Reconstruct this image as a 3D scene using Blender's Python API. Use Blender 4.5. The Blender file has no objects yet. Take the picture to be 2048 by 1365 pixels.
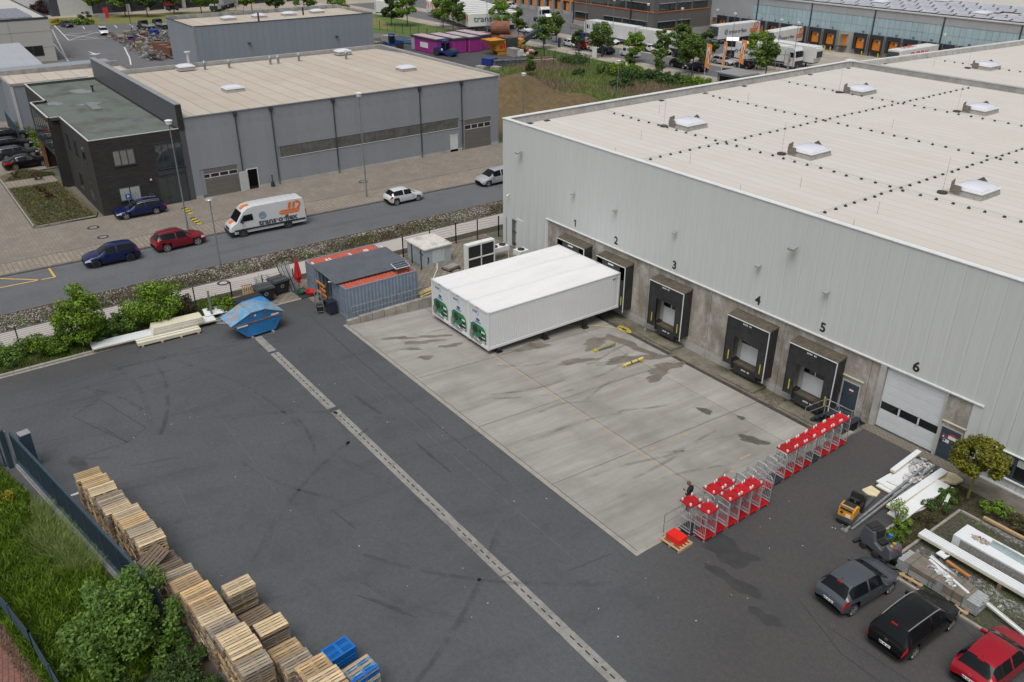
import bpy,bmesh,math,random
import numpy as np
from math import sin,cos,pi,radians,sqrt,atan2
from mathutils import Vector,Matrix
SC=bpy.context.scene
COL=SC.collection
rnd=random.Random(7)
# ---------------------------------------------------------------- camera, sky, sun, exposure
cam_d=bpy.data.cameras.new('camera')
cam=bpy.data.objects.new('camera',cam_d)
COL.objects.link(cam)
SC.camera=cam
yaw,pitch,roll=-0.93036,0.47920,0.0027
F=Vector((sin(yaw)*cos(pitch),cos(yaw)*cos(pitch),-sin(pitch)))
R_=Vector((cos(yaw),-sin(yaw),0.0))
U_=R_.cross(F)
R2=cos(roll)*R_+sin(roll)*U_
U2=-sin(roll)*R_+cos(roll)*U_
cam.matrix_world=Matrix(((R2.x,U2.x,-F.x,58.70),(R2.y,U2.y,-F.y,-42.80),(R2.z,U2.z,-F.z,27.70),(0,0,0,1)))
cam_d.sensor_width=36.0
cam_d.lens=1703.418/2048*36.0
cam_d.clip_start=0.5
cam_d.clip_end=2000.0
world=bpy.data.worlds.new('World')
SC.world=world
world.use_nodes=True
wn=world.node_tree
sky=wn.nodes.new('ShaderNodeTexSky')
sky.sky_type='NISHITA'
sky.sun_disc=False
SUN_EL,SUN_AZ=radians(64),radians(143)
sky.sun_elevation=SUN_EL
sky.sun_rotation=SUN_AZ
sky.dust_density=4.0
sky.air_density=1.0
hs=wn.nodes.new('ShaderNodeHueSaturation')
hs.inputs['Saturation'].default_value=0.28
bg=wn.nodes['Background']
bg.inputs['Strength'].default_value=0.085
wn.links.new(sky.outputs[0],hs.inputs['Color'])
wn.links.new(hs.outputs[0],bg.inputs['Color'])
sun_d=bpy.data.lights.new('sun','SUN')
sun_d.energy=1.45
sun_d.angle=radians(40)
sun_d.color=(1.0,0.965,0.92)
sun=bpy.data.objects.new('sun',sun_d)
COL.objects.link(sun)
sd=Vector((sin(SUN_AZ)*cos(SUN_EL),cos(SUN_AZ)*cos(SUN_EL),sin(SUN_EL)))
sun.rotation_euler=(-sd).to_track_quat('-Z','Y').to_euler()
sun.location=(0,0,60)
SC.view_settings.view_transform='Standard'
SC.view_settings.look='None'
SC.view_settings.gamma=1
SC.view_settings.use_curve_mapping=False
SC.view_settings.exposure=0.42
SC.cycles.use_denoising=True
SC.cycles.max_bounces=6
SC.cycles.diffuse_bounces=3
SC.cycles.glossy_bounces=3
SC.cycles.transparent_max_bounces=6
# ---------------------------------------------------------------- materials
MATS={}
def new_mat(name):
 m=bpy.data.materials.new(name)
 m.use_nodes=True
 MATS[name]=m
 return m,m.node_tree,m.node_tree.nodes['Principled BSDF']
def N(t,kind,**kw):
 n=t.nodes.new('ShaderNode'+kind)
 for k,v in kw.items():
  if k in n.inputs:
   n.inputs[k].default_value=v
  else:
   setattr(n,k,v)
 return n
def rgba(c):
 return (c[0],c[1],c[2],1.0)
def noise(t,vec,scale,detail=4,rough=.6,stretch=None):
 if stretch:
  mp=N(t,'Mapping')
  mp.inputs['Scale'].default_value=stretch
  t.links.new(vec,mp.inputs['Vector'])
  vec=mp.outputs[0]
 n=N(t,'TexNoise',Scale=scale,Detail=detail,Roughness=rough)
 t.links.new(vec,n.inputs['Vector'])
 return n.outputs['Fac']
def ramp(t,fac,stops):
 r=N(t,'ValToRGB')
 e=r.color_ramp.elements
 while len(e)<len(stops):
  e.new(0.5)
 for i,(p,c) in enumerate(stops):
  e[i].position=p
  e[i].color=rgba(c) if hasattr(c,'__len__') else (c,c,c,1)
 t.links.new(fac,r.inputs[0])
 return r.outputs[0]
def mix(t,a,b,fac,mode='MIX'):
 m=N(t,'MixRGB',blend_type=mode)
 for s,v in ((m.inputs[0],fac),(m.inputs[1],a),(m.inputs[2],b)):
  if isinstance(v,(int,float)):
   s.default_value=v
  elif isinstance(v,tuple):
   s.default_value=rgba(v)
  else:
   t.links.new(v,s)
 return m.outputs[0]
def coords(t,kind='Object'):
 return N(t,'TexCoord').outputs[kind]
def bump(t,b,h,strength=.3,dist=.02):
 n=N(t,'Bump',Strength=strength,Distance=dist)
 t.links.new(h,n.inputs['Height'])
 t.links.new(n.outputs[0],b.inputs['Normal'])
def M(name,col,rough=.7,metal=0.,var=.25,scale=2.,dirt=None,dirt_amt=.5,dirt_scale=.7,spec=.5,coat=0.,rand=0.,bmp=0.,bscale=30.,stretch=None,emit=0.):
 """painted / worn surface: base colour, tone noise, optional stain colour, optional tone per object"""
 m,t,b=new_mat(name)
 c=coords(t)
 col_o=None
 if var>0:
  f=noise(t,c,scale,5,.62,stretch)
  lo=tuple(x*(1-var) for x in col)
  hi=tuple(min(1,x*(1+var)) for x in col)
  col_o=ramp(t,f,[(.3,lo),(.7,hi)])
 if dirt:
  f=noise(t,c,dirt_scale,6,.7,stretch)
  f=ramp(t,f,[(.48,0),(.68,dirt_amt)])
  col_o=mix(t,col_o if col_o else col,dirt,f)
 if rand>0:
  oi=N(t,'ObjectInfo')
  v=ramp(t,oi.outputs['Random'],[(0,1-rand),(1,1+rand)])
  h=N(t,'MapRange')
  h.inputs[3].default_value=1-rand
  h.inputs[4].default_value=1+rand
  t.links.new(oi.outputs['Random'],h.inputs[0])
  hsv=N(t,'HueSaturation')
  t.links.new(h.outputs[0],hsv.inputs['Value'])
  if col_o:
   t.links.new(col_o,hsv.inputs['Color'])
  else:
   hsv.inputs['Color'].default_value=rgba(col)
  col_o=hsv.outputs[0]
 if col_o:
  t.links.new(col_o,b.inputs['Base Color'])
 else:
  b.inputs['Base Color'].default_value=rgba(col)
 b.inputs['Roughness'].default_value=rough
 b.inputs['Metallic'].default_value=metal
 b.inputs['Specular IOR Level'].default_value=spec
 b.inputs['Coat Weight'].default_value=coat
 b.inputs['Coat Roughness'].default_value=.06
 if bmp:
  bump(t,b,noise(t,c,bscale,3),bmp,.01)
 return m
def leaf_mat(name,c0,c1,c2,trans=.25):
 m,t,b=new_mat(name)
 g=N(t,'NewGeometry')
 col=ramp(t,g.outputs['Random Per Island'],[(0,c0),(.55,c1),(1,c2)])
 f=noise(t,coords(t),1.3,3)
 col=mix(t,col,c0,ramp(t,f,[(.42,.0),(.66,.65)]))
 t.links.new(col,b.inputs['Base Color'])
 b.inputs['Roughness'].default_value=.55
 b.inputs['Specular IOR Level'].default_value=.3
 tr=N(t,'BsdfTranslucent')
 t.links.new(col,tr.inputs[0])
 ms=N(t,'MixShader')
 ms.inputs[0].default_value=trans
 t.links.new(b.outputs[0],ms.inputs[1])
 t.links.new(tr.outputs[0],ms.inputs[2])
 t.links.new(ms.outputs[0],t.nodes['Material Output'].inputs[0])
 return m
def asphalt_mat(name,base,worn,dark,streak=(1,1,1),rot=0.,brown=None):
 m,t,b=new_mat(name)
 c=coords(t)
 big=noise(t,c,.07,4,.55)
 mid=noise(t,c,.45,6,.65)
 mp=N(t,'Mapping')
 mp.inputs['Rotation'].default_value=(0,0,rot)
 t.links.new(c,mp.inputs['Vector'])
 st=noise(t,mp.outputs[0],.6,5,.6,streak)
 fine=noise(t,c,14.,3,.7)
 grain=noise(t,c,55.,2,.8)
 col=ramp(t,big,[(.35,base),(.68,worn)])
 col=mix(t,col,dark,ramp(t,mid,[(.5,0),(.72,.55)]))
 col=mix(t,col,worn,ramp(t,st,[(.52,0),(.7,.45)]))
 col=mix(t,col,dark,ramp(t,st,[(.28,.6),(.42,0)]))
 if brown:
  sx=N(t,'SeparateXYZ')
  t.links.new(c,sx.inputs[0])
  a=N(t,'Math',operation='MULTIPLY_ADD')
  t.links.new(sx.outputs[1],a.inputs[0])
  a.inputs[1].default_value=1.0
  t.links.new(sx.outputs[0],a.inputs[2])
  a2=N(t,'Math',operation='MULTIPLY_ADD')
  t.links.new(big,a2.inputs[0])
  a2.inputs[1].default_value=9.0
  t.links.new(a.outputs[0],a2.inputs[2])
  mr=N(t,'MapRange')
  mr.inputs[1].default_value=21.0
  mr.inputs[2].default_value=28.0
  t.links.new(a2.outputs[0],mr.inputs[0])
  ml=N(t,'MapRange')
  ml.inputs[1].default_value=7.5
  ml.inputs[2].default_value=1.0
  a3=N(t,'Math',operation='MULTIPLY_ADD')
  t.links.new(big,a3.inputs[0])
  a3.inputs[1].default_value=6.0
  t.links.new(sx.outputs[0],a3.inputs[2])
  t.links.new(a3.outputs[0],ml.inputs[0])
  mx=N(t,'Math',operation='MAXIMUM')
  t.links.new(mr.outputs[0],mx.inputs[0])
  t.links.new(ml.outputs[0],mx.inputs[1])
  col=mix(t,col,mix(t,brown,dark,ramp(t,mid,[(.45,0),(.7,.6)])),mx.outputs[0])
 g=ramp(t,fine,[(.3,.82),(.7,1.18)])
 col=mix(t,col,g,1.,'MULTIPLY')
 g2=ramp(t,grain,[(.25,.68),(.75,1.34)])
 spk=noise(t,c,4.2,4,.75)
 col=mix(t,col,ramp(t,spk,[(.32,.88),(.68,1.12)]),1.,'MULTIPLY')
 col=mix(t,col,g2,1.,'MULTIPLY')
 t.links.new(col,b.inputs['Base Color'])
 t.links.new(ramp(t,mid,[(.3,.92),(.75,.7)]),b.inputs['Roughness'])
 b.inputs['Specular IOR Level'].default_value=.35
 bump(t,b,grain,.35,.01)
 return m
def brick_mat(name,c1,c2,joint,bw,bh,rot=0.,msize=.02,dirt=None,dirt_amt=.5,wall=False):
 m,t,b=new_mat(name)
 c=coords(t)
 if wall:
  sp=N(t,'SeparateXYZ')
  t.links.new(c,sp.inputs[0])
  ad=N(t,'Math',operation='ADD')
  t.links.new(sp.outputs[0],ad.inputs[0])
  t.links.new(sp.outputs[1],ad.inputs[1])
  cb=N(t,'CombineXYZ')
  t.links.new(ad.outputs[0],cb.inputs[0])
  t.links.new(sp.outputs[2],cb.inputs[1])
  c=cb.outputs[0]
 mp=N(t,'Mapping')
 mp.inputs['Rotation'].default_value=(0,0,rot)
 t.links.new(c,mp.inputs['Vector'])
 br=N(t,'TexBrick',Scale=1.0)
 br.inputs['Color1'].default_value=rgba(c1)
 br.inputs['Color2'].default_value=rgba(c2)
 br.inputs['Mortar'].default_value=rgba(joint)
 br.inputs['Mortar Size'].default_value=msize
 br.inputs['Brick Width'].default_value=bw
 br.inputs['Row Height'].default_value=bh
 t.links.new(mp.outputs[0],br.inputs['Vector'])
 col=br.outputs['Color']
 f=noise(t,c,.22,6,.65)
 col=mix(t,col,tuple(x*.62 for x in c1),ramp(t,f,[(.42,0),(.72,.7)]))
 if dirt:
  f2=noise(t,c,.6,6,.7)
  col=mix(t,col,dirt,ramp(t,f2,[(.42,0),(.66,dirt_amt)]))
 fg=ramp(t,noise(t,c,9.,3),[(.3,.86),(.7,1.14)])
 col=mix(t,col,fg,1.,'MULTIPLY')
 t.links.new(col,b.inputs['Base Color'])
 b.inputs['Roughness'].default_value=.88
 bump(t,b,br.outputs['Fac'],-.3,.01)
 return m
def roof_mat(name,base,alt,line,pitch,axis,dirt,dirt_amt=.45):
 """roofing membrane: strips with lapped seams along one axis, blotched by weather"""
 m,t,b=new_mat(name)
 c=coords(t)
 sx=N(t,'SeparateXYZ')
 t.links.new(c,sx.inputs[0])
 wob=N(t,'MapRange')
 wob.inputs[3].default_value=-.12
 wob.inputs[4].default_value=.12
 t.links.new(noise(t,c,.35,2),wob.inputs[0])
 a=N(t,'Math',operation='ADD')
 t.links.new(sx.outputs[axis],a.inputs[0])
 t.links.new(wob.outputs[0],a.inputs[1])
 d=N(t,'Math',operation='DIVIDE')
 t.links.new(a.outputs[0],d.inputs[0])
 d.inputs[1].default_value=pitch
 fl=N(t,'Math',operation='FLOOR')
 fr=N(t,'Math',operation='FRACT')
 t.links.new(d.outputs[0],fl.inputs[0])
 t.links.new(d.outputs[0],fr.inputs[0])
 wn_=N(t,'TexWhiteNoise',noise_dimensions='1D')
 t.links.new(fl.outputs[0],wn_.inputs['W'])
 col=mix(t,base,alt,wn_.outputs['Value'])
 col=mix(t,line,col,ramp(t,fr.outputs[0],[(0,.0),(.02,.0),(.09,1)]))
 f=noise(t,c,.5,7,.68)
 col=mix(t,col,dirt,ramp(t,f,[(.46,0),(.72,dirt_amt)]))
 f3=noise(t,c,.12,4,.6)
 col=mix(t,col,dirt,ramp(t,f3,[(.45,0),(.75,dirt_amt*.7)]))
 g=ramp(t,noise(t,c,16.,3,.7),[(.3,.93),(.7,1.06)])
 col=mix(t,col,g,1.,'MULTIPLY')
 t.links.new(col,b.inputs['Base Color'])
 b.inputs['Roughness'].default_value=.85
 b.inputs['Specular IOR Level'].default_value=.25
 return m
 # ---------------------------------------------------------------- mesh builder
class MB:
 def __init__(s):
  s.v,s.f,s.m=[],[],[]
 def add(s,vs,fs,mi=0):
  o=len(s.v)
  s.v+=[tuple(p) for p in vs]
  s.f+=[tuple(i+o for i in f) for f in fs]
  s.m+=[mi]*len(fs)
  return s
 def box(s,x0,x1,y0,y1,z0,z1,mi=0):
  return s.add([(x0,y0,z0),(x1,y0,z0),(x1,y1,z0),(x0,y1,z0),(x0,y0,z1),(x1,y0,z1),(x1,y1,z1),(x0,y1,z1)],[(0,3,2,1),(4,5,6,7),(0,1,5,4),(1,2,6,5),(2,3,7,6),(3,0,4,7)],mi)
 def ob(s,c,size,rz=0.,ry=0.,rx=0.,mi=0):
  mt=Matrix.Translation(c)@Matrix.Rotation(rz,4,'Z')@Matrix.Rotation(ry,4,'Y')@Matrix.Rotation(rx,4,'X')
  h=[x/2 for x in size]
  b=MB().box(-h[0],h[0],-h[1],h[1],-h[2],h[2])
  return s.add([mt@Vector(p) for p in b.v],b.f,mi)
 def beam(s,p,q,w,h=None,mi=0,up=(0,0,1)):
  p,q=Vector(p),Vector(q)
  d=(q-p).normalized()
  u=Vector(up)
  if abs(d.dot(u))>.95:
   u=Vector((1,0,0))
  r=d.cross(u).normalized()
  u=r.cross(d)
  r,u=r*w/2,u*(h or w)/2
  vs=[p-r-u,p+r-u,p+r+u,p-r+u,q-r-u,q+r-u,q+r+u,q-r+u]
  return s.add(vs,[(0,1,2,3),(7,6,5,4),(0,4,5,1),(1,5,6,2),(2,6,7,3),(3,7,4,0)],mi)
 def cyl(s,p,q,r,r2=None,n=10,mi=0,cap=True):
  p,q=Vector(p),Vector(q)
  r2=r if r2 is None else r2
  d=(q-p).normalized()
  u=Vector((0,0,1)) if abs(d.z)<.95 else Vector((1,0,0))
  a=d.cross(u).normalized()
  b=a.cross(d)
  vs=[]
  for i in range(n):
   t=2*pi*i/n
   e=a*cos(t)+b*sin(t)
   vs+=[p+e*r,q+e*r2]
  fs=[(2*i,2*((i+1)%n),2*((i+1)%n)+1,2*i+1) for i in range(n)]
  if cap:
   fs+=[tuple(2*i for i in range(n))[::-1],tuple(2*i+1 for i in range(n))]
  return s.add(vs,fs,mi)
 def tube(s,pts,r,n=6,mi=0):
  for a,b in zip(pts,pts[1:]):
   s.cyl(a,b,r,n=n,mi=mi)
  return s
 def prism(s,pts,z0,z1,mi=0):
  n=len(pts)
  vs=[(x,y,z0) for x,y in pts]+[(x,y,z1) for x,y in pts]
  fs=[tuple(range(n))[::-1],tuple(range(n,2*n))]+[(i,(i+1)%n,n+(i+1)%n,n+i) for i in range(n)]
  return s.add(vs,fs,mi)
 def prism_y(s,pts,y0,y1,mi=0):
  n=len(pts)
  vs=[(x,y0,z) for x,z in pts]+[(x,y1,z) for x,z in pts]
  fs=[tuple(range(n)),tuple(range(n,2*n))[::-1]]+[(i,n+i,n+(i+1)%n,(i+1)%n) for i in range(n)]
  return s.add(vs,fs,mi)
 def prism_x(s,pts,x0,x1,mi=0):
  n=len(pts)
  vs=[(x0,y,z) for y,z in pts]+[(x1,y,z) for y,z in pts]
  fs=[tuple(range(n))[::-1],tuple(range(n,2*n))]+[(i,(i+1)%n,n+(i+1)%n,n+i) for i in range(n)]
  return s.add(vs,fs,mi)
 def lathe(s,prof,c=(0,0,0),n=16,axis='Z',mi=0):
  vs,fs=[],[]
  k=len(prof)
  for i in range(n):
   t=2*pi*i/n
   for r,z in prof:
    p=(r*cos(t),r*sin(t),z)
    if axis=='Y':
     p=(p[0],p[2],p[1])
    elif axis=='X':
     p=(p[2],p[0],p[1])
    vs.append((p[0]+c[0],p[1]+c[1],p[2]+c[2]))
  for i in range(n):
   j=(i+1)%n
   fs+=[(i*k+a,j*k+a,j*k+a+1,i*k+a+1) for a in range(k-1)]
  return s.add(vs,fs,mi)
 def poly(s,pts,mi=0):
  return s.add(pts,[tuple(range(len(pts)))],mi)
 def mesh(s,name,mats):
  me=bpy.data.meshes.new(name)
  me.from_pydata(s.v,[],s.f)
  for m in (mats if isinstance(mats,(list,tuple)) else [mats]):
   me.materials.append(m)
  if any(s.m):
   me.polygons.foreach_set('material_index',s.m)
  return me
 def build(s,name,mats,parent=None,loc=None,rz=0.,smooth=False,bev=0.,seg=2):
  me=s.mesh(name,mats)
  if smooth or bev:
   b=bmesh.new()
   b.from_mesh(me)
   bmesh.ops.recalc_face_normals(b,faces=b.faces)
   b.to_mesh(me)
   b.free()
  if smooth:
   me.polygons.foreach_set('use_smooth',[True]*len(me.polygons))
   try:
    me.set_sharp_from_angle(angle=radians(40))
   except Exception:
    pass
  o=inst(me,name,parent,loc,rz)
  if bev:
   md=o.modifiers.new('edge','BEVEL')
   md.width=bev
   md.segments=seg
   md.limit_method='ANGLE'
  return o
def inst(me,name,parent=None,loc=None,rz=0.,mat=None):
 o=bpy.data.objects.new(name,me)
 COL.objects.link(o)
 if parent:
  o.parent=parent
 if loc is not None:
  o.location=loc
 if rz:
  o.rotation_euler=(0,0,rz)
 if mat:
  o.material_slots[0].link='OBJECT'
  o.material_slots[0].material=mat
 return o
def tag(o,label=None,cat=None,group=None,kind=None):
 if label:o['label']=label
 if cat:o['category']=cat
 if group:o['group']=group
 if kind:o['kind']=kind
 return o
def thing(name,label,cat,loc=(0,0,0),rz=0.,group=None,rot=None):
 o=bpy.data.objects.new(name,None)
 o.empty_display_size=.3
 COL.objects.link(o)
 o.location=loc
 o.rotation_euler=rot or (0,0,rz)
 return tag(o,label,cat,group)
def dup(root,loc,rz=None,label=None,group=None):
 r=root.copy()
 COL.objects.link(r)
 r.location=loc
 if rz is not None:
  r.rotation_euler=(0,0,rz)
 if label:r['label']=label
 if group:r['group']=group
 for ch in list(root.children):
  c=ch.copy()
  COL.objects.link(c)
  c.parent=r
  for g in list(ch.children):
   d=g.copy()
   COL.objects.link(d)
   d.parent=c
 return r
def ground(name,pts,z,mat,kind='structure'):
 return tag(MB().poly([(x,y,z) for x,y in pts]).build(name,mat),kind=kind)
def rect(x0,x1,y0,y1):
 return [(x0,y0),(x1,y0),(x1,y1),(x0,y1)]
def text_mesh(s,size,mat,align='CENTER',depth=.004,bold=0.):
 cu=bpy.data.curves.new('text','FONT')
 cu.body=s
 cu.size=size
 cu.align_x=align
 cu.extrude=depth
 cu.offset=bold
 cu.resolution_u=3
 o=bpy.data.objects.new('text',cu)
 COL.objects.link(o)
 dg=bpy.context.evaluated_depsgraph_get()
 me=bpy.data.meshes.new_from_object(o.evaluated_get(dg))
 bpy.data.objects.remove(o)
 me.materials.clear()
 me.materials.append(mat)
 return me
def put_text(name,s,size,mat,parent,loc,rot,bold=0.,align='CENTER',sx=1.,label=None):
 o=inst(text_mesh(s,size,mat,align,bold=bold),name,parent,loc)
 o.rotation_euler=rot
 o.scale=(sx,1,1)
 return o
def bulk(name,verts,faces_n,mat,parent=None,loc=None,smooth=False):
 """many equal polygons from a numpy array of shape (count * faces_n, 3)"""
 n=len(verts)
 me=bpy.data.meshes.new(name)
 me.vertices.add(n)
 me.vertices.foreach_set('co',verts.astype(np.float32).ravel())
 k=n//faces_n
 me.loops.add(n)
 me.loops.foreach_set('vertex_index',np.arange(n,dtype=np.int32))
 me.polygons.add(k)
 me.polygons.foreach_set('loop_start',np.arange(0,n,faces_n,dtype=np.int32))
 me.update(calc_edges=True)
 me.materials.append(mat)
 return me if parent=='MESH' else inst(me,name,parent,loc)
NP=np.random.default_rng(5)
def unit(n,g=None):
 v=(g or NP).normal(size=(n,3))
 return v/np.linalg.norm(v,axis=1,keepdims=True)
def leaves(clumps,n,size,flat=.35,g=None,shell=.55):
 """leaf-sized four-point blades through the volume of a set of ellipsoid clumps"""
 g=g or NP
 cl=np.array([c[:3] for c in clumps],float)
 rr=np.array([c[3:6] if len(c)>=6 else (c[3],)*3 for c in clumps],float)
 w=rr.prod(1)**(2/3)
 k=g.choice(len(cl),n,p=w/w.sum())
 d=unit(n,g)
 rad=shell+(1.08-shell)*g.random((n,1))**.6
 pos=cl[k]+d*rr[k]*rad
 nor=d*.6+unit(n,g)*.7
 nor[:,2]+=flat
 nor/=np.linalg.norm(nor,axis=1,keepdims=True)
 a=np.cross(nor,unit(n,g))
 a/=np.linalg.norm(a,axis=1,keepdims=True)+1e-9
 b=np.cross(nor,a)
 s=size*(.6+.8*g.random((n,1)))
 v=np.stack([pos-a*s,pos+b*s*.55,pos+a*s,pos-b*s*.55],1)
 return v.reshape(-1,3)
def blades(pts,h,w,g=None,lean=.35):
 """grass: one thin triangle per root point"""
 g=g or NP
 n=len(pts)
 hh=h*(.5+g.random((n,1)))
 t=g.random(n)*2*pi
 a=np.stack([np.cos(t),np.sin(t),np.zeros(n)],1)*w
 tip=np.concatenate([g.normal(size=(n,2))*lean,np.ones((n,1))],1)*hh
 return np.stack([pts-a,pts+a,pts+tip],1).reshape(-1,3)
def in_rect(n,x0,x1,y0,y1,z=0.,g=None):
 g=g or NP
 return np.stack([g.uniform(x0,x1,n),g.uniform(y0,y1,n),np.full(n,z)],1)
def in_quad(n,q,z=0.,g=None):
 g=g or NP
 u,v=g.random((n,1)),g.random((n,1))
 q=np.array(q,float)
 p=(1-u)*(1-v)*q[0]+u*(1-v)*q[1]+u*v*q[2]+(1-u)*v*q[3]
 return np.concatenate([p,np.full((n,1),z)],1)
 # ================================================================ MATERIALS
m_asph=asphalt_mat('yard_asphalt',(.067,.071,.077),(.086,.090,.096),(.048,.0505,.055),(.9,.12,1),radians(8),(.064,.061,.060))
m_road=asphalt_mat('road_asphalt',(.102,.108,.118),(.122,.128,.137),(.072,.075,.081),(1,.06,1))
m_lot=asphalt_mat('lot_asphalt',(.115,.117,.125),(.14,.142,.15),(.07,.072,.078),(.12,1,1))
m_lotdark=asphalt_mat('dark_asphalt',(.055,.057,.062),(.075,.077,.082),(.035,.036,.04))
m_pave=brick_mat('forecourt_paver',(.275,.24,.20),(.225,.197,.165),(.14,.125,.108),.44,.22,radians(45),.025,(.14,.125,.105),.5)
m_pave2=brick_mat('sidewalk_paver',(.31,.27,.22),(.25,.21,.17),(.12,.10,.085),.4,.4,0,.03,(.15,.13,.11),.45)
m_pave3=brick_mat('backyard_paver',(.27,.23,.18),(.20,.17,.135),(.09,.085,.07),.45,.45,radians(45),.03,(.10,.095,.08),.65)
m_redpave=brick_mat('red_paver',(.24,.10,.075),(.19,.085,.07),(.09,.05,.045),.42,.21,radians(8),.02,(.10,.055,.05),.5)
m_dkpave=brick_mat('mossy_paver',(.085,.075,.06),(.065,.06,.05),(.03,.034,.02),.42,.21,0,.03,(.06,.07,.02),.5)
m_beige=M('beige_paving',(.34,.30,.25),.9,var=.18,scale=.15,dirt=(.20,.175,.15),dirt_amt=.6,dirt_scale=.2)
m_path=M('concrete_path',(.40,.37,.345),.9,var=.10,scale=.5,dirt=(.25,.225,.21),dirt_amt=.4,dirt_scale=.5)
m_kerb=M('kerb_concrete',(.30,.28,.245),.9,var=.2,scale=3,dirt=(.12,.115,.10),dirt_amt=.5,dirt_scale=1.5)
m_strip=M('drain_concrete',(.25,.24,.225),.88,var=.15,scale=2,dirt=(.10,.095,.09),dirt_amt=.55,dirt_scale=.6)
m_soil=M('soil',(.055,.042,.03),.95,var=.45,scale=4,dirt=(.035,.045,.015),dirt_amt=.7,dirt_scale=1.5,bmp=.5)
m_meadow=M('meadow_ground',(.085,.085,.035),.95,var=.35,scale=.5,dirt=(.10,.075,.05),dirt_amt=.7,dirt_scale=.25)
m_earth=M('bare_earth',(.125,.085,.042),.95,var=.3,scale=1.2,dirt=(.09,.095,.035),dirt_amt=.45,dirt_scale=.4,bmp=.6,bscale=8)
m_lawn=M('lawn',(.075,.125,.022),.9,var=.25,scale=2,dirt=(.12,.13,.03),dirt_amt=.6,dirt_scale=.3)
m_lawndry=M('dry_lawn',(.16,.16,.045),.9,var=.25,scale=2,dirt=(.10,.13,.03),dirt_amt=.6,dirt_scale=.3)
m_white=M('white_line',(.62,.62,.60),.8,var=.2,scale=5,dirt=(.15,.15,.15),dirt_amt=.5,dirt_scale=3)
m_yellow=M('yellow_line',(.40,.31,.16),.8,var=.2,scale=5,dirt=(.27,.25,.21),dirt_amt=.95,dirt_scale=1.2)
m_tar=M('tar',(.028,.028,.03),.7,var=.3,scale=3)
m_tarlt=M('light_seam',(.092,.095,.10),.85,var=.3,scale=2)
m_dark=M('dark_gap',(.012,.012,.012),.9,var=0)
m_steel=M('galvanised_steel',(.42,.44,.45),.45,.75,var=.2,scale=4)
m_dksteel=M('dark_steel',(.05,.06,.07),.5,.3,var=.2,scale=4)
m_black=M('black_rubber',(.018,.018,.019),.75,var=.3,scale=4)
m_stone=M('stones',(.24,.225,.21),.9,var=.5,scale=9,rand=.0)
m_wet=M('wet_concrete',(.165,.15,.125),.5,var=.25,scale=1.2,spec=.5)
m_oil=M('oil_stain',(.10,.093,.082),.6,var=.3,scale=3)
def slab_mat():
 m,t,b=new_mat('pit_concrete')
 c=coords(t)
 st=noise(t,c,.9,6,.66,(1.3,.1,1))
 st2=noise(t,c,2.6,4,.6,(1.2,.05,1))
 bl=noise(t,c,.33,5,.6)
 sp=noise(t,c,2.2,6,.75)
 col=ramp(t,st,[(.3,(.235,.222,.20)),(.5,(.30,.286,.262)),(.7,(.355,.342,.318))])
 col=mix(t,col,(.185,.175,.16),ramp(t,st2,[(.55,0),(.72,.38)]))
 col=mix(t,col,(.20,.19,.17),ramp(t,bl,[(.45,0),(.7,.7)]))
 col=mix(t,col,(.38,.36,.325),ramp(t,sp,[(.58,0),(.75,.4)]))
 sx=N(t,'SeparateXYZ')
 t.links.new(c,sx.inputs[0])
 g=ramp(t,noise(t,c,26,3,.75),[(.3,.88),(.7,1.12)])
 col=mix(t,col,g,1.,'MULTIPLY')
 oi=N(t,'ObjectInfo')
 col=mix(t,col,ramp(t,oi.outputs['Random'],[(0,.9),(1,1.06)]),1.,'MULTIPLY')
 t.links.new(col,b.inputs['Base Color'])
 b.inputs['Roughness'].default_value=.82
 return m
m_slab=slab_mat()
m_apron=M('mossy_concrete',(.16,.145,.115),.85,var=.3,scale=1.5,dirt=(.065,.065,.025),dirt_amt=.85,dirt_scale=.55)
m_ret=M('retaining_concrete',(.33,.305,.265),.88,var=.2,scale=1.4,dirt=(.16,.145,.115),dirt_amt=.5,dirt_scale=.9,rand=.08)
# ================================================================ GROUND SHEETS
PX0,PX1,PY0=6.9,37.0,-19.1
def pz(y):
 return -1.2*(min(y,0)-PY0)/-PY0
gm=MB()
B0=900
for x0,x1,y0,y1 in ((-B0,B0,-B0,PY0),(-B0,PX0,PY0,0),(PX1,B0,PY0,0),(-B0,B0,0,B0)):
 gm.poly([(x0,y0,-.03),(x1,y0,-.03),(x1,y1,-.03),(x0,y1,-.03)])
tag(gm.build('ground',M('far_ground',(.12,.12,.09),.95,var=.3,scale=.05,dirt=(.07,.09,.03),dirt_amt=.7,dirt_scale=.02)),kind='structure')
ya=MB()
for pts in ([(.35,-75),(100,-75),(100,PY0-.3),(.35,PY0-.3)],[(37.25,PY0-.3),(100,PY0-.3),(100,-.02),(37.25,-.02)],[(1.75,PY0-.3),(PX0-.3,PY0-.3),(PX0-.3,-12.2),(1.75,-12.2)]):
 ya.poly([(x,y,0) for x,y in pts])
tag(ya.build('yard_asphalt',m_asph),kind='structure')
ground('back_yard_paving',[(-3.0,-24.6),(1.75,-24.6),(1.75,-12.2),(6.55,-12.2),(6.55,-.02),(-3.0,-.02)],-.004,m_pave3)
ground('planting_strip',[(-4.1,-70),(.1,-70),(.1,-24.6),(-3.0,-24.6),(-3.0,4),(-4.1,4)],-.008,m_soil)
ground('footpath',rect(-6.7,-4.1,-70,40),-.006,m_path)
ground('gravel_bed',rect(-10.0,-6.7,-90,40),-.012,m_soil)
RX=lambda y:-17.0+.035*(y+10)
ground('road',[(-10.0,-90),(-10.0,70),(RX(70),70),(RX(-90),-90)],0.0,m_road)
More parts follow.
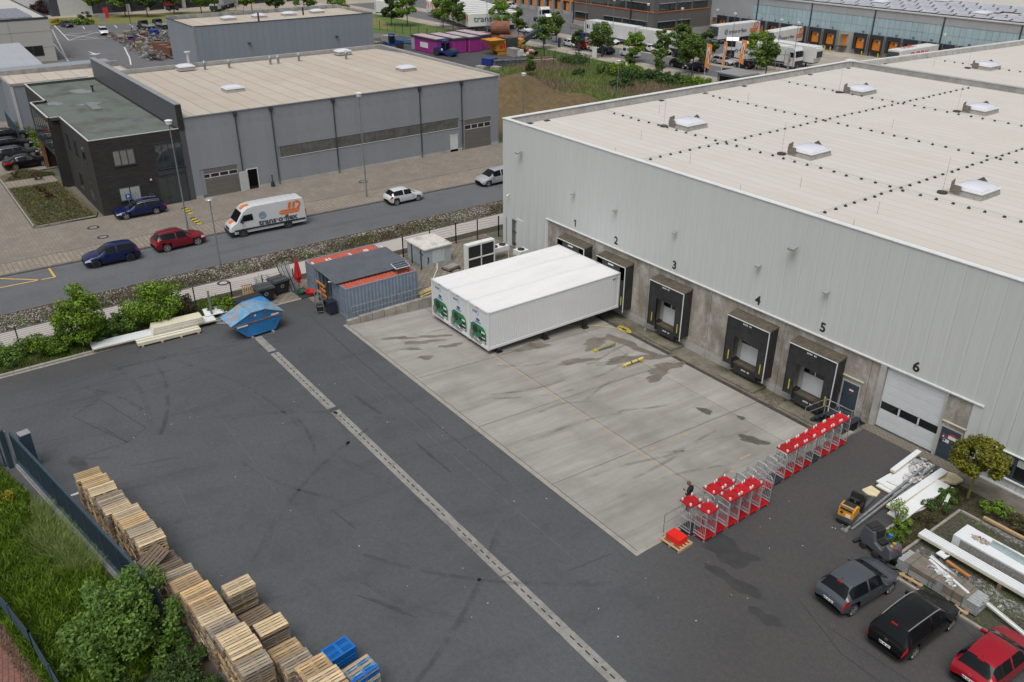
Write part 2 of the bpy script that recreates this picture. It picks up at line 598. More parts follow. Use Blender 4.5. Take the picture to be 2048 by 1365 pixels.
ground('sidewalk',[(RX(-90)-.28,-90),(RX(70)-.28,70),(-20.9,70),(-20.9,-90)],.09,m_pave2)
ground('forecourt',[(-21.0,-90),(-21.0,21.5),(-28.7,21.5),(-28.7,-33.6),(-60,-33.6),(-60,-90)],.085,m_pave)
ground('car_park_paving',[(-60,-60),(-49.9,-60),(-49.9,-27.3),(-90,-25.2),(-90,-60)],.08,m_pave)
kb=MB()
for a,b in ((-90,-40),(-40,-8),(-8,30),(30,70)):
 kb.add([(RX(a),a,0),(RX(b),b,0),(RX(b)-.3,b,0),(RX(a)-.3,a,0),(RX(a),a,.11),(RX(b),b,.11),(RX(b)-.3,b,.11),(RX(a)-.3,a,.11)],[(0,3,2,1),(4,5,6,7),(0,1,5,4),(2,3,7,6)])
kb.box(-10.12,-9.92,-90,40,-.02,.06)
kb.box(-6.8,-6.66,-70,40,-.02,.03)
kb.box(-21.0,-20.88,-90,30,0,.10)
tag(kb.build('kerb',M('dark_kerb',(.13,.12,.11),.9,var=.25,scale=3)),kind='structure')
yk=MB()
for i in range(48):
 y=-75+i*1.0
 yk.box(.12+.004*(i%3),.34,y+.01,y+.99,-.03,.12)
yk.box(-.04,.34,-27,-24.6,-.03,.1)
tag(yk.build('yard_kerb',m_kerb),kind='structure')
gr=MB()
for i in range(160):
 y=-75+i*.35
 gr.box(.36,.56,y+.008,y+.342,-.03,.012)
tag(gr.build('gutter_strip',m_kerb),kind='structure')
# ---- sunken yard: a floor of concrete slabs
pit=bpy.data.objects.new('loading_yard',None)
COL.objects.link(pit)
tag(pit,kind='structure')
pb=MB()
pb.add([(PX0-.2,PY0-.3,-.08),(PX1+.3,PY0-.3,-.08),(PX1+.3,.1,-1.29),(PX0-.2,.1,-1.29)],[(0,1,2,3)])
pb.build('sub_base',m_dark,pit)
xs,ys=[PX0,16.55,23.6,30.5,PX1],[PY0,-12.62,-4.6,-2.05]
for i in range(4):
 for j in range(3):
  a,b,c_,d=xs[i]+.018,xs[i+1]-.018,ys[j]+.018,ys[j+1]-.018
  MB().add([(a,c_,pz(c_)-.06),(b,c_,pz(c_)-.06),(b,d,pz(d)-.06),(a,d,pz(d)-.06),(a,c_,pz(c_)),(b,c_,pz(c_)),(b,d,pz(d)),(a,d,pz(d))],[(4,5,6,7),(0,1,5,4),(1,2,6,5),(2,3,7,6),(3,0,4,7)]).build('slab',m_slab,pit)
ap=MB()
ap.add([(PX0,-1.72,pz(-1.72)),(PX1,-1.72,pz(-1.72)),(PX1,0,-1.2),(PX0,0,-1.2)],[(0,1,2,3)])
ap.build('apron',m_apron,pit)
ap=MB()
ap.box(PX0,PX1,-2.04,-1.73,-1.3,pz(-1.9)-.02)
ap.build('drain_channel',M('drain_rust',(.05,.045,.038),.8,var=.4,scale=3),pit)
e=MB()
e.box(PX0-.28,PX1+.25,PY0-.3,PY0-.03,-.1,.006)
tag(e.build('edge_strip',m_kerb),kind='structure')
def decal(name,mat,cx,cy,rx,ry,dz,seed,rot=0.,n=22,rough=.35,slope=True):
 g=random.Random(seed)
 ph=[g.random()*6.28 for _ in range(4)]
 pts=[]
 for i in range(n):
  t=2*pi*i/n
  k=1+rough*(.5*sin(2*t+ph[0])+.4*sin(3*t+ph[1])+.35*sin(5*t+ph[2])+.2*sin(9*t+ph[3]))
  x,y=rx*k*cos(t),ry*k*sin(t)
  X,Y=cx+x*cos(rot)-y*sin(rot),cy+x*sin(rot)+y*cos(rot)
  pts.append((X,Y,(pz(Y) if slope else 0)+dz))
 return tag(MB().poly(pts).build(name,mat),kind='structure')
for i,(x,y,rx,ry,rot) in enumerate(((10.6,-17.0,.9,.28,1.1),(12.0,-15.9,1.2,.3,1.25),(12.6,-17.1,.7,.2,1.2),(14.2,-17.0,.6,.25,1.0),(11.6,-14.7,1.1,.22,1.2),(13.5,-14.5,.7,.3,1.4),(19.8,-3.3,2.0,.5,.25),(22.3,-3.2,1.5,.35,1.3),(18.4,-5.2,.6,1.4,0.1),(23.9,-3.6,.5,1.6,-.2),(21.5,-5.4,.35,1.8,-.2),(20.0,-8.4,.3,1.6,-.15),(16.6,-9.6,.5,1.2,.1),(24.6,-5.2,.3,1.3,.1))):
 decal('wet_patch',m_wet,x,y,rx,ry,.005+.0007*i,i+3,rot,26,.5)
for i,(x,y,rx,ry) in enumerate(((29.5,-5.9,.45,.35),(33.4,-6.1,.8,.45),(31.3,-4.6,.3,.2))):
 decal('oil_stain',m_oil,x,y,rx,ry,.009,i+40,.6)
ym=MB()
for x0,x1,y in ((15.9,24.0,-12.85),(25.2,33.8,-12.88)):
 ym.add([(x0,y,pz(y)+.005),(x1,y,pz(y)+.005),(x1,y+.07,pz(y+.07)+.005),(x0,y+.07,pz(y+.07)+.005)],[(0,1,2,3)])
for x,y,l in ((30.75,-10.6,1.7),(31.0,-7.9,.35),(24.1,-8.3,.8),(34.9,-9.9,.35),(30.8,-12.1,.5),(24.2,-6.6,.4),(34.3,-8.4,.9)):
 ym.add([(x,y,pz(y)+.005),(x+.13,y,pz(y)+.005),(x+.13,y+l,pz(y+l)+.005),(x,y+l,pz(y+l)+.005)],[(0,1,2,3)])
tag(ym.build('faded_yellow_line',m_yellow),kind='structure')
# ---- retaining wall on the left with its rail
rw=thing('retaining_wall','low concrete retaining wall beside the sunken loading yard','wall',(6.72,PY0,0))
for i in range(19):
 MB().box(-.17,.17,.02+i,.985+i,-1.35,.40 if i else .33).build('wall_block',m_ret,rw)
def railing(name,label,pts,h,gap,mat=m_steel,r=.024,mid=True,group=None):
 o=thing(name,label,'railing',pts[0],group=group)
 b=MB()
 p0=Vector(pts[0])
 P=[Vector(p)-p0 for p in pts]
 for a,c in zip(P,P[1:]):
  b.cyl(a+Vector((0,0,h)),c+Vector((0,0,h)),r,n=6)
  if mid:
   b.cyl(a+Vector((0,0,h*.52)),c+Vector((0,0,h*.52)),r*.8,n=6)
 b.build('rail',mat,o)
 for a,c in zip(P,P[1:]):
  n=max(1,round((c-a).length/gap))
  for k in range(n+1):
   q=a.lerp(c,k/n)
   MB().cyl(q,q+Vector((0,0,h)),r,n=6).build('post',mat,o)
 return o
railing('railing','thin galvanised railing along the low concrete wall',[(6.85,-18.7,.36),(6.85,-.6,.36)],1.0,2.0,r=.02)
railing('railing','short galvanised railing behind the red roll cages',[(36.83,-17.2,.05),(36.83,-3.2,.05)],1.1,1.75)
ks=MB()
ks.box(PX1-.02,PX1+.24,-17.4,-1.9,-.6,.13)
ks.box(PX1-.02,PX1+.24,PY0-.03,-17.41,-.3,.02)
tag(ks.build('yard_upstand',m_kerb),kind='structure')
# ---- long slot drain in the asphalt, laid in lengths of channel
dr=bpy.data.objects.new('slot_drain',None)
COL.objects.link(dr)
tag(dr,kind='structure')
x=4.7
slots=MB()
for L,broken in ((2.7,1),(.3,2),(8.85,0),(.4,2),(12.9,0),(.5,1),(4.2,0),(.03,2),(4.1,0),(.35,1),(8,0),(.4,2),(8,0)):
 if broken:
  MB().box(x,x+L,-25.4,-24.86,-.05,.008).build('channel_block',m_strip if broken==1 else m_lotdark,dr)
 else:
  nb=round(L)
  for k in range(nb):
   a,b=x+k*L/nb+.008,x+(k+1)*L/nb-.008
   MB().box(a,b,-25.42,-25.19,-.05,.008).box(a,b,-25.05,-24.84,-.05,.008).build('channel_block',m_strip,dr)
  slots.box(x,x+L,-25.19,-25.05,-.05,.002,0)
  k=x+.1
  while k<x+L-.3:
   slots.box(k,k+.30,-25.15,-25.09,-.02,.004,1)
   k+=.5
 x+=L
slots.build('grate',[m_strip,m_dark],dr)
# ---- sealed joints, scratches and litter in the asphalt
tl=MB()
def strip(mb,pts,w,z,mi=0):
 vs=[]
 n=len(pts)
 for i,(x,y) in enumerate(pts):
  a,b=Vector(pts[max(i-1,0)]),Vector(pts[min(i+1,n-1)])
  p=Vector((x,y))
  d0,d1=(p-a) if i else (b-p),(b-p) if i<n-1 else (p-a)
  d=(d0.normalized()+d1.normalized()).normalized()
  k=w/2/max(.3,d.dot(d0.normalized()))
  vs+=[(x+d.y*k,y-d.x*k,z),(x-d.y*k,y+d.x*k,z)]
 mb.add(vs,[(2*i,2*i+2,2*i+3,2*i+1) for i in range(n-1)],mi)
for pts in ([(10.6,-36.9),(13.0,-36.2),(13.0,-39.8)],[(13.0,-36.2),(8.2,-38.1),(7.0,-36.3),(12.1,-34.9)],[(12.1,-34.9),(13.0,-36.2)],[(3.5,-20.6),(12,-20.9),(22,-20.95),(29,-20.9)],[(15.5,-36.7),(16.2,-34.4)],[(13.2,-38.6),(14.1,-37.3)],[(45.3,-15.9),(52,-15.6)],[(43.7,-15.6),(46.5,-16.7),(52,-16.8)],[(47.8,-10.9),(50.2,-11.7)],[(36.1,-22.6),(36.4,-20.3)],[(25.4,-29.5),(27.6,-29.2)]):
 strip(tl,pts,.035,.004)
tag(tl.build('sealed_joint',m_tar),kind='structure')
tl=MB()
for pts in ([(11.5,-33),(10.7,-25.6)],[(14.3,-31.0),(22.4,-31.2)],[(18.5,-35.2),(21.5,-35.4)],[(9.5,-22),(36,-21.9)]):
 strip(tl,pts,.045,.0045)
tag(tl.build('light_seam',m_tarlt),kind='structure')
for i,(x,y,rx,ry,rot) in enumerate(((17.5,-23.2,1.3,.16,.1),(24.5,-22.9,1.6,.12,0),(33.0,-30.5,1.2,.12,.5),(38.9,-15.4,.9,.5,0),(39.9,-15.7,1.1,.7,.8),(35.5,-33.2,.8,.08,.55),(43.4,-17.6,.7,.35,.3),(41.2,-17.0,1.3,.4,.1),(14.6,-38.8,1.6,.5,.2),(41.6,-.9,1.4,.5,0))):
 decal('asphalt_stain',M('worn_stain',(.050,.051,.054),.75,var=.3,scale=1.5) if i==0 else MATS['worn_stain'] if i not in (3,4,6,7) else M('damp_asphalt%d'%i,(.040,.040,.041),.55,var=.2),x,y,rx,ry,.003+.0006*i,i+90,rot,24,.45,slope=False)
lit=MB()
for i in range(70):
 x,y=rnd.uniform(8,44),rnd.uniform(-36,-20)
 if i%5==0:
  x,y=rnd.uniform(38.8,44),rnd.uniform(-18,-9)
 a=rnd.uniform(.012,.05)
 lit.ob((x,y,.008),(a*1.4,a*.7,.008),rnd.random()*3)
tag(lit.build('litter',M('paper_litter',(.6,.57,.52),.8,var=.3,scale=1)),'scattered scraps of pale paper on the dark yard asphalt',kind='stuff')
# ---- tyre marks: thin worn arcs laid over the asphalt
def worn_mat(name,col,hi):
 m,t,b=new_mat(name)
 b.inputs['Base Color'].default_value=rgba(col)
 b.inputs['Roughness'].default_value=.8
 tr=N(t,'BsdfTransparent')
 ms=N(t,'MixShader')
 t.links.new(ramp(t,noise(t,coords(t),.55,5,.7),[(.42,0),(.7,hi)]),ms.inputs[0])
 t.links.new(tr.outputs[0],ms.inputs[1])
 t.links.new(b.outputs[0],ms.inputs[2])
 t.links.new(ms.outputs[0],t.nodes['Material Output'].inputs[0])
 return m
tm=[MB(),MB()]
g=random.Random(23)
for i in range(20):
 x0,y0=g.uniform(6,40),g.uniform(-36,-21)
 R,a0,da=g.uniform(8,26),g.uniform(0,6.28),g.uniform(.25,.7)
 for off in (0,1.7):
  pts=[(x0+(R+off)*(cos(a0+da*k/14)-cos(a0)),y0+(R+off)*(sin(a0+da*k/14)-sin(a0))) for k in range(15)]
  if all(1<px<45 and -37.5<py<-19.6 for px,py in pts):
   strip(tm[i%3==0],pts,g.uniform(.18,.34),.0062+.0003*i+.00012*(off>0))
for i in range(5):
 x0=g.uniform(3,8)+i*.3
 strip(tm[0],[(x0+1.2*sin(k*.2+i),-24-k*1.1) for k in range(14)],g.uniform(.15,.3),.015+.0003*i)
tag(tm[0].build('tyre_mark',worn_mat('tyre_dark',(.056,.058,.061),.2)),kind='structure')
tag(tm[1].build('tyre_mark',worn_mat('tyre_pale',(.11,.11,.112),.22)),kind='structure')
pm=MB()
for i in range(20):
 x0=g.uniform(9,36)
 y0,l=g.uniform(-18,-6),g.uniform(2,8)
 pts=[(x0+.5*sin(k*.3+i)+(k*.12 if i%3==0 else 0),min(y0+l*k/10,-2.2)) for k in range(11)]
 for (xa,ya_),(xb_,yb) in zip(pts,pts[1:]):
  if yb>ya_:
   w_=.11
   pm.add([(xa-w_,ya_,pz(ya_)+.012+.0004*i),(xa+w_,ya_,pz(ya_)+.012+.0004*i),(xb_+w_,yb,pz(yb)+.012+.0004*i),(xb_-w_,yb,pz(yb)+.012+.0004*i)],[(0,1,2,3)])
tag(pm.build('tyre_mark',worn_mat('tyre_on_concrete',(.16,.15,.135),.4)),kind='structure')
# ---- markings on the road and the far lot
mk=MB()
for pts in ([(-15.72,-38.6),(-15.45,-34.4),(-17.75,-34.4)],[(-17.96,-38.3),(-15.42,-35.4)]):
 strip(mk,pts,.16,.012)
tag(mk.build('yellow_marking',M('fresh_yellow',(.55,.36,.09),.8,var=.15)),kind='structure')
mk=MB()
strip(mk,[(RX(-60)+.32,-60),(RX(20)+.32,20)],.1,.006)
tag(mk.build('road_edge_line',M('faint_line',(.16,.165,.17),.9,var=.3,scale=3)),kind='structure')
for x,y,r in ((-25.9,-29.0,.55),(-22.7,-28.9,.5),(-24.0,-1.6,.5),(-6.1,-23.7,.5)):
 o=MB().lathe([(0,.012),(r*.62,.012)],n=20).lathe([(r*.62,.014),(r,.014)],n=20,mi=1).build('manhole_cover',[m_pave2 if x<-20 else m_path,m_dksteel],None,(x,y,.09 if x<-20 else 0))
 tag(o,kind='structure')
 # ---- the ground of the surroundings
ground('hall_yard',[(-200,-18),(-128,-12),(-66,-12),(-66,44),(-118,60),(-160,40),(-182,8)],-.012,m_lot)
ground('machine_yard',[(-118,35),(-66,20),(-66,62.5),(-92,63),(-120,58.5)],-.008,m_lotdark)
ground('waste_meadow',[(-72,21.6),(0,21.6),(0,120),(-40,72),(-72,66)],-.016,m_meadow)
ground('lawn_strip',[(-185,35),(-118,60),(-92,64),(-36,64.2),(-36,72.6),(-160,74)],-.004,m_lawn)
ground('parking_street',[(-185,78),(-30,77.5),(20,77.5),(20,86.2),(-185,86.6)],.0,m_lot)
ground('street_paving',[(-185,73.5),(20,72.6),(20,77.5),(-185,78)],-.002,m_beige)
ground('street_paving',[(-185,86.6),(20,86.2),(20,90.5),(-185,91)],-.003,m_beige)
ground('truck_yard',[(-260,91),(-60,90.6),(-60,121),(-260,121)],.002,m_lot)
ground('truck_yard',[(-60,90.6),(60,90.4),(60,121),(-60,121)],.002,m_beige)
ground('far_lawn',[(-187,-8),(-181,6),(-166,42),(-130,62),(-150,70),(-190,46),(-198,10),(-200,-8)],.003,m_lawndry)
ground('far_yard',[(-260,-40),(-200,-8),(-198,10),(-190,46),(-150,78),(-185,91),(-320,91),(-320,-40)],-.01,m_beige)
# ================================================================ THE WHITE WAREHOUSE
m_clad=M('white_cladding',(.535,.56,.555),.42,var=.035,scale=.6,dirt=(.40,.41,.40),dirt_amt=.5,dirt_scale=1.1,rand=.012,stretch=(2.5,1,.10),spec=.4)
m_trim=M('white_trim',(.66,.67,.66),.4,var=.06,scale=2)
m_conc=M('wall_concrete',(.275,.25,.215),.9,var=.35,scale=.8,dirt=(.48,.46,.43),dirt_amt=.95,dirt_scale=1.1,rand=.05,stretch=(1,1,.6))
m_conc2=M('plinth_concrete',(.40,.39,.37),.9,var=.14,scale=.9,dirt=(.24,.22,.19),dirt_amt=.5,dirt_scale=.6)
m_roof=roof_mat('pale_roof',(.56,.535,.50),(.535,.51,.47),(.40,.375,.345),1.02,1,(.49,.455,.41),.45)
m_upst=M('roof_upstand',(.30,.295,.285),.9,var=.2,scale=1.5,dirt=(.2,.185,.165),dirt_amt=.6,dirt_scale=.6)
m_num=M('number_black',(.015,.016,.018),.5,var=0)
m_curtain=M('dock_curtain',(.022,.023,.025),.62,var=.35,scale=2.5,dirt=(.06,.06,.06),dirt_amt=.4,dirt_scale=1.2)
m_docktop=M('dirty_dock_roof',(.085,.072,.052),.85,var=.3,scale=3,dirt=(.04,.035,.028),dirt_amt=.6)
m_wdoor=M('white_door',(.60,.635,.645),.4,var=.04,scale=2,dirt=(.5,.52,.53),dirt_amt=.3)
m_pane=M('dark_pane',(.012,.014,.016),.08,var=.2,scale=1,spec=.6)
m_bluedoor=M('slate_blue_door',(.035,.052,.07),.5,var=.12,scale=2)
m_yel=M('safety_yellow',(.52,.42,.04),.6,var=.2,scale=4)
m_lampm=M('lamp_housing',(.36,.375,.38),.4,.4,var=.15)
m_lampg=M('lamp_glass',(.62,.64,.65),.2,var=.05)
m_dome=M('skylight_dome',(.62,.63,.70),.18,var=.03,scale=1,spec=.6,coat=.3)
m_sframe=M('skylight_frame',(.74,.75,.77),.35,var=.04)
m_flap=M('wind_deflector',(.19,.16,.13),.8,var=.3,scale=4)
m_blk=M('roof_block',(.045,.042,.04),.9,var=.3)
m_red=M('sign_red',(.55,.03,.03),.5,var=0)
m_sblue=M('sign_blue',(.03,.09,.35),.5,var=0)
W=thing('warehouse','long white metal clad warehouse with pale flat roof and numbered loading docks','warehouse',(0,0,0))
XE,YI,HT=96.0,49.4,11.2
# body behind the panels: one core per storey, the cladding hangs in front of it
MB().box(.06,XE,.30,YI,-1.6,10.5).build('wall_core',m_conc2,W)
PW=1.06
panel_hi=MB().box(.004,PW-.004,-.09,-.02,4.10,HT).mesh('wall_panel',m_clad)
panel_full=MB().box(.004,PW-.004,-.09,-.02,.12,HT).mesh('wall_panel',m_clad)
panel_up=MB().box(.006,PW-.006,-.09,-.02,2.2,HT).mesh('wall_panel',m_clad)
panel_lo=MB().box(.006,PW-.006,-.09,-.02,.12,.68).mesh('wall_panel',m_clad)
k=0
while k*PW<XE:
 x=k*PW
 if x>43.3:
  inst(panel_up,'wall_panel',W,(x,0,0))
  inst(panel_lo,'wall_panel',W,(x,0,0))
 else:
  inst(panel_full if x+PW<6.4 or x>42.0 else panel_hi,'wall_panel',W,(x,0,0))
 k+=1
MB().box(0,XE,-.02,.28,4.1,HT).box(0,6.1,-.02,.28,0,4.1).box(42.95,XE,-.02,.28,0,.72).box(42.95,43.62,-.02,.28,.72,2.2).box(42.95,XE,-.02,.28,2.2,4.1).build('wall_backing',m_lampm,W)
lp=MB().box(-.05,.03,.006,PW-.006,.1,HT).mesh('wall_panel',m_clad)
for k in range(46):
 inst(lp,'wall_panel',W,(0,.0+k*PW,0))
MB().box(6.1,42.95,-.17,-.02,4.02,4.10).box(6.03,6.1,-.12,-.02,0,4.06).box(43.0,XE,-.14,-.09,.02,.13).build('drip_rail',m_trim,W)
MB().box(-.08,XE,-.14,.30,HT,HT+.05).box(-.08,.40,.30,YI,HT,HT+.05).build('coping',m_trim,W)
rf=MB()
rf.poly([(.3,.3,10.6),(XE,.3,10.6),(XE,YI,10.6),(.3,YI,10.6)])
rf.build('roof',m_roof,W)
up=MB()
up.add([(.30,.3,HT),(.30,YI,HT),(.50,YI,10.62),(.50,.3,10.62)],[(0,1,2,3)])
up.add([(.3,.30,HT),(XE,.30,HT),(XE,.45,10.62),(.3,.45,10.62)],[(0,1,2,3)])
up.box(.25,XE,YI-.25,YI+.25,10.5,11.15)
up.build('parapet',m_upst,W)
MB().box(.25,XE,YI-.29,YI+.29,11.15,11.2).build('firewall_cap',M('cap_sheet',(.36,.36,.355),.5,var=.1),W)
MB().box(-.35,.75,YI-.45,YI+.5,11.2,11.3).box(-.3,.5,YI-.3,YI+.3,10.4,11.2).build('corner_cap',m_trim,W)
# second bay of the roof, slightly askew to the first
q=[(1.05,YI+.25),(XE,YI+.25),(XE,97),(5.2,97)]
MB().prism(q,0,10.55).build('rear_bay',m_clad,W)
MB().poly([(x,y,10.6) for x,y in q]).build('rear_roof',m_roof,W)
bp=MB()
bp.add([(1.0,YI,HT),(5.15,97,HT),(5.45,97,10.62),(1.35,YI,10.62)],[(0,1,2,3)])
bp.build('rear_parapet',m_upst,W)
MB().add([(.75,YI,HT+.003),(4.9,97,HT+.003),(5.2,97,HT+.003),(1.05,YI,HT+.003),(.75,YI,10),(4.9,97,10),(5.2,97,10.4),(1.05,YI,10.4)],[(0,1,2,3),(0,4,5,1),(3,2,6,7)]).build('rear_coping',m_trim,W)
# ---- concrete dock storey, cast panels between open joints
xj=[6.1,12.15,18.2,24.2,30.3,36.42]
for a,b in zip(xj,xj[1:]):
 MB().box(a+.015,b-.015,-.015,.28,-.58,4.08).build('concrete_panel',m_conc,W)
 MB().box(a+.015,b-.015,-.03,.28,-1.6,-.60).build('plinth_panel',m_conc2,W)
MB().box(36.435,37.38,-.015,.28,-.2,4.08).box(40.98,41.06,-.015,.28,-.2,4.08).box(41.06,42.93,-.015,.28,1.98,4.08).box(42.3,42.93,-.015,.28,-.2,1.98).build('concrete_panel',m_conc,W)
MB().box(37.38,40.98,.12,.28,-.2,4.08).build('gate_reveal',m_dark,W)
MB().box(37.02,37.38,-.16,-.02,0,4.0).build('gate_post',m_conc2,W)
MB().box(40.98,41.08,-.14,-.02,0,4.02).build('gate_post',m_conc2,W)
for n,x in zip('123456',(9.79,14.58,20.63,28.01,32.92,38.98)):
 if n=='1':
  MB().box(x-.01,x+.10,-.104,-.094,4.42,4.98).prism_y([(x-.01,4.98),(x-.01,4.86),(x-.15,4.78),(x-.15,4.88)],-.104,-.094).build('number',m_num,W)
 else:
  put_text('number',n,.84,m_num,W,(x,-.098,4.40),(pi/2,0,0),.024)
def sect_door(parent,x0,x1,z0,z1,y,win,npan,nwin):
 """a sectional door: each leaf section a mesh of its own, one row of panes"""
 d=MB().box(x0,x1,y+.03,y+.06,z0,z1).build('sectional_door',m_dark,parent)
 h=(z1-z0)/npan
 for k in range(npan):
  a,b=z0+k*h+.004,z0+(k+1)*h-.004
  if k==win:
   fr=MB()
   w=(x1-x0)/nwin
   for i in range(nwin):
    MB().box(x0+i*w+.05,x0+(i+1)*w-.05,y+.005,y+.02,a+.03,b-.03).build('pane',m_pane,d)
    fr.box(x0+i*w,x0+i*w+.05,y,y+.029,a,b).box(x0+(i+1)*w-.05,x0+(i+1)*w,y,y+.029,a,b)
   fr.box(x0,x1,y,y+.029,a,a+.03).box(x0,x1,y,y+.029,b-.03,b)
   fr.build('frame',m_wdoor,d)
  else:
   g=MB()
   nr=max(1,round(h/.18))
   for r in range(nr):
    g.box(x0,x1,y-.004*(r%2),y+.029,a+r*(b-a)/nr+.003,a+(r+1)*(b-a)/nr-.003)
   g.build('section',m_wdoor,d)
 return d
def dock(x0,x1,front=-.9,door=True,sag=0.):
 zt,zb=3.28,-.22
 s=MB().box(x0,x0+.06,front,-.02,zb,zt).build('dock_shelter',m_curtain,W)
 MB().box(x1-.06,x1,front,-.02,zb,zt).build('side_wall',m_curtain,s)
 MB().prism_x([(front-.02,zt),(front-.02,zt+.05),(-.02,zt+.22),(-.02,zt+.05)],x0-.03,x1+.03).build('shelter_roof',m_docktop,s)
 MB().beam((x0-.03,front-.03,zt+.015),(x1+.03,front-.03,zt+.015),.05).beam((x1+.01,front-.03,zb-.15),(x1+.01,front-.03,zt),.05).build('aluminium_edge',m_trim,s)
 if not door:
  MB().box(x0+.05,x1-.05,front+.02,front+.05,2.2,zt).build('top_curtain',m_curtain,s)
  MB().box((x0+x1)/2-.3,(x0+x1)/2+.3,front-.012,front-.002,zt-.28,zt-.17).build('name_label',m_trim,s)
  for a in (x0+.05,x1-.62):
   c=MB().box(a,a+.57,front+.02,front+.05,zb,zt).build('side_curtain',m_curtain,s)
   MB().box(a+.3,a+.38,front+.008,front+.018,.15,.85).build('yellow_mark',m_yel,c)
  return
 c=MB()
 zl,zr=2.05,2.05-sag
 c.add([(x0+.06,front+.02,zt),(x1-.06,front+.02,zt),(x1-.06,front+.04,zr),(x0+.06,front+.04,zl)],[(0,1,2,3)])
 c.build('top_curtain',m_curtain,s)
 lb=MB()
 for i in range(7):
  if i!=4:
   lb.box((x0+x1)/2-.42+i*.1,(x0+x1)/2-.35+i*.1,front+.0,front+.014,zt-.24,zt-.14)
 lb.build('name_label',m_trim,s)
 for a,b,side in ((x0+.06,x0+.70,0),(x1-.70,x1-.06,1)):
  c=MB().add([(a,front+.03,zb),(b,front+.06,zb),(b,front+.06,zt-.02),(a,front+.03,zt-.02)],[(0,1,2,3)]).build('side_curtain',m_curtain,s)
  MB().box((a+b)/2-.03,(a+b)/2+.05,front+.02,front+.035,.12,.82).build('yellow_mark',m_yel,c)
  # opening: reveal, sectional door, leveller, bumpers
 MB().box(x0+.5,x0+.78,-.10,-.035,0,2.6).box(x1-.78,x1-.5,-.10,-.035,0,2.6).box(x0+.78,x1-.78,-.10,-.035,2.45,2.6).build('door_frame',m_conc2,s)
 cx0,cx1=x0+.78,x1-.78
 dz=MB().box(cx0,cx1,-.075,-.04,0,2.45).build('dock_door',m_dark,s)
 g=MB()
 for k in range(6):
  g.box(cx0+.02,cx1-.02,-.09-.003*(k%2),-.078,.02+k*.205,.22+k*.205)
 g.build('leaf',m_wdoor,dz)
 m2=(cx0+cx1)/2-.1
 MB().box(cx0+.04,m2-.03,-.088,-.078,1.30,2.35).build('pane',m_pane,dz)
 MB().box(m2+.03,cx1-.04,-.088,-.078,1.30,2.35).build('pane',m_pane,dz)
 MB().box(m2-.03,m2+.03,-.092,-.078,1.27,2.45).box(cx0,cx1,-.092,-.078,1.25,1.29).build('mullion',m_wdoor,dz)
 MB().box(cx0-.1,cx1+.1,-.62,-.05,-.14,-.02).build('leveller_plate',m_docktop,s)
 MB().box(cx0,cx1,-.60,-.06,-.75,-.15).build('leveller_front',m_curtain,s)
 t=MB()
 for i in range(7):
  if i!=4:
   t.box((cx0+cx1)/2+i*.1-.3,(cx0+cx1)/2+i*.1-.23,-.618,-.605,-.42,-.33)
 t.build('leveller_label',m_trim,s)
 for a in (cx0-.32,cx1+.02):
  MB().box(a,a+.3,-.55,-.05,-.62,.1).build('bumper',m_black,s)
 MB().box(cx0-.55,cx1+.55,-1.45,-.05,-1.25,-1.02).build('dock_plinth',m_apron,s)
dock(8.6,11.9,door=False)
dock(13.4,16.6,door=False)
dock(19.2,22.5)
dock(26.45,29.85,sag=.35)
dock(31.4,34.8)
sect_door(W,37.4,40.96,.02,4.0,.03,2,7,3)
def steel_door(x0,x1,z0,z1,signs):
 d=MB().box(x0,x1,-.035,-.018,z0,z1).build('steel_door',m_bluedoor,W)
 MB().box(x0-.07,x0,-.05,-.016,z0,z1+.07).box(x1,x1+.07,-.05,-.016,z0,z1+.07).box(x0,x1,-.05,-.016,z1,z1+.07).build('door_frame',m_conc2,d)
 MB().box(x0+.08,x0+.13,-.09,-.036,z0+.95,z0+1.1).build('handle',m_black,d)
 for (a,b,c,e_,m) in signs:
  MB().box(x0+a,x0+a+c,-.044,-.037,z0+b,z0+b+e_).build('door_sign',m,d)
 MB().box(x0-.12,x1+.2,-.09,-.017,z1+.34,z1+.41).build('door_hood',M('hood%d'%int(x0),(.55,.53,.42),.5,var=.1),W)
steel_door(34.92,35.98,0,1.92,[(.45,1.42,.28,.1,m_trim),(.48,1.53,.2,.05,m_red),(.55,1.22,.07,.07,m_red)])
steel_door(41.14,42.24,0,1.9,[(.45,1.30,.44,.2,m_trim),(.5,1.53,.32,.1,m_red),(.22,1.02,.34,.2,m_trim),(.24,1.08,.12,.12,m_sblue),(.15,1.42,.09,.09,m_red),(.29,1.42,.08,.08,m_sblue),(.15,1.29,.09,.09,m_trim),(.29,1.29,.09,.09,m_red),(.92,1.42,.09,.09,m_trim),(1.0,1.32,.07,.07,m_red),(.66,1.14,.07,.07,m_red)])
# ribbon window at the right end
wf=MB()
rx0,rx1,rz0,rz1=43.68,60.0,.72,2.15
wf.box(rx0,rx1,-.13,-.03,rz0,rz0+.1).box(rx0,rx1,-.13,-.03,rz1-.1,rz1)
for i in range(12):
 wf.box(rx0+i*1.45,rx0+i*1.45+.12,-.135,-.03,rz0+.1,rz1-.1)
wd=wf.build('ribbon_window',m_bluedoor,W)
for i in range(11):
 a=rx0+i*1.45+.12
 MB().box(a,a+1.33,-.07,-.03,rz0+.1,rz1-.1).build('pane',m_pane,wd)
 MB().box(a+.03,a+1.30,-.10,-.075,rz1-.55,rz1-.1).build('blind',M('blind%d'%i,(.16,.17,.18) if i==0 else (.42,.44,.45),.6,var=.1),wd)
MB().box(rx0-.05,rx1,-.2,-.09,rz1,rz1+.05).box(rx0-.05,rx1,-.22,-.09,rz0-.06,rz0).build('sill',m_trim,wd)
